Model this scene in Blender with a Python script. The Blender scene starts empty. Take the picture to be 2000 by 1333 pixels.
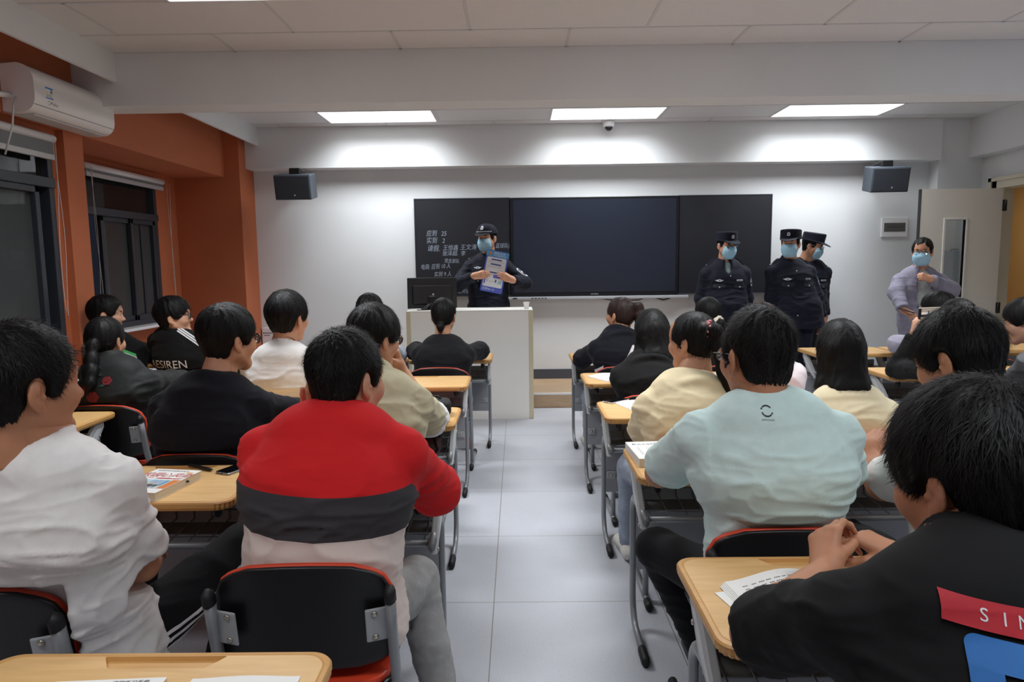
import bpy, bmesh, math, random
import numpy as np
from mathutils import Vector, Matrix
from mathutils.bvhtree import BVHTree

random.seed(11)
rng = np.random.default_rng(5)
SC = bpy.context.scene
COL = SC.collection

# ------------------------------------------------------------------ camera, world, exposure
CAM_H = 1.565
FPX = 1345.0
PITCH, YAW, ROLL = math.radians(6.5), math.radians(0.5), 0.0125
CAM_F = Vector((-math.sin(YAW) * math.cos(PITCH), math.cos(YAW) * math.cos(PITCH), -math.sin(PITCH)))
_r = Vector((math.cos(YAW), math.sin(YAW), 0))
_u = _r.cross(CAM_F)
CAM_R = _r * math.cos(ROLL) - _u * math.sin(ROLL)
CAM_U = _u * math.cos(ROLL) + _r * math.sin(ROLL)
CAM_P = Vector((0, 0, CAM_H))
cam = bpy.data.objects.new('camera', bpy.data.cameras.new('camera'))
COL.objects.link(cam)
cam.data.sensor_width = 36.0
cam.data.lens = FPX / 2000.0 * 36.0
cam.data.clip_start = 0.05
cam.matrix_world = Matrix(((CAM_R.x, CAM_U.x, -CAM_F.x, CAM_P.x), (CAM_R.y, CAM_U.y, -CAM_F.y, CAM_P.y),
                           (CAM_R.z, CAM_U.z, -CAM_F.z, CAM_P.z), (0, 0, 0, 1)))
SC.camera = cam
SC.view_settings.view_transform = 'Standard'
SC.view_settings.look = 'None'
SC.view_settings.exposure = 0.08
SC.view_settings.gamma = 1.0
SC.view_settings.use_curve_mapping = False
SC.cycles.use_denoising = True
SC.cycles.max_bounces = 7
SC.cycles.diffuse_bounces = 5
SC.cycles.caustics_reflective = False
SC.cycles.caustics_refractive = False
SC.cycles.sample_clamp_indirect = 6.0

world = bpy.data.worlds.new('night')
SC.world = world
world.use_nodes = True
world.node_tree.nodes['Background'].inputs[0].default_value = (0.010, 0.012, 0.018, 1)
world.node_tree.nodes['Background'].inputs[1].default_value = 1.0
LAMP_FRONT, LAMP_MID, LAMP_BACK = 27.0, 36.0, 15.0     # watts of each panel
LAMP_SPREAD = math.radians(134)


def at(x, y, Y):
    """A point of the room seen at photo pixel (x, y), at distance Y from the camera along the room."""
    r = CAM_F + CAM_R * ((x - 1000.0) / FPX) - CAM_U * ((y - 666.5) / FPX)
    return CAM_P + r * (Y / r.y)


def atz(x, y, z):
    r = CAM_F + CAM_R * ((x - 1000.0) / FPX) - CAM_U * ((y - 666.5) / FPX)
    return CAM_P + r * ((z - CAM_H) / r.z)


# ------------------------------------------------------------------ materials
MATS = {}


def srgb(c):
    return tuple((v / 12.92 if v <= 0.04045 else ((v + 0.055) / 1.055) ** 2.4) for v in (x / 255.0 for x in c))


def mat(name, rgb, rough=0.6, metal=0.0, spec=0.5, noise=0.0, nscale=20.0, bump=0.0, bscale=60.0, stretch=(1, 1, 1),
        emit=0.0, sheen=0.0, sss=0.0, coat=0.0):
    """Principled material, colour given in sRGB 0-255; noise = colour variation, bump = surface relief."""
    if name in MATS:
        return MATS[name]
    m = bpy.data.materials.new(name)
    m.use_nodes = True
    nt = m.node_tree
    b = nt.nodes['Principled BSDF']
    c = srgb(rgb)
    b.inputs['Base Color'].default_value = (*c, 1)
    b.inputs['Roughness'].default_value = rough
    b.inputs['Metallic'].default_value = metal
    b.inputs['Specular IOR Level'].default_value = spec
    if sheen:
        b.inputs['Sheen Weight'].default_value = sheen
    if coat:
        b.inputs['Coat Weight'].default_value = coat
    if sss:
        b.inputs['Subsurface Weight'].default_value = sss
        b.inputs['Subsurface Radius'].default_value = (0.012, 0.005, 0.003)
        b.inputs['Subsurface Scale'].default_value = 1.0
    if emit:
        b.inputs['Emission Color'].default_value = (*c, 1)
        b.inputs['Emission Strength'].default_value = emit
    if noise or bump:
        tc = nt.nodes.new('ShaderNodeTexCoord')
        mp = nt.nodes.new('ShaderNodeMapping')
        mp.inputs['Scale'].default_value = stretch
        nt.links.new(tc.outputs['Object'], mp.inputs[0])
    if noise:
        n = nt.nodes.new('ShaderNodeTexNoise')
        n.inputs['Scale'].default_value = nscale
        n.inputs['Detail'].default_value = 4
        nt.links.new(mp.outputs[0], n.inputs['Vector'])
        r = nt.nodes.new('ShaderNodeValToRGB')
        r.color_ramp.elements[0].position = 0.3
        r.color_ramp.elements[1].position = 0.7
        r.color_ramp.elements[0].color = (*[max(0, v * (1 - noise)) for v in c], 1)
        r.color_ramp.elements[1].color = (*[min(1, v * (1 + noise)) for v in c], 1)
        nt.links.new(n.outputs['Fac'], r.inputs[0])
        nt.links.new(r.outputs[0], b.inputs['Base Color'])
    if bump:
        n2 = nt.nodes.new('ShaderNodeTexNoise')
        n2.inputs['Scale'].default_value = bscale
        n2.inputs['Detail'].default_value = 5
        nt.links.new(mp.outputs[0], n2.inputs['Vector'])
        bp = nt.nodes.new('ShaderNodeBump')
        bp.inputs['Strength'].default_value = bump
        bp.inputs['Distance'].default_value = 0.01
        nt.links.new(n2.outputs['Fac'], bp.inputs['Height'])
        nt.links.new(bp.outputs[0], b.inputs['Normal'])
    MATS[name] = m
    return m


M_WALL = mat('white_paint', (226, 229, 231), 0.7, noise=0.012, nscale=3, bump=0.03, bscale=180)
M_ORANGE = mat('orange_paint', (190, 108, 70), 0.75, noise=0.03, nscale=4, bump=0.03, bscale=160)
M_TBAR = mat('ceiling_bar', (205, 205, 207), 0.5)
M_DARKFRAME = mat('dark_window_frame', (52, 57, 66), 0.45, noise=0.04)
M_BLACK = mat('black_plastic', (16, 16, 18), 0.45)
M_SHELL = mat('chair_shell_black', (13, 13, 16), 0.42, bump=0.05, bscale=300)
M_CHAIRRED = mat('chair_orange_red', (205, 62, 32), 0.5, noise=0.03, bump=0.04, bscale=250)
M_STEEL = mat('grey_steel_tube', (140, 143, 146), 0.38, metal=0.25, noise=0.03, nscale=12)
M_PLATE = mat('light_grey_plate', (168, 171, 174), 0.45, noise=0.03)
M_PANEL = mat('grey_sheet_panel', (150, 153, 158), 0.5, noise=0.02)
M_WIRE = mat('rack_wire', (120, 122, 124), 0.4, metal=0.5)
M_BOLT = mat('bolt_steel', (190, 185, 170), 0.25, metal=0.9)
M_RUBBER = mat('black_rubber', (14, 15, 18), 0.6)
M_WHITEPL = mat('white_plastic', (236, 236, 238), 0.35)
M_PAPER = mat('white_paper', (232, 232, 228), 0.7, noise=0.01)
M_PAPEREDGE = mat('paper_edge', (214, 206, 184), 0.8, noise=0.05, nscale=200)
M_CREAM = mat('cream_laminate', (232, 230, 224), 0.45, noise=0.012, nscale=6)
M_TRIMBEIGE = mat('beige_edge_trim', (200, 190, 160), 0.5, noise=0.03)
M_INK = mat('dark_print', (55, 55, 60), 0.7)
M_BOARD = mat('blackboard', (36, 37, 43), 0.55, noise=0.06, nscale=5, spec=0.3)
M_SCREEN = mat('screen_glass', (38, 43, 56), 0.22, spec=0.5)
M_BEZEL = mat('screen_bezel', (18, 19, 24), 0.35)
M_CHALK = mat('chalk', (150, 160, 175), 0.9)
M_DOOR = mat('door_cream', (230, 226, 214), 0.5, noise=0.012, nscale=5)
M_BASE = mat('baseboard_grey', (74, 77, 88), 0.5)
M_SPEAKER = mat('speaker_grey', (62, 69, 78), 0.6, bump=0.15, bscale=900)


def wood_mat(name, c1, c2, scale, stretch):
    m = bpy.data.materials.new(name)
    m.use_nodes = True
    nt = m.node_tree
    b = nt.nodes['Principled BSDF']
    tc = nt.nodes.new('ShaderNodeTexCoord')
    mp = nt.nodes.new('ShaderNodeMapping')
    mp.inputs['Scale'].default_value = stretch
    nt.links.new(tc.outputs['Object'], mp.inputs[0])
    n = nt.nodes.new('ShaderNodeTexNoise')
    n.inputs['Scale'].default_value = scale
    n.inputs['Detail'].default_value = 6
    n.inputs['Distortion'].default_value = 0.6
    nt.links.new(mp.outputs[0], n.inputs['Vector'])
    r = nt.nodes.new('ShaderNodeValToRGB')
    r.color_ramp.elements[0].position = 0.32
    r.color_ramp.elements[1].position = 0.68
    r.color_ramp.elements[0].color = (*srgb(c1), 1)
    r.color_ramp.elements[1].color = (*srgb(c2), 1)
    nt.links.new(n.outputs['Fac'], r.inputs[0])
    nt.links.new(r.outputs[0], b.inputs['Base Color'])
    b.inputs['Roughness'].default_value = 0.42
    MATS[name] = m
    return m


M_TOP = wood_mat('beech_desktop', (208, 165, 106), (222, 181, 122), 5, (1.0, 9, 9))
M_TOPEDGE = wood_mat('beech_edge_moulding', (196, 148, 86), (206, 158, 96), 5, (2, 6, 6))
M_PLATFORM = wood_mat('platform_wood', (168, 140, 110), (190, 162, 130), 4, (1, 8, 8))


def tile_mat(name, base, size, origin, line, lw, rough, speck):
    """Square floor tiles: grid lines from the position in the room, plus fine specks and worn patches."""
    m = bpy.data.materials.new(name)
    m.use_nodes = True
    nt = m.node_tree
    N = nt.nodes.new
    b = nt.nodes['Principled BSDF']
    tc = N('ShaderNodeTexCoord')
    sp = N('ShaderNodeSeparateXYZ')
    nt.links.new(tc.outputs['Object'], sp.inputs[0])
    fac = None
    for k in (0, 1):
        a = N('ShaderNodeMath'); a.operation = 'SUBTRACT'; a.inputs[1].default_value = origin[k]
        nt.links.new(sp.outputs[k], a.inputs[0])
        d = N('ShaderNodeMath'); d.operation = 'DIVIDE'; d.inputs[1].default_value = size[k]
        nt.links.new(a.outputs[0], d.inputs[0])
        f = N('ShaderNodeMath'); f.operation = 'PINGPONG'; f.inputs[1].default_value = 0.5
        nt.links.new(d.outputs[0], f.inputs[0])
        l = N('ShaderNodeMath'); l.operation = 'LESS_THAN'; l.inputs[1].default_value = lw / size[k]
        nt.links.new(f.outputs[0], l.inputs[0])
        if fac is None:
            fac = l
        else:
            mx = N('ShaderNodeMath'); mx.operation = 'MAXIMUM'
            nt.links.new(fac.outputs[0], mx.inputs[0]); nt.links.new(l.outputs[0], mx.inputs[1])
            fac = mx
    c = srgb(base)
    n = N('ShaderNodeTexNoise'); n.inputs['Scale'].default_value = 1.6; n.inputs['Detail'].default_value = 5
    nt.links.new(tc.outputs['Object'], n.inputs['Vector'])
    r = N('ShaderNodeValToRGB')
    r.color_ramp.elements[0].position = 0.35; r.color_ramp.elements[1].position = 0.65
    r.color_ramp.elements[0].color = (*[v * 0.93 for v in c], 1)
    r.color_ramp.elements[1].color = (*[v * 1.04 for v in c], 1)
    nt.links.new(n.outputs['Fac'], r.inputs[0])
    v = N('ShaderNodeTexNoise'); v.inputs['Scale'].default_value = 150; v.inputs['Detail'].default_value = 2
    nt.links.new(tc.outputs['Object'], v.inputs['Vector'])
    sr = N('ShaderNodeValToRGB')
    sr.color_ramp.elements[0].position = 0.28; sr.color_ramp.elements[1].position = 0.42
    sr.color_ramp.elements[0].color = (1 - speck, 1 - speck, 1 - speck, 1)
    sr.color_ramp.elements[1].color = (1, 1, 1, 1)
    nt.links.new(v.outputs['Fac'], sr.inputs[0])
    mm = N('ShaderNodeMix'); mm.data_type = 'RGBA'; mm.blend_type = 'MULTIPLY'; mm.inputs[0].default_value = 1
    nt.links.new(r.outputs[0], mm.inputs[6]); nt.links.new(sr.outputs[0], mm.inputs[7])
    ml = N('ShaderNodeMix'); ml.data_type = 'RGBA'
    nt.links.new(fac.outputs[0], ml.inputs[0]); nt.links.new(mm.outputs[2], ml.inputs[6])
    ml.inputs[7].default_value = (*srgb(line), 1)
    nt.links.new(ml.outputs[2], b.inputs['Base Color'])
    b.inputs['Roughness'].default_value = rough
    MATS[name] = m
    return m


M_FLOOR = tile_mat('grey_floor_tiles', (190, 193, 201), (0.77, 0.775), (-0.125, 3.81), (135, 132, 126), 0.0022, 0.36, 0.22)
M_CEIL = mat('mineral_ceiling_tile', (222, 221, 222), 0.85, noise=0.03, nscale=160, bump=0.25, bscale=150)
M_LAMP = mat('lamp_diffuser', (255, 255, 255), 0.4, emit=1.6)


def glass_mat(name, tint, opacity):
    """Thin window glass: see-through with mirror reflections that grow towards grazing view."""
    m = bpy.data.materials.new(name)
    m.use_nodes = True
    nt = m.node_tree
    nt.nodes.clear()
    N = nt.nodes.new
    out = N('ShaderNodeOutputMaterial')
    tr = N('ShaderNodeBsdfTransparent'); tr.inputs[0].default_value = (*tint, 1)
    df = N('ShaderNodeBsdfDiffuse'); df.inputs[0].default_value = (*tint, 1)
    gl = N('ShaderNodeBsdfGlossy'); gl.inputs['Roughness'].default_value = 0.02
    fr = N('ShaderNodeFresnel'); fr.inputs[0].default_value = 1.5
    m0 = N('ShaderNodeMixShader'); m0.inputs[0].default_value = opacity
    nt.links.new(tr.outputs[0], m0.inputs[1]); nt.links.new(df.outputs[0], m0.inputs[2])
    mx = N('ShaderNodeMixShader')
    nt.links.new(fr.outputs[0], mx.inputs[0])
    nt.links.new(m0.outputs[0], mx.inputs[1]); nt.links.new(gl.outputs[0], mx.inputs[2])
    nt.links.new(mx.outputs[0], out.inputs[0])
    MATS[name] = m
    return m


M_GLASS = glass_mat('window_glass', (0.75, 0.78, 0.8), 0.03)
M_SCREENGLASS = glass_mat('screened_window_glass', (0.13, 0.145, 0.15), 0.5)
M_LENS = glass_mat('spectacle_lens', (0.93, 0.94, 0.95), 0.0)


# ------------------------------------------------------------------ objects
def tag(o, label=None, cat=None, group=None, kind=None):
    if label: o['label'] = label
    if cat: o['category'] = cat
    if group: o['group'] = group
    if kind: o['kind'] = kind
    return o


def thing(name, label, cat, loc=(0, 0, 0), rz=0.0, group=None):
    o = bpy.data.objects.new(name, None)
    o.empty_display_size = 0.1
    COL.objects.link(o)
    o.location = loc
    o.rotation_euler = (0, 0, rz)
    return tag(o, label, cat, group)


def mesh_obj(name, V, F, m, parent=None, smooth=False, mats=None, fmat=None):
    me = bpy.data.meshes.new(name)
    me.from_pydata([tuple(v) for v in V], [], [tuple(f) for f in F])
    for mm in (mats or [m]):
        me.materials.append(mm)
    if fmat is not None:
        me.polygons.foreach_set('material_index', fmat)
    if smooth:
        me.polygons.foreach_set('use_smooth', [True] * len(me.polygons))
    me.update()
    o = bpy.data.objects.new(name, me)
    COL.objects.link(o)
    if parent: o.parent = parent
    return o


class MB:
    """Collects shapes into one bmesh; build() links it as one mesh object."""

    def __init__(s):
        s.bm = bmesh.new()
        s.mi = 0
        s.M = Matrix.Identity(4)

    def _fin(s, verts, faces):
        for f in faces: f.material_index = s.mi
        for v in verts: v.co = s.M @ v.co

    def box(s, lo, hi, bevel=0.0, seg=2, M=None):
        lo, hi = Vector(lo), Vector(hi)
        r = bmesh.ops.create_cube(s.bm, size=1.0)
        vs = r['verts']
        for v in vs:
            v.co = Vector([(lo[k] + hi[k]) / 2 + v.co[k] * (hi[k] - lo[k]) for k in range(3)])
        if bevel > 0:
            es = list({e for v in vs for e in v.link_edges})
            rb = bmesh.ops.bevel(s.bm, geom=es, offset=bevel, segments=seg, affect='EDGES', profile=0.5)
            vs = list({v for f in rb['faces'] for v in f.verts} | {v for v in vs if v.is_valid})
        fs = list({f for v in vs for f in v.link_faces})
        if M is not None:
            for v in vs: v.co = M @ v.co
        s._fin(vs, fs)
        return s

    def prism(s, pts, axis, a, b, bevel=0.0):
        """Polygon pts (2D) extruded along axis 'x','y','z' from a to b."""
        def mk(p, t):
            return {'x': (t, p[0], p[1]), 'y': (p[0], t, p[1]), 'z': (p[0], p[1], t)}[axis]
        va = [s.bm.verts.new(mk(p, a)) for p in pts]
        vb = [s.bm.verts.new(mk(p, b)) for p in pts]
        n = len(pts)
        fs = [s.bm.faces.new(va), s.bm.faces.new(vb[::-1])]
        for i in range(n):
            fs.append(s.bm.faces.new((va[i], vb[i], vb[(i + 1) % n], va[(i + 1) % n])))
        vs = va + vb
        if bevel > 0:
            es = list(set(fs[0].edges) | set(fs[1].edges))
            rb = bmesh.ops.bevel(s.bm, geom=es, offset=bevel, segments=2, affect='EDGES', profile=0.5)
            vs = list({v for f in rb['faces'] for v in f.verts} | {v for v in vs if v.is_valid})
            fs = list({f for v in vs for f in v.link_faces})
        bmesh.ops.recalc_face_normals(s.bm, faces=[f for f in fs if f.is_valid])
        s._fin(vs, [f for f in fs if f.is_valid])
        return s

    def tube(s, path, r, seg=10, flat=1.0, side=None, caps=True):
        """Round (or oval: flat < 1 across `side`) tube along a list of points; r may be a list."""
        P = [Vector(p) for p in path]
        n = len(P)
        rs = r if isinstance(r, (list, tuple)) else [r] * n
        rings = []
        prev = None
        for i in range(n):
            t = (P[min(i + 1, n - 1)] - P[max(i - 1, 0)]).normalized()
            if side is not None:
                a = Vector(side)
                a = (a - t * a.dot(t)).normalized()
            elif prev is None:
                a = t.orthogonal().normalized()
            else:
                a = (prev - t * prev.dot(t)).normalized()
            prev = a
            b = t.cross(a)
            ring = []
            for k in range(seg):
                an = 2 * math.pi * k / seg
                ring.append(s.bm.verts.new(P[i] + a * (math.cos(an) * rs[i] * flat) + b * (math.sin(an) * rs[i])))
            rings.append(ring)
        fs = []
        for i in range(n - 1):
            for k in range(seg):
                fs.append(s.bm.faces.new((rings[i][k], rings[i][(k + 1) % seg], rings[i + 1][(k + 1) % seg], rings[i + 1][k])))
        if caps:
            fs.append(s.bm.faces.new(rings[0][::-1]))
            fs.append(s.bm.faces.new(rings[-1]))
        for f in fs: f.smooth = True
        s._fin([v for ring in rings for v in ring], fs)
        return s

    def lathe(s, prof, c=(0, 0, 0), seg=24, M=None):
        """Revolve (r, z) profile about z at c."""
        rings = []
        for (r, z) in prof:
            rings.append([s.bm.verts.new((c[0] + r * math.cos(2 * math.pi * k / seg), c[1] + r * math.sin(2 * math.pi * k / seg), c[2] + z)) for k in range(seg)])
        fs = []
        for i in range(len(prof) - 1):
            for k in range(seg):
                fs.append(s.bm.faces.new((rings[i][k], rings[i][(k + 1) % seg], rings[i + 1][(k + 1) % seg], rings[i + 1][k])))
        fs.append(s.bm.faces.new(rings[0][::-1]))
        fs.append(s.bm.faces.new(rings[-1]))
        for f in fs: f.smooth = True
        vs = [v for ring in rings for v in ring]
        if M is not None:
            for v in vs: v.co = M @ v.co
        s._fin(vs, fs)
        return s

    def quad(s, a, b, c, d):
        vs = [s.bm.verts.new(p) for p in (a, b, c, d)]
        f = s.bm.faces.new(vs)
        s._fin(vs, [f])
        return s

    def build(s, name, m, parent=None, mats=None, smooth_angle=None):
        me = bpy.data.meshes.new(name)
        s.bm.normal_update()
        s.bm.to_mesh(me)
        s.bm.free()
        for mm in (mats or [m]): me.materials.append(mm)
        o = bpy.data.objects.new(name, me)
        COL.objects.link(o)
        if parent: o.parent = parent
        return o


def arc(c, r, a0, a1, n, plane='yz', x=0.0):
    out = []
    for i in range(n + 1):
        a = math.radians(a0 + (a1 - a0) * i / n)
        out.append((x, c[0] + r * math.cos(a), c[1] + r * math.sin(a)))
    return out


def rrect(w, h, r, n=5, cx=0.0, cy=0.0):
    pts = []
    for (sx, sy, a0) in ((1, 1, 0), (-1, 1, 90), (-1, -1, 180), (1, -1, 270)):
        for i in range(n + 1):
            a = math.radians(a0 + 90.0 * i / n)
            pts.append((cx + sx * (w / 2 - r) + r * math.cos(a), cy + sy * (h / 2 - r) + r * math.sin(a)))
    return pts


def copy_thing(root, loc, rz, label, group=None):
    r = root.copy()
    COL.objects.link(r)
    r.location = loc
    r.rotation_euler = (0, 0, rz)
    r['label'] = label
    if group: r['group'] = group
    for ch in list(root.children):
        c = ch.copy()
        COL.objects.link(c)
        c.parent = r
        for g in list(ch.children):
            d = g.copy()
            COL.objects.link(d)
            d.parent = c
    return r


def text_geo(txt, size, align='CENTER'):
    """Flat lettering as (vertices 2D, faces)."""
    cu = bpy.data.curves.new('lettering', 'FONT')
    cu.body = txt
    cu.size = size
    cu.align_x = align
    cu.align_y = 'CENTER'
    cu.resolution_u = 3
    ob = bpy.data.objects.new('lettering', cu)
    COL.objects.link(ob)
    dg = bpy.context.evaluated_depsgraph_get()
    me = bpy.data.meshes.new_from_object(ob.evaluated_get(dg))
    V = [(v.co.x, v.co.y) for v in me.vertices]
    F = [tuple(p.vertices) for p in me.polygons]
    bpy.data.objects.remove(ob)
    bpy.data.curves.remove(cu)
    bpy.data.meshes.remove(me)
    return V, F


class Print2D:
    """Flat printed shapes in (u, v) collected by material, then laid on a plane."""

    def __init__(s):
        s.V, s.F, s.mi, s.mats = [], [], [], []

    def _m(s, m):
        if m not in s.mats: s.mats.append(m)
        return s.mats.index(m)

    def poly(s, pts, m, lift=0):
        b = len(s.V)
        s.V += [(p[0], p[1], lift) for p in pts]
        s.F.append(tuple(range(b, b + len(pts))))
        s.mi.append(s._m(m))

    def rect(s, u0, v0, u1, v1, m, lift=0):
        s.poly([(u0, v0), (u1, v0), (u1, v1), (u0, v1)], m, lift)

    def disc(s, u, v, r, m, lift=0, n=20, ry=None):
        s.poly([(u + r * math.cos(2 * math.pi * k / n), v + (ry or r) * math.sin(2 * math.pi * k / n)) for k in range(n)], m, lift)

    def ring(s, u, v, r0, r1, m, lift=0, a0=0, a1=360, n=24):
        for k in range(n):
            a, b = math.radians(a0 + (a1 - a0) * k / n), math.radians(a0 + (a1 - a0) * (k + 1) / n)
            s.poly([(u + r0 * math.cos(a), v + r0 * math.sin(a)), (u + r1 * math.cos(a), v + r1 * math.sin(a)),
                    (u + r1 * math.cos(b), v + r1 * math.sin(b)), (u + r0 * math.cos(b), v + r0 * math.sin(b))], m, lift)

    def text(s, txt, u, v, size, m, lift=0, rot=0.0, align='CENTER', sx=1.0, shear=0.0):
        V, F = text_geo(txt, size, align)
        b = len(s.V)
        c, n = math.cos(rot), math.sin(rot)
        for (x, y) in V:
            x = x * sx + y * shear
            s.V.append((u + x * c - y * n, v + x * n + y * c, lift))
        for f in F:
            s.F.append(tuple(i + b for i in f))
            s.mi.append(s._m(m))

    def build(s, name, O, U, W, parent=None, step=0.0004, base=0.0006):
        O, U, W = Vector(O), Vector(U).normalized(), Vector(W).normalized()
        N = U.cross(W)
        V = [O + U * u + W * v + N * (base + step * l) for (u, v, l) in s.V]
        return mesh_obj(name, V, s.F, None, parent, mats=s.mats, fmat=s.mi)

# ------------------------------------------------------------------ the room
def struct(o):
    o['kind'] = 'structure'
    return o


CZ = 3.128
struct(MB().box((-4.1, -2.7, -0.1), (5.5, 8.45, 0.0)).build('floor', M_FLOOR))
struct(MB().box((-4.1, 8.28, 0), (5.5, 8.45, 3.5)).build('wall_front', M_WALL))
struct(MB().box((-4.1, -2.8, 0), (5.5, -2.7, 3.5)).build('wall_back', M_WALL))
# right wall with the door opening
w = MB()
w.box((5.34, -2.7, 0), (5.5, 6.55, 3.5))
w.box((5.34, 7.86, 0), (5.5, 8.28, 3.5))
w.box((5.34, 6.55, 2.36), (5.5, 7.86, 3.5))
struct(w.build('wall_right', M_WALL))
# left wall: near bay almost flush, far bay recessed behind beam and pillar
w = MB()
w.box((-4.0, -2.7, 0), (-3.33, 2.3, 2.556))
w.box((-4.0, 2.3, 0), (-3.33, 5.09, 0.93))
w.box((-4.0, 2.3, 2.5), (-3.33, 5.09, 2.556))
w.box((-4.0, 5.02, 0.93), (-3.33, 5.09, 2.5))
w.box((-4.0, 5.31, 0), (-3.84, 7.86, 0.93))
w.box((-4.0, 5.31, 2.50), (-3.84, 7.86, 2.556))
w.box((-4.0, 5.31, 0.93), (-3.84, 5.5, 2.50))
w.box((-4.0, 7.42, 0.93), (-3.84, 7.86, 2.50))
struct(w.build('wall_left', M_ORANGE))
struct(MB().box((-4.0, 5.09, 0), (-3.27, 5.31, 2.556)).build('trim_1', M_ORANGE))           # pillar between the windows
struct(MB().box((-4.0, -2.7, 2.556), (-3.27, 7.86, 3.5)).build('trim_2', M_ORANGE))          # lintel beam over the windows
struct(MB().box((-4.0, 7.86, 0), (-3.10, 8.28, 3.5)).build('trim_3', M_ORANGE))              # corner column
struct(MB().box((-3.27, 5.24, 2.752), (5.34, 5.50, 3.5)).build('trim_4', M_WALL))            # cross beam
struct(MB().box((-3.10, 8.05, 2.672), (4.84, 8.28, 3.5)).build('trim_5', M_WALL))            # beam over the board
struct(MB().box((4.84, 8.10, 0), (5.34, 8.28, 3.5)).build('trim_6', M_WALL))                 # corner pillar
struct(MB().box((5.17, -2.7, 2.69), (5.34, 8.10, 3.5)).build('trim_7', M_WALL))              # beam along the right wall
w = MB()
w.box((-2.965, -2.7, 2.925), (-2.94, 5.24, 3.2))
w.box((-2.965, 5.50, 2.925), (-2.94, 8.05, 3.2))
struct(w.build('trim_8', M_WALL))                                                             # white fascia of the lowered ceiling
c = MB()
c.box((-4.0, -2.7, 3.5), (5.5, 8.4, 3.6))
struct(c.build('ceiling_slab', M_WALL))

# lay-in ceiling: tiles with bars, holes where the lamps sit
LAMPS = []
for x0 in (-2.045, 0.375, 2.795):
    LAMPS.append((x0, 7.26, LAMP_FRONT))
for x0 in (-2.045, 0.375, 2.795):
    LAMPS.append((x0, 3.69, LAMP_MID))
for x0 in (-2.045, 0.375, 2.795):
    LAMPS.append((x0, 0.193, LAMP_BACK))
LW, LD = 1.185, 0.575
c = MB()
for (ya, yb) in ((-2.7, 5.24), (5.50, 8.05)):
    rows = []
    y = yb
    ls = [(l[0], l[1]) for l in LAMPS if ya < l[1] < yb]
    ys = sorted({ya, yb} | {l[1] for l in ls} | {l[1] + LD for l in ls})
    for i in range(len(ys) - 1):
        a, b = ys[i], ys[i + 1]
        hole = sorted(l[0] for l in ls if abs(l[1] - a) < 1e-6)
        xs = [-2.94]
        for hx in hole: xs += [hx, hx + LW]
        xs.append(5.17)
        for k in range(0, len(xs), 2):
            c.box((xs[k], a, CZ), (xs[k + 1], b, CZ + 0.03))
c.mi = 1
bw = 0.011


def bar(x0, y0, x1, y1):
    c.box((x0, y0, CZ - 0.0025), (x1, y1, CZ + 0.001))


y_rows_near = [4.845 - 0.5815 * k for k in range(12)]
for k, y in enumerate(y_rows_near):
    bar(-2.94, y - bw, 5.17, y + bw)
for k in range(-1, 12):
    ya = y_rows_near[k] if k >= 0 else 5.24
    yb = y_rows_near[k + 1] if k + 1 < 12 else -2.7
    off = -2.045 if (k % 2 != 0) else -2.66
    x = off - 1.21
    while x < 5.17:
        inside = any(l[0] + 0.02 < x < l[0] + LW - 0.02 and yb < l[1] + LD / 2 < ya for l in LAMPS)
        if x > -2.92 and not inside: bar(x - bw, yb, x + bw, ya)
        x += 1.19 if off < -2.5 else 1.21
for y in (7.26 + LD, 7.26, 7.26 - 0.585, 7.26 - 1.17, 8.05 - 0.008, 5.50 + 0.008, 5.24 - 0.008):
    bar(-2.94, y - 0.008, 5.17, y + 0.008)
for (ya, yb, off) in ((7.26 + LD, 8.05, -2.66), (7.26, 7.26 + LD, -2.045), (7.26 - 0.585, 7.26, -2.66), (7.26 - 1.17, 7.26 - 0.585, -2.045), (5.50, 7.26 - 1.17, -2.66)):
    x = off
    while x < 5.17:
        bar(x - bw, ya, x + bw, yb)
        x += 1.21
struct(c.build('ceiling', None, mats=[M_CEIL, M_TBAR]))

lampnames = ['square-edged ceiling light panel nearest the window, above the blackboard', 'ceiling light panel above the board next to the dome camera',
             'ceiling light panel above the board nearest the door', 'ceiling light panel on the near side of the cross beam, window side',
             'ceiling light panel on the near side of the cross beam, over the aisle', 'ceiling light panel on the near side of the cross beam, door side',
             'ceiling light panel above the camera, window side', 'ceiling light panel right above the camera', 'ceiling light panel above the camera, door side']
for i, (x0, y0, lm) in enumerate(LAMPS):
    t = thing('ceiling_light', lampnames[i], 'light', (x0 + LW / 2, y0 + LD / 2, CZ), group='ceiling light panels')
    MB().box((-LW / 2 + 0.012, -LD / 2 + 0.012, -0.004), (LW / 2 - 0.012, LD / 2 - 0.012, 0.02)).build('diffuser', M_LAMP, t)
    la = bpy.data.lights.new('panel_light', 'AREA')
    la.shape = 'RECTANGLE'; la.size = LW - 0.03; la.size_y = LD - 0.03; la.energy = lm; la.spread = LAMP_SPREAD; la.color = (0.93, 0.97, 1.0)
    lo = bpy.data.objects.new('panel_light', la); COL.objects.link(lo); lo.parent = t; lo.location = (0, 0, -0.012)
    f = MB()
    for s in (-1, 1):
        f.box((s * (LW / 2 - 0.006) - 0.006, -LD / 2, -0.006), (s * (LW / 2 - 0.006) + 0.006, LD / 2, 0.025))
        f.box((-LW / 2, s * (LD / 2 - 0.006) - 0.006, -0.006), (LW / 2, s * (LD / 2 - 0.006) + 0.006, 0.025))
    f.build('frame', M_WHITEPL, t)

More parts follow.
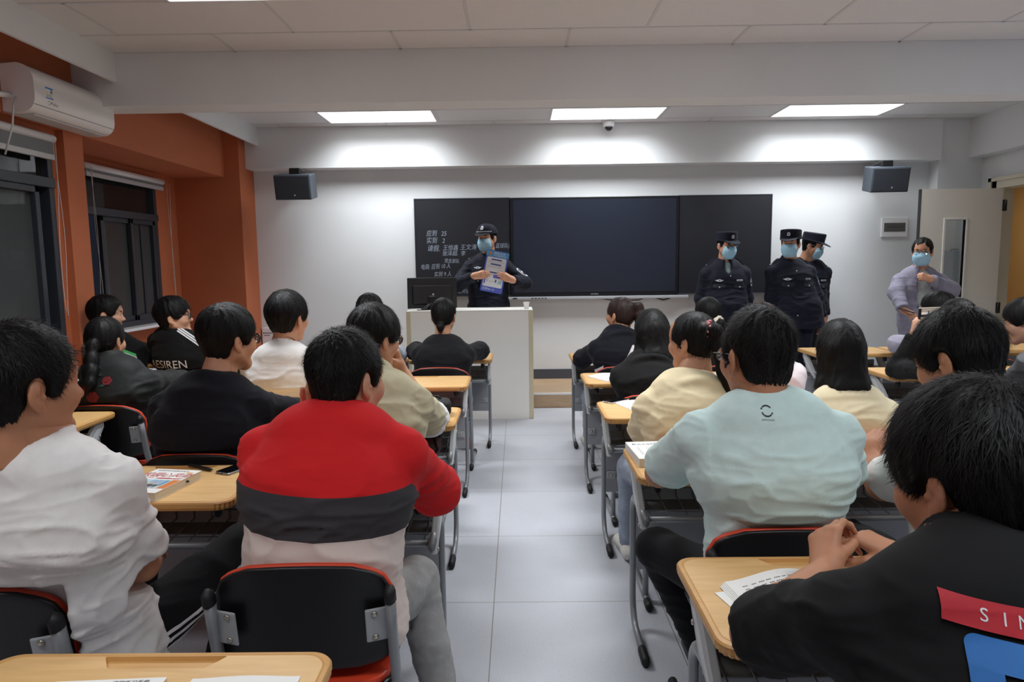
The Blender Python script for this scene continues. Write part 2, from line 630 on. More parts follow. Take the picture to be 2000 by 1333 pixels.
# skirting on the front wall, platform
PZ = 0.158
struct(MB().box((-3.1, 8.262, PZ), (4.84, 8.28, PZ + 0.115)).build('baseboard_front', M_BASE))
pf = struct(MB().box((-2.3, 7.32, 0.0), (3.75, 8.262, PZ), 0.004).build('platform', M_PLATFORM))
struct(MB().box((-2.302, 7.312, PZ - 0.016), (3.752, 7.335, PZ + 0.003)).build('platform_nosing', mat('white_nosing', (225, 224, 222), 0.4), pf))


# windows ------------------------------------------------------------------------------
def window(name, X, y0, y1, z0, z1, transom, mullions, screened, sash):
    r = bpy.data.objects.new(name, None)
    COL.objects.link(r)
    r['kind'] = 'structure'
    r.location = (X, y0, z0)
    def B(m, a, b, bev=0.004): m.box((a[0], a[1] - y0, a[2] - z0), (b[0], b[1] - y0, b[2] - z0), bev)
    f = MB()
    t = 0.055
    d0, d1 = -0.06, 0.03
    B(f, (d0, y0, z0), (d1, y0 + t, z1)); B(f, (d0, y1 - t, z0), (d1, y1, z1))
    B(f, (d0, y0, z0), (d1, y1, z0 + t)); B(f, (d0, y0, z1 - t), (d1, y1, z1))
    B(f, (d0, y0, transom - 0.035), (d1 + 0.012, y1, transom + 0.035))
    f.build('window_frame', M_DARKFRAME, r)
    for (a, b) in sash:
        s = MB()
        sx0, sx1 = (-0.045, 0.005) if sash.index((a, b)) % 2 else (-0.015, 0.028)
        B(s, (sx0, a, z0 + t), (sx1, a + 0.045, transom - 0.035)); B(s, (sx0, b - 0.045, z0 + t), (sx1, b, transom - 0.035))
        B(s, (sx0, a, z0 + t), (sx1, b, z0 + t + 0.05)); B(s, (sx0, a, transom - 0.08), (sx1, b, transom - 0.035))
        so = s.build('sash', M_DARKFRAME, r)
        p = MB()
        B(p, (-0.012 + sx0 * 0.3, a + 0.02, z0 + t + 0.02), (-0.006 + sx0 * 0.3, b - 0.02, transom - 0.05), 0)
        p.build('pane', M_SCREENGLASS if sash.index((a, b)) in screened else M_GLASS, so)
    p = MB()
    B(p, (-0.02, y0 + 0.03, transom), (-0.014, y1 - 0.03, z1 - 0.02), 0)
    p.build('pane', M_GLASS, r)
    s = MB()
    B(s, (-0.05, y0 - 0.02, z0 - 0.03), (0.16 if X < -3.5 else 0.06, y1 + 0.02, z0), 0.006)
    s.build('window_sill', M_WHITEPL, r)
    return r


window('window_1', -3.35, 2.32, 5.02, 0.96, 2.5, 2.17, [], (0, 1, 2), [(2.38, 3.3), (3.25, 4.2), (3.95, 4.86), ])
window('window_2', -3.86, 5.5, 7.42, 0.98, 2.5, 2.08, [], (1, 2), [(5.56, 6.12), (6.44, 7.16), (6.9, 7.36)])
# dark street side beyond the panes
struct(MB().box((-6.0, 1.0, 0.0), (-5.95, 8.4, 3.6)).build('wall_outside', mat('night_facade', (30, 32, 36), 0.9)))

# roller blinds
M_BLINDFAB = mat('blind_fabric_grey', (120, 123, 128), 0.8, noise=0.03, nscale=60)
M_CORD = mat('blind_cord', (205, 205, 205), 0.6)


def blind(label, X, y0, y1, z, drop, cord_y, cord_len):
    t = thing('roller_blind', label, 'blind', (X, y0, z), group='roller blinds')
    L = y1 - y0
    MB().tube([(0, 0, 0), (0, L, 0)], 0.027, 14).build('roller', M_WHITEPL, t)
    MB().box((-0.004, 0.01, -drop), (0.004, L - 0.01, 0)).build('fabric', M_BLINDFAB, t)
    MB().box((-0.012, 0.008, -drop - 0.03), (0.012, L - 0.008, -drop + 0.008), 0.004).build('bottom_bar', mat('blind_bar', (190, 192, 196), 0.4), t)
    for k, cy in enumerate(cord_y):
        m = MB()
        ph = rng.uniform(0, 6)
        pts = []
        for q in range(21):
            s = q / 20
            pts.append((0.045 + 0.004 * math.sin(ph + 5 * s), cy + 0.012 + 0.014 * math.sin(ph + 6 * s), -0.01 - cord_len * s))
        for q in range(1, 21):
            s = 1 - q / 20
            pts.append((0.05 + 0.004 * math.sin(ph + 2 + 6 * s), cy - 0.016 - 0.018 * math.sin(4 * s + ph), -0.012 - cord_len * s))
        m.tube(pts, 0.0022, 5)
        m.build('cord', M_CORD, t)


blind('grey roller blind rolled up over the near window, below the air conditioner', -3.275, 2.5, 4.98, 2.475, 0.12, [2.42], 1.25)
blind('short roller blind at the near end of the far window, beside the orange pillar', -3.76, 5.36, 6.06, 2.46, 0.13, [0.62], 1.3)
blind('long roller blind at the far end of the far window, by the corner column', -3.76, 6.1, 7.44, 2.46, 0.06, [0.03, 1.36], 1.45)

# radiator below the far window
t = thing('radiator', 'white ribbed radiator under the far window', 'radiator', (-3.74, 5.6, 0.0))
m = MB()
for k in range(21):
    m.box((0.0, k * 0.085, 0.12), (0.085, k * 0.085 + 0.06, 0.80), 0.02)
m.build('radiator_fins', M_WHITEPL, t)
m = MB()
m.tube([(0.04, -0.02, 0.16), (0.04, 1.78, 0.16)], 0.02).tube([(0.04, -0.02, 0.76), (0.04, 1.78, 0.76)], 0.02)
for y in (0.1, 1.66): m.tube([(0.04, y, 0), (0.04, y, 0.18)], 0.018)
m.build('radiator_pipe', M_WHITEPL, t)

# air conditioner on the lintel beam
t = thing('air_conditioner', 'white wall-mounted air conditioner with a blue energy sticker above the near window', 'air conditioner', (-3.27, 4.5, 2.56))
prof = [(0.0, 0.0), (0.08, -0.004), (0.13, 0.0)]
for k in range(1, 12):
    a_ = math.radians(-90 + 7.5 * k)
    prof.append((0.13 + 0.088 * math.cos(a_), 0.095 + 0.095 * math.sin(a_)))
prof += [(0.218, 0.095), (0.2185, 0.14), (0.2185, 0.175)]
for k in range(1, 13):
    a_ = math.radians(7.5 * k)
    prof.append((0.1035 + 0.115 * math.cos(a_), 0.19 + 0.115 * math.sin(a_)))
prof += [(0.0, 0.305)]
L = 0.875
ac = MB().prism(prof, 'y', 0.0, L, 0.010).build('body', mat('ac_white', (238, 236, 236), 0.3), t)
for p_ in ac.data.polygons: p_.use_smooth = len(p_.vertices) < 8
m = MB()
m.tube([(0.2065, 0.004, 0.0505), (0.2065, L - 0.004, 0.0505)], 0.0025, 6)
m.build('flap_seam', mat('ac_seam', (120, 118, 120), 0.5), t)
m = MB().box((0.03, 0.06, -0.009), (0.165, L - 0.06, 0.0), 0.003)
m.build('air_outlet', mat('ac_outlet', (205, 203, 203), 0.4), t)
pr = Print2D()
MBLUE = mat('sticker_blue', (60, 130, 200), 0.5)
pr.rect(0, 0, 0.075, 0.072, M_PAPER)
pr.rect(0, 0.060, 0.075, 0.072, MBLUE, 1)
pr.rect(0, 0.0, 0.075, 0.008, MBLUE, 1)
pr.rect(0.045, 0.036, 0.068, 0.056, mat('sticker_grey', (120, 125, 130), 0.6), 1)
for k in range(3): pr.rect(0.006, 0.013 + 0.007 * k, 0.066, 0.0152 + 0.007 * k, M_INK, 1)
pr.poly([(0.01, 0.037), (0.024, 0.037), (0.017, 0.056)], mat('sticker_yellow', (230, 190, 40), 0.5), 1)
pr.build('energy_label', (0.2192, 0.105, 0.108), (0, 1, 0), (0, 0, 1), t).data.transform(Matrix.Diagonal((1, 1, 1, 1)))
pr = Print2D()
pr.text('Midea', 0, 0, 0.032, M_INK, align='LEFT')
pr.ring(-0.012, 0, 0.011, 0.013, M_INK)
pr.build('logo', (0.2166, 0.15, 0.082), (0, 1, 0), (0.12, 0, 1), t)
MB().tube([(0.06, -0.002, 0.1), (0.06, -0.09, 0.09), (0.05, -0.25, 0.06)], 0.018).build('pipe', M_WHITEPL, t)
MB().tube([(0.1, -0.004, 0.09), (0.11, -0.05, 0.02), (0.11, -0.07, -0.10), (0.06, -0.09, -0.28)], 0.006, 8).build('power_cord', M_CORD, t)

# blackboard and screen ---------------------------------------------------------------------
BX0, BX1, BZ0, BZ1 = -1.195, 2.985, 1.178, 2.315
TX0, TX1 = -0.075, 1.905
t = thing('blackboard', 'wide dark blackboard on the front wall with chalk writing on its window-side panel', 'blackboard', ((BX0 + BX1) / 2, 8.28, BZ0))
ox = -(BX0 + BX1) / 2
for nm, a, b in (('board_panel', BX0, TX0 - 0.006), ('board_panel', TX1 + 0.006, BX1)):
    MB().box((a + ox, -0.07, 0), (b + ox, -0.002, BZ1 - BZ0), 0.004).build(nm, M_BOARD, t)
m = MB()
for (a, b) in ((BX0, TX0 - 0.006), (TX1 + 0.006, BX1)):
    m.box((a + ox - 0.008, -0.074, -0.012), (b + ox + 0.004, -0.001, 0.0)).box((a + ox - 0.008, -0.074, BZ1 - BZ0), (b + ox + 0.004, -0.001, BZ1 - BZ0 + 0.01))
m.box((BX0 + ox - 0.010, -0.074, -0.012), (BX0 + ox - 0.001, -0.001, BZ1 - BZ0 + 0.01)).box((BX1 + ox + 0.001, -0.074, -0.012), (BX1 + ox + 0.010, -0.001, BZ1 - BZ0 + 0.01))
m.build('board_frame', mat('board_frame_grey', (70, 73, 80), 0.4), t)


def chalk(txt, px, py, sz, sx=0.85, rot=0.0):
    p = at(px, py, 8.21)
    pr = Print2D()
    pr.text(txt, p.x, p.z, sz, M_CHALK, align='LEFT', sx=sx, rot=rot, shear=0.15)
    pr.build('chalk_writing', (ox, -0.0707, -BZ0), (1, 0, 0), (0, 0, 1), t)


chalk('应到', 833, 457, 0.078, 0.8); chalk('25', 862, 457, 0.075)
chalk('实到', 833, 471, 0.080, 0.8); chalk('2', 864, 471, 0.075)
chalk('请假.', 835, 486, 0.080, 0.85, -0.03); chalk('王恒鑫', 865, 485, 0.068, 0.9); chalk('王文涛', 899, 484, 0.072, 0.9); chalk('蓝球队)', 968, 481, 0.062, 0.8)
chalk('张泽超.', 864, 496, 0.066, 0.9); chalk('李', 900, 496, 0.066)
chalk('党支部队', 868, 510, 0.056, 0.8, -0.05)
chalk('电商: 应到 10 人', 822, 523, 0.070, 0.72, 0.04)
chalk('实到 9 人', 848, 537, 0.064, 0.8, 0.03)
chalk('学生会', 884, 556, 0.054); chalk('不让对请', 886, 570, 0.056)

t = thing('wall_screen', 'large dark wall screen in the middle of the blackboard', 'screen', ((TX0 + TX1) / 2, 8.28, BZ0 - 0.015))
HW, HH = (TX1 - TX0) / 2, BZ1 - BZ0 + 0.02
m = MB()
m.box((-HW, -0.085, 0), (HW, -0.002, HH), 0.005)
m.build('bezel', M_BEZEL, t)
MB().box((-HW + 0.035, -0.088, 0.045), (HW - 0.035, -0.084, HH - 0.028)).build('display', M_SCREEN, t)
pr = Print2D(); pr.text('newline', 0, 0, 0.03, M_PLATE)
pr.build('logo', (0, -0.0856, 0.022), (1, 0, 0), (0, 0, 1), t)
t = thing('board_tray', 'pale grey tray rail running along the foot of the screen and board', 'tray', ((TX0 + TX1) / 2, 8.28, BZ0 - 0.055))
MB().box((BX0 + 0.9 - 0.915, -0.10, 0.0), (HW + 0.12, -0.002, 0.035), 0.006).box((-HW - 0.2, -0.10, 0), (BX0 + 0.9 - 0.9, -0.002, 0.035), 0.006).build('rail', mat('tray_grey', (178, 181, 186), 0.4), t)
m = MB()
for k in range(5): m.box((-HW + 0.24 + 0.04 * k, -0.104, 0.012), (-HW + 0.262 + 0.04 * k, -0.1, 0.022))
m.box((-HW + 0.02, -0.106, 0.01), (-HW + 0.07, -0.1, 0.026))
m.build('button', M_INK, t)
t = thing('marker', 'white board marker with a green band lying on the tray near the officer', 'marker', (1.80, 8.22, BZ0 - 0.008))
MB().tube([(-0.10, 0, 0), (0.10, 0, 0)], 0.012).build('barrel', M_WHITEPL, t)
MB().tube([(-0.045, 0, 0), (0.01, 0, 0)], 0.0125).build('band', mat('marker_green', (30, 140, 110), 0.4), t)
t = thing('wall_cable', 'thin black cable hanging below the screen', 'cable', (1.55, 8.27, 1.10))
MB().tube([(-0.55, 0, 0.025), (-0.35, 0, -0.01), (-0.1, 0, 0.0), (-0.02, 0, 0.028)], 0.005, 6).tube([(0.1, 0, 0.025), (0.2, 0, -0.004), (0.28, 0, 0.02)], 0.007, 6).build('wire', M_BLACK, t)

# loudspeakers
def speaker(label, loc, rz, tilt):
    t = thing('wall_speaker', label, 'speaker', loc, rz, 'grey wall speakers')
    Mx = Matrix.Rotation(tilt, 4, 'X')
    b = MB(); 
    b.box((-0.20, -0.12, -0.135), (0.20, 0.12, 0.135), 0.012, M=Mx)
    b.build('cabinet', M_SPEAKER, t)
    g = MB(); g.box((-0.187, -0.126, -0.122), (0.187, -0.118, 0.122), 0.004, M=Mx)
    g.build('grille', mat('speaker_mesh', (52, 58, 67), 0.7, bump=0.3, bscale=1200), t)
    l = MB(); l.lathe([(0.010, 0), (0.009, 0.003)], (0, 0, 0), 12, Mx @ Matrix.Translation((0.02, -0.127, -0.085)) @ Matrix.Rotation(math.pi / 2, 4, 'X'))
    l.build('logo', mat('badge_silver', (190, 192, 196), 0.3, metal=0.7), t)
    br = MB(); br.box((-0.06, -0.03, 0.13), (0.06, 0.06, 0.20), 0.01)
    br.tube([(-0.05, 0, 0.175), (0.05, 0, 0.175)], 0.014)
    br.box((-0.03, 0.03, 0.15), (0.03, 0.50, 0.185), 0.006)
    br.build('wall_bracket', M_BLACK, t)


speaker('grey box loudspeaker on the front wall beside the orange column', (-2.45, 7.78, 2.435), 0.0, 0.19)
speaker('grey box loudspeaker on the front wall above the white meter box', (4.10, 7.82, 2.435), -0.07, 0.19)

# dome camera, meter box, socket box
t = thing('dome_camera', 'small white dome camera on the ceiling before the beam', 'camera', (1.045, 7.95, CZ))
MB().lathe([(0.062, 0), (0.064, -0.02), (0.06, -0.055), (0.05, -0.065)], seg=28).build('housing', M_WHITEPL, t)
MB().lathe([(0.045, -0.06), (0.043, -0.082), (0.03, -0.10), (0.012, -0.109)], seg=24).build('dome', mat('dome_glass', (30, 33, 40), 0.12), t)
t = thing('meter_box', 'white meter box with a grey window on the front wall near the door', 'electrical box', (4.46, 8.28, 1.925))
MB().box((-0.155, -0.022, -0.115), (0.155, -0.001, 0.115), 0.006).build('cover', M_WHITEPL, t)
MB().box((-0.125, -0.026, -0.052), (0.125, -0.021, 0.05), 0.002).build('window', mat('grey_window', (96, 92, 92), 0.3), t)
pr = Print2D()
for k in range(7): pr.rect(-0.09 + 0.028 * k, -0.004, -0.072 + 0.028 * k, 0.008, M_INK)
pr.build('switch_row', (0, -0.0262, 0), (1, 0, 0), (0, 0, 1), t)
t = thing('switch_box', 'white wall box with two rows of marks low beside the orange column', 'electrical box', (-3.01, 8.28, 0.72))
MB().box((-0.075, -0.045, -0.10), (0.075, -0.001, 0.10), 0.006).build('cover', M_WHITEPL, t)
pr = Print2D()
for k in range(6): pr.rect(-0.06 + 0.02 * k, 0.03, -0.048 + 0.02 * k, 0.045, M_INK)
pr.rect(-0.05, 0.005, 0.02, 0.012, M_INK)
pr.build('marking', (0, -0.0455, 0), (1, 0, 0), (0, 0, 1), t)

# door ----------------------------------------------------------------------------------------
d = bpy.data.objects.new('door_1', None)
COL.objects.link(d)
d['kind'] = 'structure'
d.location = (5.32, 7.70, 0)
m = MB()
m.box((-0.03, 0.07, 0), (0.17, 0.15, 2.40)).box((-0.03, -1.14, 0), (0.17, -1.06, 2.40)).box((-0.03, -1.14, 2.31), (0.17, 0.15, 2.40))
m.box((-0.045, 0.14, 0), (0.0, 0.19, 2.43)).box((-0.045, -1.14, 2.39), (0.0, 0.19, 2.43))
m.build('door_frame', mat('door_frame_beige', (214, 208, 190), 0.45), d)
p = MB()
pw = 0.90
gx0, gx1, gz0, gz1 = -0.62, -0.40, 1.12, 1.97
p.box((-pw, -0.022, 0.01), (gx0, 0.022, 2.305)).box((gx1, -0.022, 0.01), (-0.01, 0.022, 2.305))
p.box((gx0, -0.022, 0.01), (gx1, 0.022, gz0)).box((gx0, -0.022, gz1), (gx1, 0.022, 2.305))
dp = p.build('door_leaf', M_DOOR, d)
m = MB()
m.box((gx0 - 0.022, -0.03, gz0 - 0.022), (gx0, 0.03, gz1 + 0.022), 0.003).box((gx1, -0.03, gz0 - 0.022), (gx1 + 0.022, 0.03, gz1 + 0.022), 0.003)
m.box((gx0, -0.03, gz1), (gx1, 0.03, gz1 + 0.022), 0.003).box((gx0, -0.03, gz0 - 0.022), (gx1, 0.03, gz0), 0.003)
m.build('vision_frame', M_CREAM, dp)
MB().box((gx0, -0.004, gz0), (gx1, 0.004, gz1)).build('vision_glass', M_LENS, dp)
MB().box((-pw - 0.006, -0.024, 0.01), (-pw, 0.024, 2.305)).build('door_edge_seal', M_BLACK, dp)
for z in (1.0, 2.12):
    MB().box((-0.015, -0.035, z - 0.06), (0.03, -0.01, z + 0.06), 0.004).tube([(0.0, -0.04, z - 0.06), (0.0, -0.04, z + 0.06)], 0.009, 8).build('hinge', M_BLACK, d)
h = MB()
h.tube([(-pw + 0.06, -0.022, 1.0), (-pw + 0.06, -0.065, 1.0), (-pw + 0.17, -0.065, 1.0)], 0.009, 8)
h.box((-pw + 0.04, -0.03, 0.92), (-pw + 0.08, -0.02, 1.08), 0.003)
h.build('door_handle', M_STEEL, dp)
# paper notice on a hook on the wall behind the door glass
t = thing('wall_notice', 'pale sheet hanging on the wall behind the narrow door glass', 'notice', (5.03, 8.10, 1.42))
MB().box((-0.10, -0.006, -0.22), (0.10, -0.001, 0.22)).build('sheet', mat('notice_sheet', (196, 206, 216), 0.6), t)
MB().tube([(0.0, -0.004, 0.22), (0.0, -0.03, 0.235), (0.07, -0.03, 0.235)], 0.006, 8).build('hook', M_STEEL, t)

# corridor beyond the door
M_OCHRE = mat('corridor_ochre', (204, 174, 128), 0.7, noise=0.02, nscale=3)
w = MB()
w.box((7.6, 3.0, 0), (7.7, 12.5, 3.0)).box((5.5, 3.0, 0), (7.6, 3.1, 3.0)).box((5.5, 12.4, 0), (7.6, 12.5, 3.0)).box((5.44, 8.45, 0), (5.5, 12.4, 3.0))
struct(w.build('wall_corridor', M_OCHRE))
struct(MB().box((5.5, 3.0, -0.1), (7.7, 12.5, 0.0)).build('floor_corridor', mat('corridor_floor', (180, 176, 168), 0.4)))
struct(MB().box((5.5, 3.0, 2.75), (7.7, 12.5, 2.9)).build('ceiling_corridor', mat('corridor_ceiling', (214, 196, 160), 0.8)))
t = thing('corridor_light', 'long thin tube light on the corridor ceiling seen through the doorway', 'light', (6.6, 9.0, 2.75))
MB().box((-0.05, -1.4, -0.05), (0.05, 1.4, 0.0), 0.01).build('lamp_body', M_WHITEPL, t)
MB().box((-0.045, -1.39, -0.058), (0.045, 1.39, -0.045), 0.004).build('diffuser', mat('corridor_tube', (255, 238, 205), 0.4, emit=20.0), t)

# lectern ---------------------------------------------------------------------------------------
PX0, PX1, PY0, PY1, PTOP = -1.107, 0.152, 6.81, 7.22, 1.10
t = thing('podium', 'large cream teacher podium with beige edges before the blackboard', 'podium', ((PX0 + PX1) / 2, PY0, 0))
hw = (PX1 - PX0) / 2
MB().box((-hw + 0.028, 0.0, 0.0), (hw - 0.028, 0.025, PTOP - 0.012)).build('front_panel', M_CREAM, t)
for s in (-1, 1):
    MB().box((s * (hw - 0.0215) - 0.0215, -0.006, 0.0), (s * (hw - 0.0215) + 0.0215, 0.035, PTOP - 0.004), 0.004).build('edge_trim', M_TRIMBEIGE, t)
    MB().box((s * (hw - 0.012) - 0.012, 0.036, 0.0), (s * (hw - 0.012) + 0.012, PY1 - PY0, PTOP - 0.012)).build('side_panel', M_CREAM, t)
MB().box((-hw + 0.002, 0.0, PTOP - 0.012), (hw - 0.002, PY1 - PY0 + 0.02, PTOP), 0.003).build('podium_top', M_CREAM, t)
# monitor seen from behind
t = thing('monitor', 'black computer monitor seen from behind on the podium', 'monitor', (-0.865, 6.98, PTOP), 0.10)
Mt = Matrix.Translation((0, 0.02, 0)) @ Matrix.Rotation(-0.14, 4, 'X')
m = MB(); m.box((-0.25, -0.015, 0.012), (0.25, 0.03, 0.325), 0.008, M=Mt); m.box((-0.2, -0.035, 0.05), (0.2, -0.01, 0.25), 0.015, M=Mt)
m.build('monitor_shell', mat('monitor_black', (19, 19, 22), 0.5, bump=0.05, bscale=500), t)
MB().box((-0.11, -0.09, 0.0), (0.11, 0.09, 0.012), 0.004).box((-0.035, -0.05, 0.01), (0.035, -0.01, 0.14), 0.008).build('monitor_stand', M_BLACK, t)
m = MB(); m.lathe([(0.011, 0), (0.010, 0.003)], (0, 0, 0), 14, Mt @ Matrix.Translation((0.01, -0.036, 0.15)) @ Matrix.Rotation(math.pi / 2, 4, 'X'))
m.build('logo', mat('badge_white', (200, 202, 205), 0.3), t)
MB().tube([(-0.03, -0.03, 0.07), (-0.035, -0.07, 0.06), (-0.08, -0.09, 0.02), (-0.12, -0.10, 0.006), (-0.15, -0.08, 0.005)], 0.005, 8).tube([(0.0, -0.035, 0.08), (-0.01, -0.07, 0.065), (-0.06, -0.1, 0.02), (-0.1, -0.12, 0.006)], 0.004, 8).build('monitor_cable', M_BLACK, t)
t = thing('paper_cup', 'small white paper cup standing on the podium corner', 'cup', (0.09, 6.93, PTOP))
MB().lathe([(0.022, 0), (0.031, 0.062), (0.034, 0.064), (0.034, 0.068), (0.030, 0.068), (0.029, 0.062), (0.021, 0.006)], seg=24).build('cup_body', M_WHITEPL, t)

# ------------------------------------------------------------------ desks and chairs
DT = 0.763          # desk top height
DW, DD = 0.70, 0.45


def make_desk(label):
    t = thing('student_desk', label, 'desk', (0, 0, 0), 0, 'student desks')
    # tabletop: rounded slab with ribbed corners and a pencil tray
    bm = bmesh.new()
    out = rrect(DW, DD, 0.05, 10)
    n = len(out)
    gx, gy0, gy1 = 0.125, DD / 2 - 0.060, DD / 2 - 0.017
    tray = [(-gx, gy1), (-gx - 0.0, gy1 - 0.004), (-gx + 0.022, gy0 + 0.006), (-gx + 0.03, gy0), (gx - 0.03, gy0), (gx - 0.022, gy0 + 0.006), (gx, gy1 - 0.004), (gx, gy1)]

    def ring(scale, z, rib=0.0):
        vs = []
        for i, (x, y) in enumerate(out):
            k = i % 11
            f = rib * (1 if (k % 2 == 1) else 0) if 0 < k < 10 else 0
            L = math.hypot(x, y)
            sx = 1 - (scale + f) / (DW / 2); sy = 1 - (scale + f) / (DD / 2)
            vs.append(bm.verts.new((x * sx, y * sy, z)))
        return vs
    rings = [ring(0.016, DT), ring(0.0145, DT - 0.0012), ring(0.012, DT), ring(0.003, DT - 0.001), ring(0.0, DT - 0.006), ring(0.0, DT - 0.007, 0.004), ring(0.0, DT - 0.020, 0.004), ring(0.004, DT - 0.030, 0.003), ring(0.012, DT - 0.033)]
    for a, b in zip(rings[:-1], rings[1:]):
        for i in range(n):
            f = bm.faces.new((a[i], b[i], b[(i + 1) % n], a[(i + 1) % n]))
            f.material_index = 1
    bm.faces.new(rings[-1])
    tv = [bm.verts.new((x, y, DT)) for x, y in tray]
    e1 = [bm.edges.new((rings[0][i], rings[0][(i + 1) % n])) if not bm.edges.get((rings[0][i], rings[0][(i + 1) % n])) else bm.edges.get((rings[0][i], rings[0][(i + 1) % n])) for i in range(n)]
    e2 = [bm.edges.new((tv[i], tv[(i + 1) % len(tv)])) for i in range(len(tv))]
    r = bmesh.ops.triangle_fill(bm, edges=e1 + e2, use_beauty=True)
    tb = [bm.verts.new((x * 0.97, (y - gy1) * 0.9 + gy1 - 0.003, DT - 0.009)) for x, y in tray]
    for i in range(len(tv)):
        f = bm.faces.new((tv[i], tv[(i + 1) % len(tv)], tb[(i + 1) % len(tv)], tb[i]))
        f.material_index = 1
    fb = bm.faces.new(tb[::-1]); fb.material_index = 1
    bmesh.ops.recalc_face_normals(bm, faces=bm.faces[:])
    for f in list(bm.faces):
        c = f.calc_center_median()
        if abs(c.z - DT) < 1e-5 and abs(c.x) < gx - 0.03 and gy0 < c.y < gy1 and all(v in tv for v in f.verts):
            bm.faces.remove(f)
    me = bpy.data.meshes.new('tabletop')
    bm.to_mesh(me); bm.free()
    me.materials.append(M_TOP); me.materials.append(M_TOPEDGE)
    o = bpy.data.objects.new('tabletop', me); COL.objects.link(o); o.parent = t
    # frame
    for s in (-1, 1):
        x = s * 0.315
        path = [(x, -0.17, 0.575), (x, -0.06, 0.588)] + [(x, p[1], p[2]) for p in arc((0.055, 0.518), 0.07, 90, 0, 6, x=x)]
        path += [(x, 0.125, 0.4), (x, 0.122, 0.17)] + [(x, p[1], p[2]) for p in arc((0.0, 0.15), 0.122, 0, -72, 7, x=x)]
        path += [(x, -0.13, 0.022)]
        MB().tube(path, 0.019, 12, flat=0.72, side=(1, 0, 0)).build('leg', M_STEEL, t)
        MB().tube([(x, -0.105, 0.026), (x, -0.12, 0.0235), (x, -0.19, 0.022), (x, -0.20, 0.024)], [0.021, 0.0225, 0.0225, 0.017], 12, flat=0.78, side=(1, 0, 0)).build('foot_cap', M_RUBBER, t)
        b = MB()
        xo = x + s * 0.004
        b.prism([(-0.165, 0.545), (-0.125, 0.535), (-0.10, 0.565), (0.02, 0.60), (0.115, 0.70), (0.115, 0.735), (0.05, 0.735)], 'x', xo - 0.013, xo + 0.013, 0.005)
        b.mi = 1
        b.prism([(-0.13, 0.562), (-0.105, 0.578), (0.0, 0.615), (0.085, 0.70), (0.05, 0.70)], 'x', xo + s * 0.011, xo + s * 0.0145)
        b.mi = 2
        for (yy, zz) in ((0.07, 0.66), (-0.13, 0.55)):
            b.lathe([(0.008, 0), (0.007, 0.004)], (0, 0, 0), 10, Matrix.Translation((xo + s * 0.013, yy, zz)) @ Matrix.Rotation(s * math.pi / 2, 4, 'Y'))
        b.build('bracket', None, t, mats=[M_PLATE, mat('bracket_web', (196, 199, 202), 0.45), M_BOLT])
        MB().tube([(s * 0.27, -0.135, 0.733), (s * 0.27, -0.135, 0.69), (s * 0.27, -0.13, 0.683)], [0.017, 0.017, 0.011], 12).build('bag_hook', M_BLACK, t)
        MB().box((x - s * 0.03 - 0.02, -0.15, 0.715), (x - s * 0.03 + 0.02, 0.17, 0.731), 0.003).build('top_rail', M_STEEL, t)
    MB().tube([(-0.315, -0.115, 0.565), (0.315, -0.115, 0.565)], 0.0125, 10).build('crossbar', M_STEEL, t)
    MB().box((-0.305, 0.105, 0.26), (0.305, 0.112, 0.665), 0.002).build('front_panel', M_PANEL, t)
    for s in (-1, 1):
        for z in (0.36, 0.52):
            m = MB()
            m.mi = 0
            m.box((s * 0.275 - 0.024, 0.098, z - 0.022), (s * 0.275 + 0.024, 0.105, z + 0.022), 0.003)
            m.mi = 1
            m.lathe([(0.008, 0), (0.006, 0.005)], (0, 0, 0), 10, Matrix.Translation((s * 0.275, 0.098, z)) @ Matrix.Rotation(math.pi / 2, 4, 'X'))
            m.build('panel_bolt', None, t, mats=[M_PLATE, M_BOLT])
    m = MB()
    for k in range(9):
        x = -0.28 + 0.07 * k
        m.tube([(x, -0.112, 0.572), (x, 0.10, 0.585), (x, 0.10, 0.62)], 0.0028, 5)
    m.tube([(-0.29, -0.06, 0.575), (0.29, -0.06, 0.575)], 0.0028, 5).tube([(-0.29, 0.1, 0.62), (0.29, 0.1, 0.62)], 0.0028, 5)
    m.box((-0.295, -0.02, 0.566), (0.295, 0.10, 0.57))
    m.build('book_rack', M_WIRE, t)
    return t


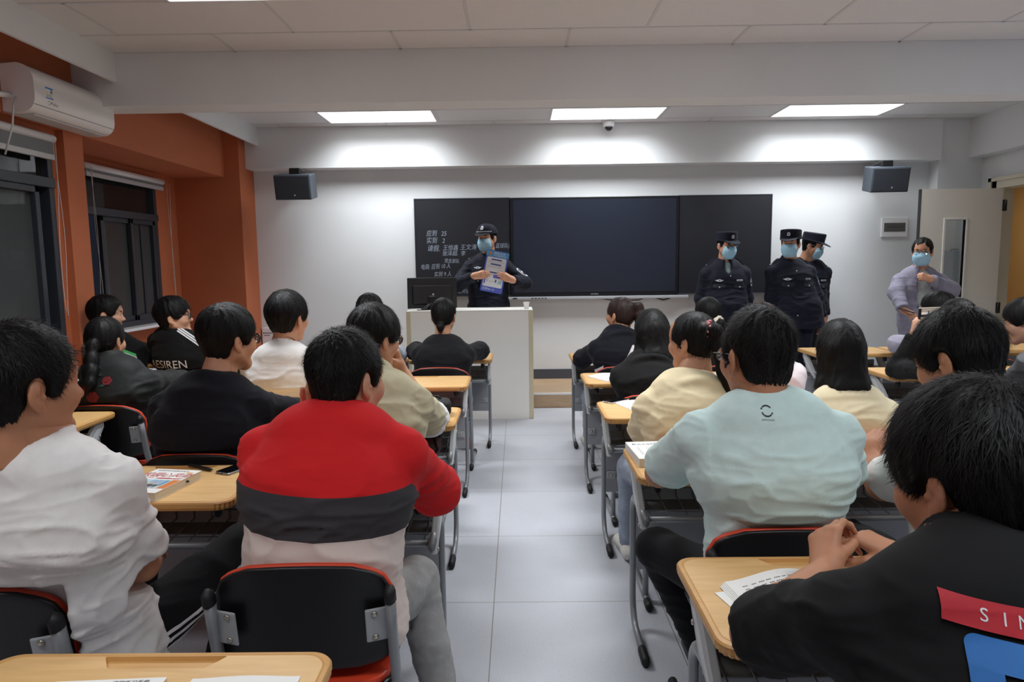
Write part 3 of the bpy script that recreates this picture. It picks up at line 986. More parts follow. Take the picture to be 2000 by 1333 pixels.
def make_chair(label):
    t = thing('student_chair', label, 'chair', (0, 0, 0), 0, 'student chairs')
    # seat: orange top on a black shell
    def seat(z0, z1, gw, gd):
        b = MB(); b.prism(rrect(gw, gd, 0.06, 6), 'z', z0, z1, 0.008); return b
    seat(0.420, 0.441, 0.42, 0.40).build('seat', M_CHAIRRED, t)
    seat(0.401, 0.420, 0.43, 0.41).build('seat_shell', M_SHELL, t)
    # backrest: curved plate, black behind and orange in front
    def back(y0, th, inset, name, m):
        bm = bmesh.new()
        W, H = 0.47 - inset, 0.29 - inset
        nx, nz = 24, 12
        fr, bk = [], []
        for j in range(nz + 1):
            v = -1 + 2 * j / nz
            rf, rb = [], []
            for i in range(nx + 1):
                u = -1 + 2 * i / nx
                # superellipse-like outline, fuller at the top corners
                x = u * W / 2
                lim = (1 - abs(u) ** 5.0) ** 0.5
                up = (0.5 + 0.09 * (1 - u * u))
                z = v * H * (up if v > 0 else 0.5) * (0.55 + 0.45 * lim if abs(u) > 0.6 else 1.0)
                curve = 0.032 * u * u
                lean = -0.16 * (z)
                rf.append(bm.verts.new((x, y0 + th + curve + lean, 0.618 + z)))
                rb.append(bm.verts.new((x, y0 + curve + lean, 0.618 + z)))
            fr.append(rf); bk.append(rb)
        for j in range(nz):
            for i in range(nx):
                bm.faces.new((fr[j][i], fr[j + 1][i], fr[j + 1][i + 1], fr[j][i + 1]))
                bm.faces.new((bk[j][i], bk[j][i + 1], bk[j + 1][i + 1], bk[j + 1][i]))
        for i in range(nx):
            bm.faces.new((fr[0][i], fr[0][i + 1], bk[0][i + 1], bk[0][i]))
            bm.faces.new((fr[nz][i + 1], fr[nz][i], bk[nz][i], bk[nz][i + 1]))
        for j in range(nz):
            bm.faces.new((fr[j + 1][0], fr[j][0], bk[j][0], bk[j + 1][0]))
            bm.faces.new((fr[j][nx], fr[j + 1][nx], bk[j + 1][nx], bk[j][nx]))
        bmesh.ops.recalc_face_normals(bm, faces=bm.faces[:])
        es = [e for e in bm.edges if len(e.link_faces) == 2 and e.calc_face_angle(0) > 1.0]
        bmesh.ops.bevel(bm, geom=es, offset=0.006, segments=2, affect='EDGES', profile=0.5)
        for f in bm.faces: f.smooth = True
        me = bpy.data.meshes.new(name); bm.to_mesh(me); bm.free(); me.materials.append(m)
        o = bpy.data.objects.new(name, me); COL.objects.link(o); o.parent = t
        return o
    back(-0.225, 0.016, 0.0, 'backrest_shell', M_SHELL)
    back(-0.212, 0.020, -0.004, 'backrest_cushion', M_CHAIRRED)
    for s in (-1, 1):
        x = s * 0.235
        path = [(x, -0.238, 0.700), (x, -0.222, 0.62), (x, -0.200, 0.52), (x, -0.168, 0.42), (x, -0.155, 0.35), (x, -0.155, 0.02)]
        MB().tube(path, 0.023, 12, flat=0.62, side=(1, 0, 0)).build('post', M_STEEL, t)
        MB().tube([(x, -0.236, 0.690), (x, -0.241, 0.715), (x, -0.232, 0.725)], [0.0245, 0.024, 0.016], 12, flat=0.68, side=(1, 0, 0)).build('post_cap', M_RUBBER, t)
        MB().tube([(x, -0.24, 0.022), (x, 0.20, 0.022)], 0.017, 10, flat=0.8, side=(1, 0, 0)).build('skid', M_STEEL, t)
        for (a, b) in ((-0.265, -0.20), (0.16, 0.225)):
            MB().tube([(x, a, 0.022), (x, a + 0.008, 0.021), (x, b, 0.021)], [0.015, 0.021, 0.021], 10, flat=0.85, side=(1, 0, 0)).build('skid_cap', M_RUBBER, t)
        b = MB()
        Mx = Matrix.Translation((s * 0.20, -0.2235, 0.618)) @ Matrix.Rotation(0.16, 4, 'X') @ Matrix.Rotation(s * 0.28, 4, 'Z')
        b.box((-0.034, -0.006, -0.05), (0.034, 0.0, 0.05), 0.004, M=Mx)
        b.mi = 1
        for z in (-0.035, 0.035):
            b.lathe([(0.009, 0), (0.008, 0.003), (0.004, 0.005)], (0, 0, 0), 12, Mx @ Matrix.Translation((-s * 0.01, -0.006, z)) @ Matrix.Rotation(math.pi / 2, 4, 'X'))
        b.build('back_bracket', None, t, mats=[M_PLATE, M_BOLT])
        MB().tube([(x, -0.16, 0.385), (s * 0.20, 0.0, 0.398), (s * 0.20, 0.16, 0.398)], 0.013, 8).build('seat_arm', M_STEEL, t)
    MB().tube([(-0.235, -0.155, 0.15), (0.235, -0.155, 0.15)], 0.011, 8).tube([(-0.23, -0.16, 0.375), (0.23, -0.16, 0.375)], 0.013, 8).build('crossbar', M_STEEL, t)
    return t


# (x, y centre) of every desk: front row first
DESKS = [
    (-0.57, 5.895, 'desk in the front row before the podium, its girl student in a black sweater', 0),
    (-1.29, 5.90, 'front-row desk on the window side of the one before the podium', 0),
    (-2.40, 5.90, 'front-row desk of the student in the black lettered jacket near the radiator', 0),
    (-3.10, 5.85, 'front-row desk in the far window corner, beside the radiator', 0),
    (-0.685, 4.66, 'empty second-row desk left of the aisle, right behind the black-sweater girl', 0),
    (-1.41, 4.66, 'second-row desk before the student in the white long shirt', 0),
    (-2.37, 4.72, 'second-row desk before the student in the rose-print jacket', 0),
    (-3.07, 4.72, 'second-row desk against the window wall, beside the near window', 0),
    (-0.67, 3.575, 'third-row desk left of the aisle with a black bag and a khaki sleeve on it', 0),
    (-1.39, 3.60, 'third-row desk before the student in the navy hoodie', 0),
    (-2.60, 3.56, 'third-row desk by the window wall, mostly behind the near student in white', 0),
    (-0.627, 2.49, 'fourth-row desk under the arms of the student in the red sweater', 0),
    (-1.345, 2.49, 'fourth-row desk carrying the picture-cover book and a dark phone', 0),
    (-0.735, 1.13, 'nearest desk at the bottom left, holding a magazine and a white sheet', 0),
    (0.795, 5.84, 'front-row desk right of the aisle, its girl student with a brown ponytail', 0),
    (1.51, 5.84, 'front-row desk of the girl student with the cream scrunchie', 0),
    (2.88, 6.02, 'empty front-row desk between the two officers and the door', 0),
    (3.60, 6.02, 'front-row desk with a blue packet and a dark tablet case', 0),
    (4.36, 6.15, 'front-row desk closest to the door', 0),
    (0.795, 4.72, 'second-row desk right of the aisle with an open white booklet', 0),
    (1.51, 4.72, 'second-row desk hidden behind the mint-shirt student', 0),
    (2.88, 4.83, 'second-row desk under the elbow of the student filming with a phone', 0),
    (3.60, 4.83, 'second-row desk of the student in the grey hoodie near the door', 0),
    (0.795, 3.695, 'third-row desk right of the aisle with a phone and loose papers', 0),
    (1.51, 3.695, 'third-row desk before the long-haired student in the cream top', 0),
    (0.795, 2.70, 'fourth-row desk right of the aisle with a thick white textbook on its corner', 0),
    (1.51, 2.70, 'fourth-row desk before the student with spiky hair', 0),
    (0.765, 1.575, 'nearest desk at the right, with an open book under a bare arm', 0),
]
desk0 = None
for (x, y, lab, rz) in DESKS:
    if desk0 is None:
        desk0 = make_desk(lab)
        desk0.location = (x, y, 0)
    else:
        copy_thing(desk0, (x, y, 0), rz, lab)

CHAIRS = [
    (-0.60, 5.33, 'chair of the black-sweater girl in the front row', 0),
    (-1.29, 5.34, 'front-row chair of the student in the pale grey hoodie', 0),
    (-2.42, 5.28, 'chair of the student in the black lettered jacket', 0),
    (-3.02, 5.30, 'chair of the student in the zigzag-print jacket', 0),
    (-0.70, 4.10, 'empty second-row chair hidden behind the khaki-jacket student', 0),
    (-1.42, 4.11, 'chair of the student in the white long shirt', 0),
    (-2.38, 4.05, 'chair with grey post behind the rose-print jacket', 0),
    (-3.02, 4.05, 'second-row chair against the window wall', 0),
    (-0.66, 3.02, 'chair of the khaki-jacket student', 0),
    (-1.36, 3.02, 'chair of the navy-hoodie student, behind the picture-cover book', 0),
    (-0.585, 1.945, 'big black chair back with steel brackets behind the red sweater', 0.03),
    (-1.375, 1.82, 'chair at the lower left edge behind the white T-shirt', 0.02),
    (0.795, 5.29, 'chair of the girl student with the brown ponytail', 0),
    (1.51, 5.27, 'chair of the girl student with the cream scrunchie', 0),
    (0.80, 4.19, 'chair of the student in the black hoodie, right of the aisle', 0),
    (1.51, 4.19, 'second-row chair hidden behind the mint-shirt student', 0),
    (2.86, 4.27, 'chair of the student filming with a phone', 0),
    (3.62, 5.45, 'front-row chair of the bespectacled student near the door', 0),
    (3.55, 4.27, 'chair of the grey-hoodie student near the door', 0),
    (0.81, 3.19, 'chair of the girl student in the cream hoodie', 0),
    (1.53, 3.19, 'chair of the long-haired student in the cream top', 0),
    (0.79, 2.16, 'chair with orange rim behind the mint T-shirt', 0),
    (1.47, 2.10, 'chair of the spiky-haired student', 0),
    (0.82, 0.96, 'chair of the nearest student in the black T-shirt', 0),
]
chair0 = None
for (x, y, lab, rz) in CHAIRS:
    if chair0 is None:
        chair0 = make_chair(lab)
        chair0.location = (x, y, 0)
    else:
        copy_thing(chair0, (x, y, 0), rz, lab)


# ------------------------------------------------------------------ things on the desks
def phone(label, loc, rz, case):
    t = thing('phone', label, 'phone', loc, rz)
    MB().prism(rrect(0.074, 0.155, 0.010, 4), 'z', 0.0, 0.0085, 0.002).build('case', case, t)
    MB().prism(rrect(0.068, 0.149, 0.008, 4), 'z', 0.0085, 0.0092).build('display', mat('phone_glass', (10, 11, 14), 0.12), t)
    m = MB()
    m.box((-0.022, -0.079, 0.003), (-0.014, -0.0765, 0.0065), 0.001).box((-0.006, -0.079, 0.003), (0.006, -0.0765, 0.0065), 0.001)
    m.build('port', M_BLACK, t)
    return t


M_SILVER = mat('phone_silver', (150, 152, 158), 0.3, metal=0.6)
p = atz(463, 917, DT)
phone('dark phone in a clear silver case near the desk corner by the red sweater', (p.x, p.y, DT), -0.42, M_SILVER)
p = atz(1206, 786, DT)
phone('pale phone lying beside the loose papers right of the aisle', (p.x - 0.005, p.y + 0.02, DT), -0.85, mat('phone_pale', (205, 205, 205), 0.3))

# picture-cover textbook
p = atz(320, 942, DT)
t = thing('textbook', 'thick white textbook with red title and a drawn campus scene on its cover', 'book', (-1.325, 2.43, DT), -0.17)
BW, BH, BT = 0.185, 0.26, 0.028
m = MB(); m.box((-BW / 2 + 0.002, -BH / 2 + 0.002, 0.001), (BW / 2 - 0.002, BH / 2 - 0.002, BT - 0.001))
m.build('page_block', M_PAPEREDGE, t)
m = MB(); m.box((-BW / 2, -BH / 2, BT - 0.001), (BW / 2 + 0.001, BH / 2, BT + 0.0008)); m.box((-BW / 2, -BH / 2, 0.0), (BW / 2, BH / 2, 0.001)); m.box((-BW / 2 - 0.001, -BH / 2, 0), (-BW / 2 + 0.001, BH / 2, BT))
m.build('cover', M_PAPER, t)
pr = Print2D()
RED = mat('print_red', (196, 40, 36), 0.6); ORG = mat('print_orange', (214, 120, 48), 0.6); SKY = mat('print_sky', (150, 205, 215), 0.6)
BLU = mat('print_blue', (96, 140, 180), 0.6); GRN = mat('print_grey_green', (120, 140, 135), 0.6); GRY = mat('print_grey', (150, 160, 168), 0.6)
pr.rect(-0.088, -0.085, 0.062, 0.005, SKY)
pr.rect(-0.088, -0.085, 0.062, -0.06, mat('print_ground', (196, 206, 206), 0.6), 1)
pr.poly([(-0.02, -0.055), (0.055, -0.055), (0.055, 0.002), (-0.008, 0.0)], BLU, 1)
for k in range(7): pr.rect(-0.012 + 0.009 * k, -0.052, -0.009 + 0.009 * k, -0.002, mat('print_pale', (226, 236, 240), 0.6), 2)
pr.poly([(-0.045, -0.058), (-0.035, -0.058), (-0.014, -0.002), (-0.02, -0.002)], M_PAPER, 2)
for k, (u, v) in enumerate(((-0.012, -0.055), (0.012, -0.052), (0.035, -0.056))):
    pr.poly([(u, v - 0.022), (u + 0.006, v - 0.022), (u + 0.013, v), (u + 0.004, v + 0.004)], M_INK, 3)
    pr.poly([(u - 0.016, v - 0.02), (u - 0.012, v - 0.02), (u + 0.004, v), (u - 0.004, v)], M_INK, 3)
pr.poly([(-0.03, -0.05), (0.02, -0.046), (0.045, -0.05), (0.03, -0.036), (-0.015, -0.034)], mat('print_tan', (196, 184, 160), 0.6), 4)
pr.disc(-0.078, -0.035, 0.014, GRN, 2); pr.rect(-0.08, -0.075, -0.075, -0.04, GRN, 2)
pr.poly([(0.062, -0.085), (0.092, -0.085), (0.092, 0.01), (0.062, 0.01)], ORG)
pr.text('校园心风尚', 0.0, 0.058, 0.05, RED, 1, rot=0.02, sx=0.78, shear=0.25)
pr.poly([(-0.02, 0.016), (0.075, 0.02), (0.088, 0.034), (0.07, 0.027), (0.0, 0.024)], RED, 1)
pr.text('2023年版  大学生手册', -0.02, 0.024, 0.012, RED, 2)
pr.text('普通高等学校教学用书', -0.01, 0.108, 0.013, M_INK, 1)
pr.text('教育出版社', -0.03, -0.108, 0.012, M_INK, 1)
for (u, v) in ((0.07, 0.095), (-0.075, 0.025)):
    pr.rect(u - 0.014, v - 0.006, u + 0.004, v + 0.008, mat('print_peach', (228, 182, 128), 0.6), 1)
    pr.rect(u - 0.002, v - 0.012, u + 0.014, v + 0.002, mat('print_peach', (228, 182, 128), 0.6), 2)
pr.build('cover_print', (0, 0, BT + 0.0005), (1, 0, 0), (0, 1, 0), t)
MB().tube([(BW / 2 - 0.02, BH / 2 - 0.09, 0.014), (BW / 2 + 0.006, BH / 2 - 0.085, 0.014)], 0.004, 8).build('bookmark_tip', M_BLACK, t)
t = thing('pen', 'black pen lying in the tray behind the picture-cover book', 'pen', (-1.27, 2.655, DT + 0.008), -0.5)
MB().tube([(-0.065, 0, 0.0), (0.05, 0, 0.0), (0.065, 0, 0.0), (0.075, 0, 0.0)], [0.0075, 0.0075, 0.006, 0.002], 10).build('barrel', M_BLACK, t)

# white textbook with dark lettering on the mint student's desk
t = thing('textbook', 'thick white spreadsheet textbook at the aisle corner of the mint-shirt desk', 'book', (0.555, 2.76, DT), 0.06)
BW, BH, BT = 0.185, 0.255, 0.032
MB().box((-BW / 2 + 0.002, -BH / 2 + 0.002, 0.001), (BW / 2 - 0.002, BH / 2 - 0.002, BT - 0.001)).build('page_block', M_PAPEREDGE, t)
MB().box((-BW / 2, -BH / 2, BT - 0.001), (BW / 2, BH / 2, BT + 0.0008)).box((-BW / 2, -BH / 2, 0), (BW / 2, BH / 2, 0.001)).box((-BW / 2 - 0.001, -BH / 2, 0), (-BW / 2 + 0.001, BH / 2, BT)).build('cover', M_PAPER, t)
pr = Print2D()
DG = mat('print_dark_green', (52, 92, 84), 0.6)
pr.text('Excel数据', 0.012, 0.085, 0.034, DG, sx=1.25)
pr.text('处理与分析', 0.05, 0.062, 0.012, M_INK)
for k in range(6): pr.text('//', -0.062, 0.03 - 0.018 * k, 0.02, DG)
for k in range(7): pr.rect(-0.03, 0.035 - 0.017 * k, 0.07, 0.038 - 0.017 * k, GRY)
pr.build('cover_print', (0, 0, BT + 0.0005), (1, 0, 0), (0, 1, 0), t)


def sheet(label, name, loc, rz, w, h, curl=0.0, lines=0, layers=1, thick=0.0006):
    """A sheet or thin booklet that may bow upward along its length; printed lines as a child."""
    t = thing(name, label, 'paper' if name != 'open_book' else 'book', loc, rz)
    for q in range(layers):
        V, F = [], []
        nx, ny = 16, 2
        off = 0.004 * q
        for top in (1, 0):
            for j in range(ny + 1):
                for i in range(nx + 1):
                    u = i / nx
                    z = 0.0012 + curl * math.sin(math.pi * min(1, u * 1.0)) ** 2 * (1 if layers > 1 or curl else 0) + thick * top + 0.0016 * q
                    V.append((-w / 2 + w * u + off, -h / 2 + h * j / ny + off * 0.6, z))
        s = (nx + 1) * (ny + 1)
        for j in range(ny):
            for i in range(nx):
                a = j * (nx + 1) + i
                F.append((a, a + 1, a + nx + 2, a + nx + 1))
                F.append((s + a, s + a + nx + 1, s + a + nx + 2, s + a + 1))
        for i in range(nx):
            F.append((i + 1, i, s + i, s + i + 1)); b = ny * (nx + 1) + i
            F.append((b, b + 1, s + b + 1, s + b))
        for j in range(ny):
            a = j * (nx + 1); F.append((a, a + nx + 1, s + a + nx + 1, s + a)); a += nx
            F.append((a + nx + 1, a, s + a, s + a + nx + 1))
        mesh_obj('page', V, F, M_PAPER, t, smooth=False)
    if lines:
        V, F = [], []
        zt = 0.0012 + thick + 0.0016 * (layers - 1) + 0.0006
        r = random.Random(lines)
        for k in range(lines):
            v = h / 2 - 0.03 - (h - 0.05) * k / lines
            u = -w / 2 + 0.03
            end = w / 2 - 0.03 if r.random() > 0.2 else 0.0
            while u < end:
                L = r.uniform(0.006, 0.02)
                nseg = max(1, int(L / 0.004))
                for q in range(nseg):
                    u0, u1 = u + L * q / nseg, u + L * (q + 0.62) / nseg
                    b = len(V)
                    for (uu, vv) in ((u0, v), (u1, v), (u1, v + 0.0034), (u0, v + 0.0034)):
                        tt = (uu + w / 2) / w
                        V.append((uu + 0.004 * (layers - 1), vv, zt + curl * math.sin(math.pi * tt) ** 2))
                    F.append((b, b + 1, b + 2, b + 3))
                u += L + r.uniform(0.003, 0.01)
        mesh_obj('print', V, F, M_INK, t)
    return t


sheet('open book page curling up under the bare arm on the nearest right desk', 'open_book', (0.655, 1.535, DT + 0.001), 0.16, 0.30, 0.22, 0.022, 11, 5)
sheet('plain white sheet sticking out under the open book at the right', 'paper_sheet', (0.60, 1.50, DT), 0.25, 0.21, 0.24)
sheet('white sheet at the bottom edge of the nearest left desk', 'paper_sheet', (-0.535, 1.160, DT), 0.03, 0.21, 0.20, 0.004)
t = sheet('grey-edged magazine at the bottom edge of the nearest left desk', 'magazine', (-0.80, 1.160, DT), 0.06, 0.21, 0.17, 0.0, 0, 3, 0.0015)
pr = Print2D(); pr.text('课堂练习手册', 0.05, 0.076, 0.012, M_INK); pr.build('title', (0, 0, 0.0062), (1, 0, 0), (0, 1, 0), t)
sheet('open white booklet on the second-row desk right of the aisle', 'booklet', (0.645, 4.72, DT), 0.45, 0.24, 0.25, 0.01, 0, 3)
sheet('large white sheets spread on the desk beside the cream hoodie', 'paper_stack', (0.695, 3.73, DT), 0.32, 0.21, 0.34, 0.004, 0, 3)
sheet('smaller note sheet on top of the spread sheets beside the cream hoodie', 'paper_sheet', (0.735, 3.72, DT + 0.0105), 0.38, 0.13, 0.24)
sheet('white sheet under the black elbow of the filming student', 'paper_sheet', (2.80, 4.83, DT), 0.2, 0.21, 0.25)
p = atz(1722, 680, DT)
t = thing('tablet_case', 'dark tablet case on the front-row desk near the suited man', 'tablet case', (3.47, 6.05, DT), 0.2)
MB().box((-0.13, -0.09, 0), (0.13, 0.09, 0.016), 0.004).build('case', mat('case_navy', (40, 46, 62), 0.5), t)
t = thing('tissue_packet', 'small blue and white packet on the dark tablet case', 'packet', (3.42, 6.07, DT + 0.016), -0.2)
MB().box((-0.07, -0.04, 0), (0.07, 0.04, 0.022), 0.008).build('wrapper', mat('packet_blue', (120, 170, 225), 0.4, noise=0.25, nscale=25), t)
# black bag on the third-row desk
t = thing('pencil_bag', 'small black bag on the third-row desk beside the khaki sleeve', 'bag', (-0.47, 3.60, DT), 0.1)
MB().box((-0.11, -0.07, 0), (0.11, 0.07, 0.085), 0.03, 4).build('bag_body', mat('black_nylon', (20, 20, 23), 0.7, bump=0.3, bscale=40), t)
MB().tube([(-0.06, 0, 0.08), (-0.04, 0, 0.10), (0.04, 0, 0.10), (0.06, 0, 0.08)], 0.006, 8).build('handle', M_BLACK, t)
# maroon backpack on the rack below that desk
t = thing('backpack', 'maroon and black backpack stuffed under the third-row desk left of the aisle', 'backpack', (-0.55, 3.50, 0.585), 0.0)
MB().box((-0.16, -0.10, -0.0), (0.145, 0.10, 0.09), 0.035, 4).build('bag_body', mat('maroon_nylon', (74, 48, 52), 0.75, bump=0.3, bscale=40), t)
MB().tube([(0.12, -0.10, 0.1), (0.14, -0.125, 0.05), (0.10, -0.125, 0.01)], 0.012, 8, flat=0.4).build('strap', M_BLACK, t)

# ------------------------------------------------------------------ surfaces for people and clothes
class Field:
    """Signed-distance grid; shapes are blended smoothly, then the zero surface is meshed."""

    def __init__(s, lo, hi, h):
        s.lo = np.array(lo, float)
        s.h = h
        s.n = np.ceil((np.array(hi) - s.lo) / h).astype(int) + 1
        s.D = np.full(s.n, 0.3, np.float32)

    def sub(s, lo, hi):
        a = np.clip(np.floor((np.array(lo) - s.lo) / s.h).astype(int), 0, s.n)
        b = np.clip(np.ceil((np.array(hi) - s.lo) / s.h).astype(int) + 1, 0, s.n)
        if (b <= a).any(): return None
        sl = tuple(slice(a[k], b[k]) for k in range(3))
        g = [(s.lo[k] + s.h * np.arange(a[k], b[k])).astype(np.float32) for k in range(3)]
        return sl, g[0][:, None, None], g[1][None, :, None], g[2][None, None, :]

    def put(s, sl, d, k, op='add'):
        A = s.D[sl]
        if op == 'add':
            if k > 0:
                hh = np.maximum(k - np.abs(A - d), 0) / k
                s.D[sl] = np.minimum(A, d) - hh * hh * k * 0.25
            else:
                s.D[sl] = np.minimum(A, d)
        else:
            d = -d
            if k > 0:
                hh = np.maximum(k - np.abs(A - d), 0) / k
                s.D[sl] = np.maximum(A, d) + hh * hh * k * 0.25
            else:
                s.D[sl] = np.maximum(A, d)

    def cone(s, a, b, ra, rb, k=0.02, side=None, sx=1.0, op='add'):
        a, b = np.array(a, float), np.array(b, float)
        rm = max(ra, rb) * max(sx, 1.0) + max(k, 0.01) + 3 * s.h
        r = s.sub(np.minimum(a, b) - rm, np.maximum(a, b) + rm)
        if r is None: return
        sl, X, Y, Z = r
        ab = b - a
        L2 = max(float(ab @ ab), 1e-12)
        px, py, pz = X - a[0], Y - a[1], Z - a[2]
        t = np.clip((px * ab[0] + py * ab[1] + pz * ab[2]) / L2, 0, 1)
        wx, wy, wz = px - t * ab[0], py - t * ab[1], pz - t * ab[2]
        w2 = wx * wx + wy * wy + wz * wz
        if side is not None and abs(sx - 1) > 1e-3:
            sd = np.array(side, float); sd = sd / np.linalg.norm(sd)
            c = wx * sd[0] + wy * sd[1] + wz * sd[2]
            w2 = w2 - c * c * (1 - 1 / (sx * sx))
        d = np.sqrt(np.maximum(w2, 0)) - (ra + (rb - ra) * t)
        s.put(sl, d, k, op)

    def ell(s, c, rad, k=0.02, R=None, op='add'):
        c = np.array(c, float); rad = np.array(rad, float)
        rm = rad.max() + max(k, 0.01) + 3 * s.h
        r = s.sub(c - rm, c + rm)
        if r is None: return
        sl, X, Y, Z = r
        p = [X - c[0], Y - c[1], Z - c[2]]
        if R is not None:
            R = np.array(R, float)
            p = [p[0] * R[i][0] + p[1] * R[i][1] + p[2] * R[i][2] for i in range(3)]
        k0 = np.sqrt((p[0] / rad[0]) ** 2 + (p[1] / rad[1]) ** 2 + (p[2] / rad[2]) ** 2)
        k1 = np.sqrt((p[0] / rad[0] ** 2) ** 2 + (p[1] / rad[1] ** 2) ** 2 + (p[2] / rad[2] ** 2) ** 2)
        d = k0 * (k0 - 1) / np.maximum(k1, 1e-6)
        s.put(sl, d, k, op)

    def torus(s, c, ax, R, r, k=0.01, op='add', sx=1.0, side=None):
        c = np.array(c, float); ax = np.array(ax, float); ax /= np.linalg.norm(ax)
        rm = R * max(1, sx) + r + k + 3 * s.h
        q = s.sub(c - rm, c + rm)
        if q is None: return
        sl, X, Y, Z = q
        px, py, pz = X - c[0], Y - c[1], Z - c[2]
        z = px * ax[0] + py * ax[1] + pz * ax[2]
        w2 = px * px + py * py + pz * pz - z * z
        if side is not None:
            sd = np.array(side, float); sd /= np.linalg.norm(sd)
            cc = px * sd[0] + py * sd[1] + pz * sd[2]
            w2 = w2 - cc * cc * (1 - 1 / (sx * sx))
        d = np.sqrt((np.sqrt(np.maximum(w2, 0)) - R) ** 2 + z * z) - r
        s.put(sl, d, k, op)

    def cut(s, c, n, k=0.0, near=None):
        """Keep the side of the plane that n points away from; near limits it to a ball (centre c, radius)."""
        c = np.array(c, float); n = np.array(n, float); n /= np.linalg.norm(n)
        if near:
            q = s.sub(c - near, c + near)
        else:
            q = s.sub(s.lo, s.lo + s.h * (s.n - 1))
        if q is None: return
        sl, X, Y, Z = q
        d = (X - c[0]) * n[0] + (Y - c[1]) * n[1] + (Z - c[2]) * n[2]
        s.put(sl, -d, k, 'sub')

    def boxsub(s, lo, hi, k=0.006):
        lo, hi = np.array(lo, float), np.array(hi, float)
        q = s.sub(lo - 0.03, hi + 0.03)
        if q is None: return
        sl, X, Y, Z = q
        c, r = (lo + hi) / 2, (hi - lo) / 2
        d = np.maximum(np.maximum(np.abs(X - c[0]) - r[0], np.abs(Y - c[1]) - r[1]), np.abs(Z - c[2]) - r[2]) + 0 * X + 0 * Y + 0 * Z
        s.put(sl, d.astype(np.float32), k, 'sub')

    def chair(s, c, k=0.012):
        """Take away what would pass through a chair's backrest and seat at c."""
        q = s.sub((c[0] - 0.27, c[1] - 0.45, 0.37), (c[0] + 0.27, c[1] + 0.25, 0.86))
        if q is None: return
        sl, X, Y, Z = q
        xx = X - c[0]
        yb = c[1] - 0.182 + 0.032 * (xx / 0.235) ** 2 - 0.16 * (Z - 0.618)
        top = 0.618 + 0.29 * 0.59 + 0.012
        d = np.maximum(np.maximum(Y - yb, Z - top), np.abs(xx) - 0.262) + 0 * Z
        s.put(sl, d.astype(np.float32), k, 'sub')
        d = np.maximum(np.maximum(np.abs(Y - c[1]) - 0.21, Z - 0.4465), np.abs(xx) - 0.225) + 0 * Z
        s.put(sl, d.astype(np.float32), k, 'sub')

    def mesh(s):
        D = s.D
        D[0] = np.maximum(D[0], 0.01); D[-1] = np.maximum(D[-1], 0.01)
        D[:, 0] = np.maximum(D[:, 0], 0.01); D[:, -1] = np.maximum(D[:, -1], 0.01)
        D[:, :, 0] = np.maximum(D[:, :, 0], 0.01); D[:, :, -1] = np.maximum(D[:, :, -1], 0.01)
        S = D < 0
        n0, n1, n2 = (np.array(D.shape) - 1)
        cs = [(i, j, k) for i in (0, 1) for j in (0, 1) for k in (0, 1)]
        cnt = np.zeros((n0, n1, n2), np.uint8)
        for (i, j, k) in cs: cnt += S[i:i + n0, j:j + n1, k:k + n2]
        act = (cnt > 0) & (cnt < 8)
        I = np.argwhere(act)
        if len(I) == 0: return np.zeros((0, 3)), np.zeros((0, 4), int)
        idx = np.full((n0, n1, n2), -1, np.int64)
        idx[act] = np.arange(len(I))
        val = {c: D[I[:, 0] + c[0], I[:, 1] + c[1], I[:, 2] + c[2]] for c in cs}
        acc = np.zeros((len(I), 3)); num = np.zeros(len(I))
        for a in cs:
            for ax in range(3):
                if a[ax] == 0:
                    b = list(a); b[ax] = 1; b = tuple(b)
                    va, vb = val[a], val[b]
                    m = (va < 0) != (vb < 0)
                    t = np.where(m, va / np.where(m, va - vb, 1), 0)
                    p = np.array(a, float)[None, :] + np.zeros((len(I), 3))
                    p[:, ax] += t
                    acc[m] += p[m]; num[m] += 1
        V = s.lo + s.h * (I + acc / num[:, None])
        Q = []
        for ax in range(3):
            o = [k for k in range(3) if k != ax]
            sa = [slice(1, -1)] * 3; sb = [slice(1, -1)] * 3
            sa[ax] = slice(0, -1); sb[ax] = slice(1, None)
            A, B = S[tuple(sa)], S[tuple(sb)]
            for flip in (0, 1):
                E = np.argwhere((A & ~B) if not flip else (~A & B))
                if len(E) == 0: continue
                E[:, o[0]] += 1; E[:, o[1]] += 1
                q = []
                for (u, v) in ((0, 0), (1, 0), (1, 1), (0, 1)):
                    P = E.copy(); P[:, o[0]] -= u; P[:, o[1]] -= v
                    q.append(idx[P[:, 0], P[:, 1], P[:, 2]])
                q = np.stack(q, 1)
                if (ax == 1) != bool(flip): q = q[:, ::-1]
                Q.append(q)
        return V, np.concatenate(Q)


def relax(V, Q, n=1, f=0.5):
    """Laplacian smoothing of a quad mesh."""
    for _ in range(n):
        acc = np.zeros_like(V); num = np.zeros(len(V))
        for k in range(4):
            a, b = Q[:, k], Q[:, (k + 1) % 4]
            np.add.at(acc, a, V[b]); np.add.at(acc, b, V[a])
            np.add.at(num, a, 1); np.add.at(num, b, 1)
        V = V * (1 - f) + f * acc / np.maximum(num, 1)[:, None]
    return V


def normals(V, Q):
    n = np.cross(V[Q[:, 2]] - V[Q[:, 0]], V[Q[:, 3]] - V[Q[:, 1]])
    N = np.zeros_like(V)
    for k in range(4): np.add.at(N, Q[:, k], n)
    return N / np.maximum(np.linalg.norm(N, axis=1), 1e-12)[:, None]


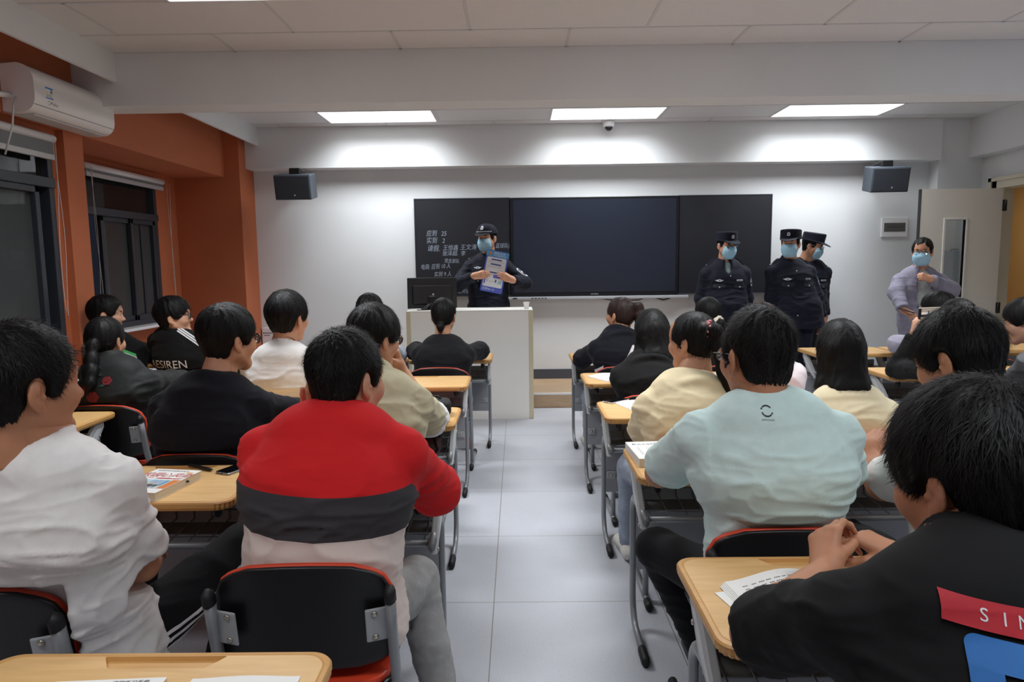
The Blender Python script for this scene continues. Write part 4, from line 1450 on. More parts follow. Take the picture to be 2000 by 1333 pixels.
def vnoise(p, seed=0):
    i = np.floor(p).astype(np.int64)
    f = p - i
    u = f * f * (3 - 2 * f)
    out = 0
    for a in (0, 1):
        for b in (0, 1):
            for c in (0, 1):
                h = ((i[:, 0] + a) * 374761393 + (i[:, 1] + b) * 668265263 + (i[:, 2] + c) * 1274126177 + seed * 97531) & 0x7fffffff
                h = ((h ^ (h >> 13)) * 1103515245) & 0x7fffffff
                h = (h ^ (h >> 16)) & 0xffff
                w = (u[:, 0] if a else 1 - u[:, 0]) * (u[:, 1] if b else 1 - u[:, 1]) * (u[:, 2] if c else 1 - u[:, 2])
                out = out + w * (h / 65535.0)
    return out


def mesh_np(name, V, faces, m, parent, smooth=True, mats=None, fmat=None):
    """Mesh object from numpy arrays (list of quad / triangle index arrays)."""
    me = bpy.data.meshes.new(name)
    me.vertices.add(len(V))
    me.vertices.foreach_set('co', np.asarray(V, np.float32).ravel())
    loops, starts, n = [], [], 0
    for F in faces:
        if len(F) == 0: continue
        k = F.shape[1]
        loops.append(F.ravel()); starts.append(n + k * np.arange(len(F))); n += F.size
    loops = np.concatenate(loops); starts = np.concatenate(starts)
    me.loops.add(len(loops))
    me.loops.foreach_set('vertex_index', loops.astype(np.int32))
    me.polygons.add(len(starts))
    me.polygons.foreach_set('loop_start', starts.astype(np.int32))
    for mm in (mats or [m]): me.materials.append(mm)
    if fmat is not None: me.polygons.foreach_set('material_index', np.asarray(fmat, np.int32))
    me.polygons.foreach_set('use_smooth', np.full(len(starts), smooth))
    me.update(calc_edges=True)
    o = bpy.data.objects.new(name, me)
    COL.objects.link(o)
    if parent: o.parent = parent
    return o


def V3(*a): return np.array(a, float)


def unit(v):
    v = np.asarray(v, float)
    return v / max(np.linalg.norm(v), 1e-9)


def rotm(yaw, pitch, roll):
    """Columns = local x, y, z axes. yaw turns left (+) seen from above, pitch tips the face down (+), roll tips the head to its right (+). Degrees."""
    a, b, c = map(math.radians, (yaw, -pitch, roll))
    Rz = np.array([[math.cos(a), -math.sin(a), 0], [math.sin(a), math.cos(a), 0], [0, 0, 1]])
    Rx = np.array([[1, 0, 0], [0, math.cos(b), -math.sin(b)], [0, math.sin(b), math.cos(b)]])
    Ry = np.array([[math.cos(c), 0, math.sin(c)], [0, 1, 0], [-math.sin(c), 0, math.cos(c)]])
    return Rz @ Rx @ Ry


# ------------------------------------------------------------------ heads (head frame: x right, y face, z up)
def head_mesh(h, fem=False):
    f = Field((-0.105, -0.135, -0.165), (0.105, 0.145, 0.145), h)
    f.ell((0, -0.012, 0.034), (0.0755, 0.094, 0.088), 0.0)
    f.ell((0, 0.034, -0.028), (0.060, 0.058, 0.080), 0.04)
    for s in (-1, 1):
        f.cone((s * 0.052, 0.004, -0.052), (s * 0.014, 0.066, -0.101), 0.021, 0.017, 0.03)
        f.ell((s * 0.040, 0.058, -0.024), (0.028, 0.030, 0.028), 0.03)
        f.cone((s * 0.012, 0.083, 0.030), (s * 0.046, 0.067, 0.029), 0.011, 0.010, 0.02)
    f.cone((0, 0.068, -0.100), (0, 0.078, -0.098), 0.017, 0.014, 0.025)
    f.ell((0, 0.05, 0.06), (0.052, 0.036, 0.04), 0.04)
    # eye hollows and lids
    for s in (-1, 1):
        f.ell((s * 0.0315, 0.0985, 0.010), (0.017, 0.014, 0.0105), 0.012, op='sub')
        f.ell((s * 0.0315, 0.0775, 0.011), (0.0150, 0.0125, 0.0120), 0.006)
    # nose
    f.cone((0, 0.080, 0.014), (0, 0.103, -0.026), 0.0085, 0.0125, 0.014)
    f.ell((0, 0.104, -0.030), (0.0125, 0.0115, 0.0105), 0.008)
    for s in (-1, 1):
        f.ell((s * 0.0135, 0.0935, -0.032), (0.0085, 0.011, 0.008), 0.007)
        f.ell((s * 0.0075, 0.103, -0.041), (0.0035, 0.005, 0.004), 0.003, op='sub')
    # mouth
    for (z, r, y) in ((-0.0585, 0.0048, 0.0885), (-0.0675, 0.0056, 0.0865)):
        f.cone((-0.020, y - 0.009, z), (0, y, z + (0.001 if r < 0.005 else 0)), r * 0.8, r, 0.006)
        f.cone((0, y, z + (0.001 if r < 0.005 else 0)), (0.020, y - 0.009, z), r, r * 0.8, 0.006)
    f.cone((-0.022, 0.087, -0.063), (0.022, 0.087, -0.063), 0.0014, 0.0014, 0.003, op='sub')
    # ears
    for s in (-1, 1):
        t = math.radians(22)
        R = rotm(0, 0, 0)
        R = np.array([[math.cos(t), s * math.sin(t), 0], [-s * math.sin(t), math.cos(t), 0], [0, 0, 1]])
        f.ell((s * 0.0815, -0.012, -0.006), (0.0085, 0.0195, 0.0325), 0.006, R=R)
        f.ell((s * 0.0775, -0.003, -0.034), (0.0075, 0.0105, 0.0125), 0.008)
        f.ell((s * 0.0895, -0.007, -0.004), (0.0055, 0.0105, 0.019), 0.005, R=R, op='sub')
        f.ell((s * 0.0875, -0.011, 0.004), (0.0045, 0.0055, 0.011), 0.003, R=R)
        f.ell((s * 0.083, 0.002, -0.012), (0.005, 0.005, 0.006), 0.004)
    # upper neck
    f.cone((0, -0.026, -0.04), (0, -0.034, -0.18), 0.054, 0.056, 0.03)
    V, Q = f.mesh()
    return relax(V, Q, 1, 0.4), Q


HEADS = {}


def get_head(h):
    if h not in HEADS: HEADS[h] = head_mesh(h)
    return HEADS[h]


# ------------------------------------------------------------------ hair
WHORL = V3(0.006, -0.062, 0.112)


def hair_cap(style, h):
    """Volume of the hair on the head, in the head frame."""
    z0 = {'long': -0.43, 'longwave': -0.36, 'pony': -0.42, 'ponyhigh': -0.46, 'shoulder': -0.30, 'ponylow': -0.38}.get(style, -0.17)
    f = Field((-0.15, -0.28, z0), (0.15, 0.13, 0.165), h)
    thick = dict(crew=(0.009, 0.011, 0.017), short=(0.013, 0.016, 0.022), spiky=(0.017, 0.020, 0.027), fluffy=(0.024, 0.026, 0.032), mop=(0.022, 0.024, 0.029)).get(style, (0.014, 0.015, 0.015))
    boy = style in ('crew', 'short', 'spiky', 'fluffy', 'mop')
    up = 0.008 if boy else 0.0
    f.ell((0, -0.013, 0.034 + up), (0.0755 + thick[0], 0.094 + thick[1], 0.088 + thick[2] - up), 0.0)
    if boy:
        f.ell((0, -0.040, -0.030), (0.063 + thick[0] * 0.25, 0.049 + thick[1] * 0.35, 0.062), 0.025)
        for s in (-1, 1):
            f.ell((s * 0.066, 0.024, 0.02), (0.014 + thick[0] * 0.5, 0.02, 0.045), 0.015)
        # face window, ear windows, nape line
        top = 0.088 if style == 'crew' else 0.080 if style in ('short', 'spiky') else 0.050
        f.ell((0, 0.105, top - 0.115), (0.076 if style in ('fluffy', 'mop') else 0.085, 0.074, 0.115), 0.012, op='sub')
        for s in (-1, 1):
            f.ell((s * 0.104, -0.010, -0.030 if style in ('fluffy', 'mop') else -0.010), (0.044, 0.029, 0.050), 0.006, op='sub')
            f.ell((s * 0.085, 0.012, -0.062), (0.045, 0.055, 0.05), 0.01, op='sub')
        f.cut((0, -0.055, -0.076 if style != 'crew' else -0.070), (0, 0.62, -1), 0.012)
    else:
        f.ell((0, -0.05, -0.015), (0.068, 0.058, 0.065), 0.03)
        if style in ('long', 'longwave', 'shoulder'):
            L, yb = {'long': (-0.35, -0.205), 'longwave': (-0.29, -0.195), 'shoulder': (-0.19, -0.13)}[style]
            zm, ym = L * 0.45, -0.085 + (yb + 0.085) * 0.40
            for s in (-1, 1):
                f.cone((s * 0.060, -0.02, 0.02), (s * 0.078, -0.060, zm), 0.036, 0.036, 0.04)
                f.cone((s * 0.078, -0.060, zm), (s * 0.086, yb + 0.045, L * 0.9), 0.036, 0.020, 0.03)
                f.cone((s * 0.035, -0.08, 0.0), (s * 0.042, ym, zm), 0.045, 0.036, 0.04)
                f.cone((s * 0.042, ym, zm), (s * 0.048, yb + 0.008, L - 0.01), 0.036, 0.020, 0.04)
            f.cone((0, -0.085, 0.02), (0, ym - 0.004, zm), 0.045, 0.034, 0.04)
            f.cone((0, ym - 0.004, zm), (0.01, yb, L), 0.034, 0.020, 0.04)
        if style == 'ponyhigh':
            P = [(-0.050, -0.098, 0.062), (-0.048, -0.142, 0.055), (-0.035, -0.160, -0.02), (-0.030, -0.172, -0.12), (-0.022, -0.195, -0.22), (-0.015, -0.210, -0.30)]
            rr = [0.022, 0.027, 0.036, 0.034, 0.027, 0.006]
        elif style == 'pony':
            P = [(0.01, -0.105, 0.075), (0.03, -0.142, 0.07), (0.045, -0.155, 0.0), (0.045, -0.165, -0.10), (0.035, -0.170, -0.18), (0.02, -0.165, -0.25)]
            rr = [0.022, 0.03, 0.042, 0.046, 0.034, 0.008]
        elif style == 'ponylow':
            P = [(0.0, -0.095, -0.01), (0.012, -0.125, -0.03), (0.025, -0.140, -0.10), (0.038, -0.160, -0.17), (0.050, -0.185, -0.23), (0.056, -0.20, -0.27)]
            rr = [0.022, 0.026, 0.032, 0.036, 0.03, 0.006]
        elif style == 'bunlow':
            P = [(0, -0.088, -0.06), (0, -0.105, -0.082), (0.0, -0.10, -0.10)]
            rr = [0.022, 0.026, 0.018]
        elif style == 'bun':
            P = [(0.03, -0.09, -0.045), (0.038, -0.12, -0.055), (0.04, -0.12, -0.085)]
            rr = [0.022, 0.034, 0.024]
        else:
            P, rr = [], []
        for i in range(len(P) - 1): f.cone(P[i], P[i + 1], rr[i], rr[i + 1], 0.02)
        f.ell((0, 0.110 if P == [] else 0.134, -0.047 if P == [] else -0.056), (0.064 if P == [] else 0.066, 0.073, 0.102), 0.012, op='sub')
        if P:
            for s in (-1, 1):
                f.ell((s * 0.100, -0.008, -0.022), (0.034, 0.024, 0.038), 0.006, op='sub')
                f.ell((s * 0.09, 0.010, -0.085), (0.045, 0.062, 0.050), 0.01, op='sub')
            q = [V for V in P]
            # nape line that leaves the tail alone
            if style in ('ponyhigh', 'pony'):
                r = f.sub((-0.09, -0.1, -0.17), (0.03 if style == 'ponyhigh' else 0.0, 0.1, -0.055))
            f.ell((0, -0.03, -0.115), (0.09, 0.062, 0.045), 0.01, op='sub')
    V, Q = f.mesh()
    V = relax(V, Q, 1, 0.5)
    return V, Q, boy


HAIRS = {}


def hair(style, h, seed, nstr, length, width, lift, parent, m, Rm, hc, scale, messy=0.35):
    key = (style, h)
    if key not in HAIRS: HAIRS[key] = hair_cap(style, h)
    V, Q, boy = HAIRS[key]
    V = V.copy()
    N = normals(V, Q)
    r = np.random.default_rng(seed)
    # combed clumps: ridges that run from the whorl
    d = V - WHORL
    ang = np.arctan2(d[:, 0], -d[:, 1])
    rad = np.linalg.norm(d, axis=1)
    P = np.stack([ang * 9 + 2.2 * vnoise(V * 14, seed), rad * 16, V[:, 2] * 3], 1)
    cl = vnoise(P, seed + 1) - 0.5
    P2 = np.stack([ang * 26, rad * 22, V[:, 2] * 4], 1)
    if not boy:
        flow = np.stack([V[:, 0] * 70, V[:, 1] * 70, V[:, 2] * 5], 1)
        cl = np.where(V[:, 2] < -0.02, vnoise(flow, seed + 3) - 0.5, cl)
    amp = 0.010 if boy else 0.006
    V += N * (amp * cl + 0.004 * (vnoise(P2, seed + 2) - 0.5))[:, None]
    faces = [Q]
    VV = [V]
    # strands
    a = np.linalg.norm(np.cross(V[Q[:, 2]] - V[Q[:, 0]], V[Q[:, 3]] - V[Q[:, 1]]), axis=1)
    pick = r.choice(len(Q), nstr, p=a / a.sum())
    w = r.dirichlet((1, 1, 1, 1), nstr)
    p = sum(V[Q[pick, k]] * w[:, k:k + 1] for k in range(4))
    n = sum(N[Q[pick, k]] * w[:, k:k + 1] for k in range(4))
    n /= np.linalg.norm(n, axis=1)[:, None]
    out = p - WHORL
    dn = np.array([[0, 0, -1.0]])
    if boy:
        g = out / np.maximum(np.linalg.norm(out, axis=1), 1e-6)[:, None] + 0.55 * dn
        g[:, 1] += np.where(p[:, 1] > 0.02, 0.5, 0)
    else:
        g = 0.6 * out / np.maximum(np.linalg.norm(out, axis=1), 1e-6)[:, None] + 1.1 * dn
    g += messy * r.normal(size=g.shape)
    t = g - n * (g * n).sum(1)[:, None]
    t /= np.maximum(np.linalg.norm(t, axis=1), 1e-6)[:, None]
    L = length * (0.5 + 0.8 * r.random(nstr))[:, None]
    if boy:
        low = np.interp(p[:, 2], [-0.07, -0.03, 0.03, 0.07], [0.30, 0.42, 0.65, 1.0])[:, None]
        front = np.interp(p[:, 1], [0.0, 0.05, 0.09], [1.0, 0.9, 1.0])[:, None]
        L = L * low * front
        tip = p + t * L
        q = np.abs(tip) - np.array([0.104, 0.0, 0.0])
        ez = -0.030 if style in ('fluffy', 'mop') else -0.010
        w = ((np.abs(tip[:, 0]) - 0.104) / 0.050) ** 2 + ((tip[:, 1] + 0.010) / 0.033) ** 2 + ((tip[:, 2] - ez) / 0.053) ** 2
        keep = (w > 1.0)
        L = np.where(keep[:, None], L, L * 0.12)
    lf = lift * (0.3 + 1.0 * r.random(nstr) ** 2)[:, None]
    b = np.cross(n, t)
    ph = r.random(nstr)[:, None] * 0.5 - 0.25
    base = len(V)
    K = 4
    rows = []
    for k in range(K):
        s = k / (K - 1)
        c = p - n * 0.002 * (1 - s) + t * L * s + n * (lf * L * s - 0.55 * lf * L * s * s) + b * ph * L * s * s - np.array([0, 0, 0.15]) * L * s * s
        wd = width * (1 - s * 0.85)
        rows.append(c - b * wd); rows.append(c + b * wd)
    S = np.stack(rows, 1)          # nstr, 2K, 3
    VV.append(S.reshape(-1, 3))
    o = base + np.arange(nstr)[:, None] * 2 * K
    for k in range(K - 1):
        faces.append(np.concatenate([o + 2 * k, o + 2 * k + 1, o + 2 * k + 3, o + 2 * k + 2], 1))
    A = np.concatenate(VV) * scale
    A = A @ Rm.T + hc
    return mesh_np('hair', A, [np.concatenate(faces)], m, parent)


# ------------------------------------------------------------------ hands
def hand_prims(f, W, Yd, Nn, side, curl, thumb, k=0.010, spread=0.10, sc=1.0):
    """Hand at wrist W: Yd = direction of the fingers, Nn = back of the hand, side = +1 when the thumb lies on the +cross side."""
    Yd = unit(Yd); Nn = unit(Nn - Yd * (Nn @ Yd)); Xd = np.cross(Yd, Nn) * side     # thumb side
    def P(x, y, z): return W + sc * (Xd * x + Yd * y + Nn * z)
    kx = [0.030, 0.010, -0.011, -0.030]
    ky = [0.088, 0.092, 0.087, 0.078]
    ln = [(0.043, 0.026, 0.020), (0.048, 0.030, 0.021), (0.044, 0.028, 0.021), (0.034, 0.021, 0.018)]
    rd = [0.0098, 0.0100, 0.0095, 0.0085]
    for i in range(4):
        f.cone(P(kx[i] * 0.55, 0.012, 0), P(kx[i], ky[i], 0.002), 0.0165 * sc, 0.0118 * sc, 0.018)
    f.cone(P(0.006, 0.0, 0), P(0.0, 0.07, -0.004), 0.022 * sc, 0.017 * sc, 0.012, side=Xd, sx=1.35)
    for i in range(4):
        c = curl[i] if isinstance(curl, (list, tuple)) else curl
        p = P(kx[i], ky[i], 0.002)
        a = 0.0
        sp = (kx[i] - 0.0) * spread * 12
        bend = (c * 0.85, c * 1.05, c * 0.75)
        rr = rd[i] * sc
        for j in range(3):
            a += bend[j]
            dirv = unit(Yd * math.cos(a) - Nn * math.sin(a) + Xd * sp * 0.35 * math.cos(a))
            q = p + dirv * ln[i][j] * sc
            r2 = rr * (0.93 if j < 2 else 0.80)
            f.cone(p, q, rr, r2, 0.004 if j else 0.008)
            p, rr = q, r2
    # thumb from the side of the palm
    ta, tb, tc = thumb          # swing out from the palm edge, towards the palm, end bend
    p = P(0.024, 0.026, -0.006)
    d0 = unit(Xd * math.sin(ta) + Yd * math.cos(ta) - Nn * math.sin(tb))
    q = p + d0 * 0.042 * sc
    f.cone(P(0.012, 0.008, -0.004), p, 0.017 * sc, 0.0155 * sc, 0.014)
    f.cone(p, q, 0.0150 * sc, 0.0118 * sc, 0.010)
    d1 = unit(d0 + (-Xd * 0.5 + Yd * 0.6) * tc * 0.6 - Nn * tc * 0.35)
    q2 = q + d1 * 0.031 * sc
    f.cone(q, q2, 0.0118 * sc, 0.0108 * sc, 0.005)
    d2 = unit(d1 + (-Xd * 0.6 + Yd * 0.5) * tc * 0.6 - Nn * tc * 0.4)
    f.cone(q2, q2 + d2 * 0.023 * sc, 0.0108 * sc, 0.0085 * sc, 0.004)


OBST = []          # desk slabs near the person being built, in that person's frame


def arm_hand(S, E, W, hand, h, fat, skin_up=True):
    """Skin of one arm from shoulder to fingertips as one fine surface."""
    Yd, Nn, side, curl, thumb = hand
    pts = [W, W + unit(Yd) * 0.2] + ([E, S] if skin_up else [W + (E - W) * 0.45])
    A = np.array(pts)
    f = Field(A.min(0) - 0.10, A.max(0) + 0.10, h)
    if skin_up:
        f.cone(S, S + (E - S) * 0.45, 0.050 * fat, 0.047 * fat, 0.02)
        f.cone(S + (E - S) * 0.45, E, 0.047 * fat, 0.038 * fat, 0.02)
        f.ell(E, (0.037 * fat,) * 3, 0.02)
        f.cone(E, E + (W - E) * 0.35, 0.037 * fat, 0.041 * fat, 0.02)
        f.cone(E + (W - E) * 0.35, W, 0.041 * fat, 0.0255, 0.02, side=np.cross(unit(W - E), Nn), sx=1.1)
    else:
        f.cone(W + (E - W) * 0.45, W, 0.034 * fat, 0.0255, 0.02)
    f.cone(W - unit(Yd) * 0.01, W + unit(Yd) * 0.02, 0.0245, 0.022, 0.02)
    hand_prims(f, W, Yd, Nn, side, curl, thumb)
    for (a, b) in OBST: f.boxsub(a, b)
    V, Q = f.mesh()
    return relax(V, Q, 1, 0.4), Q


FLAT = (0.10, (0.55, 0.1, 0.1))
REST = (0.35, (0.5, 0.3, 0.3))
GRIP = ((0.75, 0.8, 0.85, 0.9), (0.5, 0.9, 0.5))
FIST = ((1.25, 1.3, 1.3, 1.3), (0.35, 1.0, 0.9))
HOLD = ((0.55, 0.6, 0.65, 0.7), (0.25, 1.0, 0.3))
PINCH = ((0.85, 0.5, 0.6, 0.7), (0.6, 0.7, 0.3))


def ik(S, W, l1, l2, pole):
    """Elbow position between shoulder S and wrist W, bent towards pole."""
    d = W - S
    L = np.linalg.norm(d)
    L = min(L, (l1 + l2) * 0.995)
    d = unit(d)
    x = (l1 * l1 - l2 * l2 + L * L) / (2 * L)
    y = math.sqrt(max(l1 * l1 - x * x, 1e-6))
    p = np.asarray(pole, float) - d * (np.asarray(pole, float) @ d)
    return S + d * x + unit(p) * y, S + d * L


# ------------------------------------------------------------------ cloth folds
def folds(V, N, amp, seed, scale=9.0, stretch=(0.55, 0.7, 1.9), lowz=None):
    P = V * scale * np.array(stretch)
    warp = np.stack([vnoise(P * 0.6 + 3, seed), vnoise(P * 0.6 + 7, seed + 1), vnoise(P * 0.6 + 11, seed + 2)], 1)
    n1 = vnoise(P + 1.6 * warp, seed + 3)
    ridge = 1 - np.abs(2 * n1 - 1)
    n2 = vnoise(P * 2.3 + 2.0 * warp, seed + 4)
    ridge2 = 1 - np.abs(2 * n2 - 1)
    d = amp * ((ridge ** 3 - 0.3) + 0.40 * (ridge2 ** 3 - 0.3))
    if lowz is not None:
        d = d * lowz
    return V + N * d[:, None]

# ------------------------------------------------------------------ people
M_SKIN = mat('skin', (206, 152, 122), 0.52, noise=0.05, nscale=25, sss=0.08, bump=0.03, bscale=220)
M_SKINTAN = mat('skin_tanned', (186, 130, 98), 0.55, noise=0.05, nscale=25, sss=0.08, bump=0.03, bscale=220)
M_SKINLIGHT = mat('skin_light', (218, 168, 140), 0.52, noise=0.04, nscale=25, sss=0.08, bump=0.03, bscale=220)
M_HAIR = mat('hair_black', (12, 11, 12), 0.55, spec=0.22)
M_HAIRBROWN = mat('hair_dark_brown', (44, 30, 28), 0.5, spec=0.3)
M_EYEWHITE = mat('eye_white', (226, 220, 214), 0.25)
M_IRIS = mat('iris_dark', (28, 20, 17), 0.15)
M_MASK = mat('mask_blue', (168, 214, 236), 0.75, noise=0.03, nscale=40, bump=0.08, bscale=260)
M_LOOP = mat('mask_loop', (226, 232, 236), 0.7)
M_BLACKFRAME = mat('glasses_black', (18, 18, 20), 0.3)
M_METALFRAME = mat('glasses_metal', (120, 116, 112), 0.3, metal=0.8)
M_SILVERBADGE = mat('badge_silver_cloth', (205, 208, 214), 0.5)


def cloth(name, rgb, rough=0.85, noise=0.035, bump=0.07, bscale=420, sheen=0.04, stretch=(1, 1, 1)):
    return mat(name, rgb, rough, noise=noise, nscale=30, bump=bump, bscale=bscale, sheen=sheen, spec=0.25, stretch=stretch)


def banded(name, bands):
    """Cloth whose colour changes with height: [(upper z, rgb), ...] from the bottom up, a little tilted."""
    m = cloth(name, bands[0][1])
    nt = m.node_tree
    b = nt.nodes['Principled BSDF']
    tc = nt.nodes.new('ShaderNodeTexCoord')
    sp = nt.nodes.new('ShaderNodeSeparateXYZ')
    nt.links.new(tc.outputs['Object'], sp.inputs[0])
    z = nt.nodes.new('ShaderNodeMath'); z.operation = 'MULTIPLY_ADD'; z.inputs[1].default_value = 0.045
    nt.links.new(sp.outputs[0], z.inputs[0]); nt.links.new(sp.outputs[2], z.inputs[2])
    prev = None
    for i in range(len(bands) - 1):
        g = nt.nodes.new('ShaderNodeMath'); g.operation = 'GREATER_THAN'; g.inputs[1].default_value = bands[i][0]
        nt.links.new(z.outputs[0], g.inputs[0])
        mx = nt.nodes.new('ShaderNodeMix'); mx.data_type = 'RGBA'
        nt.links.new(g.outputs[0], mx.inputs[0])
        if prev is None:
            mx.inputs[6].default_value = (*srgb(bands[0][1]), 1)
        else:
            nt.links.new(prev.outputs[2], mx.inputs[6])
        mx.inputs[7].default_value = (*srgb(bands[i + 1][1]), 1)
        prev = mx
    nt.links.new(prev.outputs[2], b.inputs['Base Color'])
    return m


def bvh_of(o):
    me = o.data
    return BVHTree.FromPolygons([v.co.copy() for v in me.vertices], [tuple(p.vertices) for p in me.polygons])


def lay_on(pr, name, target, O, U, W, parent, lift=0.003, step=0.0006, cell=0.009):
    """Lay a flat print on a body or garment: every point is dropped along the print's normal onto the surface."""
    bm = bmesh.new()
    vs = [bm.verts.new(v) for v in pr.V]
    for f, mi in zip(pr.F, pr.mi):
        try:
            ff = bm.faces.new([vs[i] for i in f]); ff.material_index = mi
        except ValueError:
            pass
    bmesh.ops.triangulate(bm, faces=bm.faces[:])
    for _ in range(7):
        es = [e for e in bm.edges if e.calc_length() > cell]
        if not es: break
        bmesh.ops.subdivide_edges(bm, edges=es, cuts=1)
        bmesh.ops.triangulate(bm, faces=bm.faces[:])
    bmesh.ops.triangulate(bm, faces=bm.faces[:])
    tree = bvh_of(target)
    O, U, W = Vector(O), Vector(U).normalized(), Vector(W).normalized()
    N = U.cross(W).normalized()
    dead = []
    for v in bm.verts:
        p = O + U * v.co.x + W * v.co.y
        hit = tree.ray_cast(p + N * 0.30, -N, 0.6)
        if hit[0] is None:
            dead.append(v); continue
        v.co = hit[0] + N * (lift + step * v.co.z)
    bmesh.ops.delete(bm, geom=dead, context='VERTS')
    for f in bm.faces: f.smooth = True
    bmesh.ops.recalc_face_normals(bm, faces=bm.faces[:])
    me = bpy.data.meshes.new(name)
    bm.to_mesh(me); bm.free()
    for m in pr.mats: me.materials.append(m)
    o = bpy.data.objects.new(name, me)
    COL.objects.link(o)
    o.parent = parent
    return o


def head_extras(root, Rm, hc, hs, look, fem):
    """Eyes and brows, spectacles, mask, cap: built in the head frame and carried by the head."""
    Mh = Matrix(((Rm[0][0] * hs, Rm[0][1] * hs, Rm[0][2] * hs, hc[0]), (Rm[1][0] * hs, Rm[1][1] * hs, Rm[1][2] * hs, hc[1]),
                 (Rm[2][0] * hs, Rm[2][1] * hs, Rm[2][2] * hs, hc[2]), (0, 0, 0, 1)))
    for s in (-1, 1):
        m = MB(); m.M = Mh
        def blob(c, r, mi, seg=14):
            m.mi = mi
            prof = [(math.sin(math.pi * k / 10), -math.cos(math.pi * k / 10)) for k in range(1, 10)]
            m.lathe(prof, (0, 0, 0), seg, Matrix.Translation(c) @ Matrix.Diagonal((r[0], r[1], r[2], 1)))
        # lathe applies m.M afterwards
        blob((s * 0.0315, 0.0842, 0.0096), (0.0124, 0.0080, 0.0044), 0)
        blob((s * 0.0315 + look.get('gaze', 0) * 0.003, 0.0886, 0.0097), (0.0052, 0.0046, 0.0043), 1)
        m.build('eye', None, root, mats=[M_EYEWHITE, M_IRIS])
        m = MB(); m.M = Mh
        m.tube([(s * 0.014, 0.0945, 0.0285), (s * 0.028, 0.093, 0.0335), (s * 0.042, 0.085, 0.0325), (s * 0.05, 0.0755, 0.0285)], [0.003, 0.0042, 0.0036, 0.0016], 8)
        m.build('eyebrow', M_HAIR, root)
    if look.get('glasses'):
        fm = look['glasses']
        m = MB(); m.M = Mh
        th = 0.0019 if fm is M_BLACKFRAME else 0.0012
        for s in (-1, 1):
            pts = [(s * 0.0335 + 0.0255 * math.cos(a), 0.108 - 0.008 * abs(math.cos(a)) * (1 if math.cos(a) * s > 0 else 0), 0.004 + 0.0195 * math.sin(a)) for a in [2 * math.pi * k / 18 for k in range(19)]]
            m.tube(pts, th, 6)
            m.tube([(s * 0.059, 0.100, 0.012), (s * 0.077, 0.088, 0.013), (s * 0.083, 0.03, 0.014), (s * 0.085, -0.012, 0.012), (s * 0.083, -0.03, -0.008)], th * 1.1, 6)
        m.tube([(-0.009, 0.108, 0.009), (0, 0.110, 0.011), (0.009, 0.108, 0.009)], th, 6)
        g = m.build('glasses', fm, root)
        for s in (-1, 1):
            m = MB(); m.M = Mh
            m.lathe([(0.024, 0.0), (0.024, 0.001)], (0, 0, 0), 18, Matrix.Translation((s * 0.0335, 0.1065, 0.004)) @ Matrix.Rotation(math.pi / 2, 4, 'X') @ Matrix.Diagonal((1, 0.78, 1, 1)))
            m.build('lens', M_LENS, g)
    if look.get('mask'):
        nu, nv = 22, 18
        V, F = [], []
        for lay in (0, 1):
            for j in range(nv + 1):
                v = j / nv
                z = 0.002 - 0.130 * v
                y0 = float(np.interp(v, [0, 0.12, 0.30, 0.5, 0.75, 0.9, 1.0], [0.106, 0.115, 0.126, 0.122, 0.111, 0.099, 0.078]))
                w = float(np.interp(v, [0, 0.3, 0.6, 0.85, 1.0], [0.062, 0.077, 0.076, 0.062, 0.044]))
                dp = float(np.interp(v, [0, 0.3, 0.7, 1.0], [0.036, 0.062, 0.062, 0.042]))
                pl = 0.0022 * (abs(((v * 5) % 1) - 0.5) * 2 - 0.5) if 0.2 < v < 0.85 else 0
                for i in range(nu + 1):
                    u = -1 + 2 * i / nu
                    a = u * 1.25
                    x = w * math.sin(a) / math.sin(1.25)
                    y = y0 - dp * (1 - math.cos(a)) / (1 - math.cos(1.25)) + pl * math.cos(a) - lay * 0.0022
                    V.append(Mh @ Vector((x, y, z)))
        n1 = (nu + 1) * (nv + 1)
        for j in range(nv):
            for i in range(nu):
                a = j * (nu + 1) + i
                F.append((a, a + nu + 1, a + nu + 2, a + 1))
                F.append((n1 + a, n1 + a + 1, n1 + a + nu + 2, n1 + a + nu + 1))
        rim = [i for i in range(nu + 1)] + [(j + 1) * (nu + 1) + nu for j in range(nv)] + [nv * (nu + 1) + i for i in range(nu - 1, -1, -1)] + [j * (nu + 1) for j in range(nv - 1, 0, -1)]
        for k in range(len(rim)):
            a, b = rim[k], rim[(k + 1) % len(rim)]
            F.append((a, b, n1 + b, n1 + a))
        mk = mesh_obj('face_mask', V, F, M_MASK, root, smooth=True)
        m = MB(); m.M = Mh
        for s in (-1, 1):
            m.tube([(s * 0.064, 0.045, -0.022), (s * 0.082, 0.012, 0.012), (s * 0.090, -0.018, 0.020), (s * 0.087, -0.03, -0.004), (s * 0.082, -0.005, -0.038), (s * 0.055, 0.045, -0.090)], 0.0014, 6)
        m.build('ear_loop', M_LOOP, mk)
    if look.get('cap'):
        kind, cm = look['cap']
        f = Field((-0.14, -0.15, 0.02), (0.14, 0.22, 0.19), 0.0042)
        if kind == 'flat':
            f.cone((0, -0.013, 0.05), (0, -0.016, 0.15), 0.100, 0.099, 0.0, side=(0, 1, 0), sx=1.16)
            f.cut((0, 0, 0.142), (0, -0.10, 1), 0.014)
        else:
            f.ell((0, -0.012, 0.055), (0.098, 0.117, 0.092), 0.0)
            f.ell((0, 0.035, 0.085), (0.075, 0.06, 0.060), 0.03)
        f.ell((0, -0.012, 0.0), (0.088, 0.106, 0.09), 0.0, op='sub')
        f.cut((0, 0, 0.045), (0, 0.0, -1), 0.004)
        f.torus((0, -0.012, 0.055), (0, 0, 1), 0.099, 0.004, 0.004, sx=1.17, side=(0, 1, 0))
        V, Q = f.mesh()
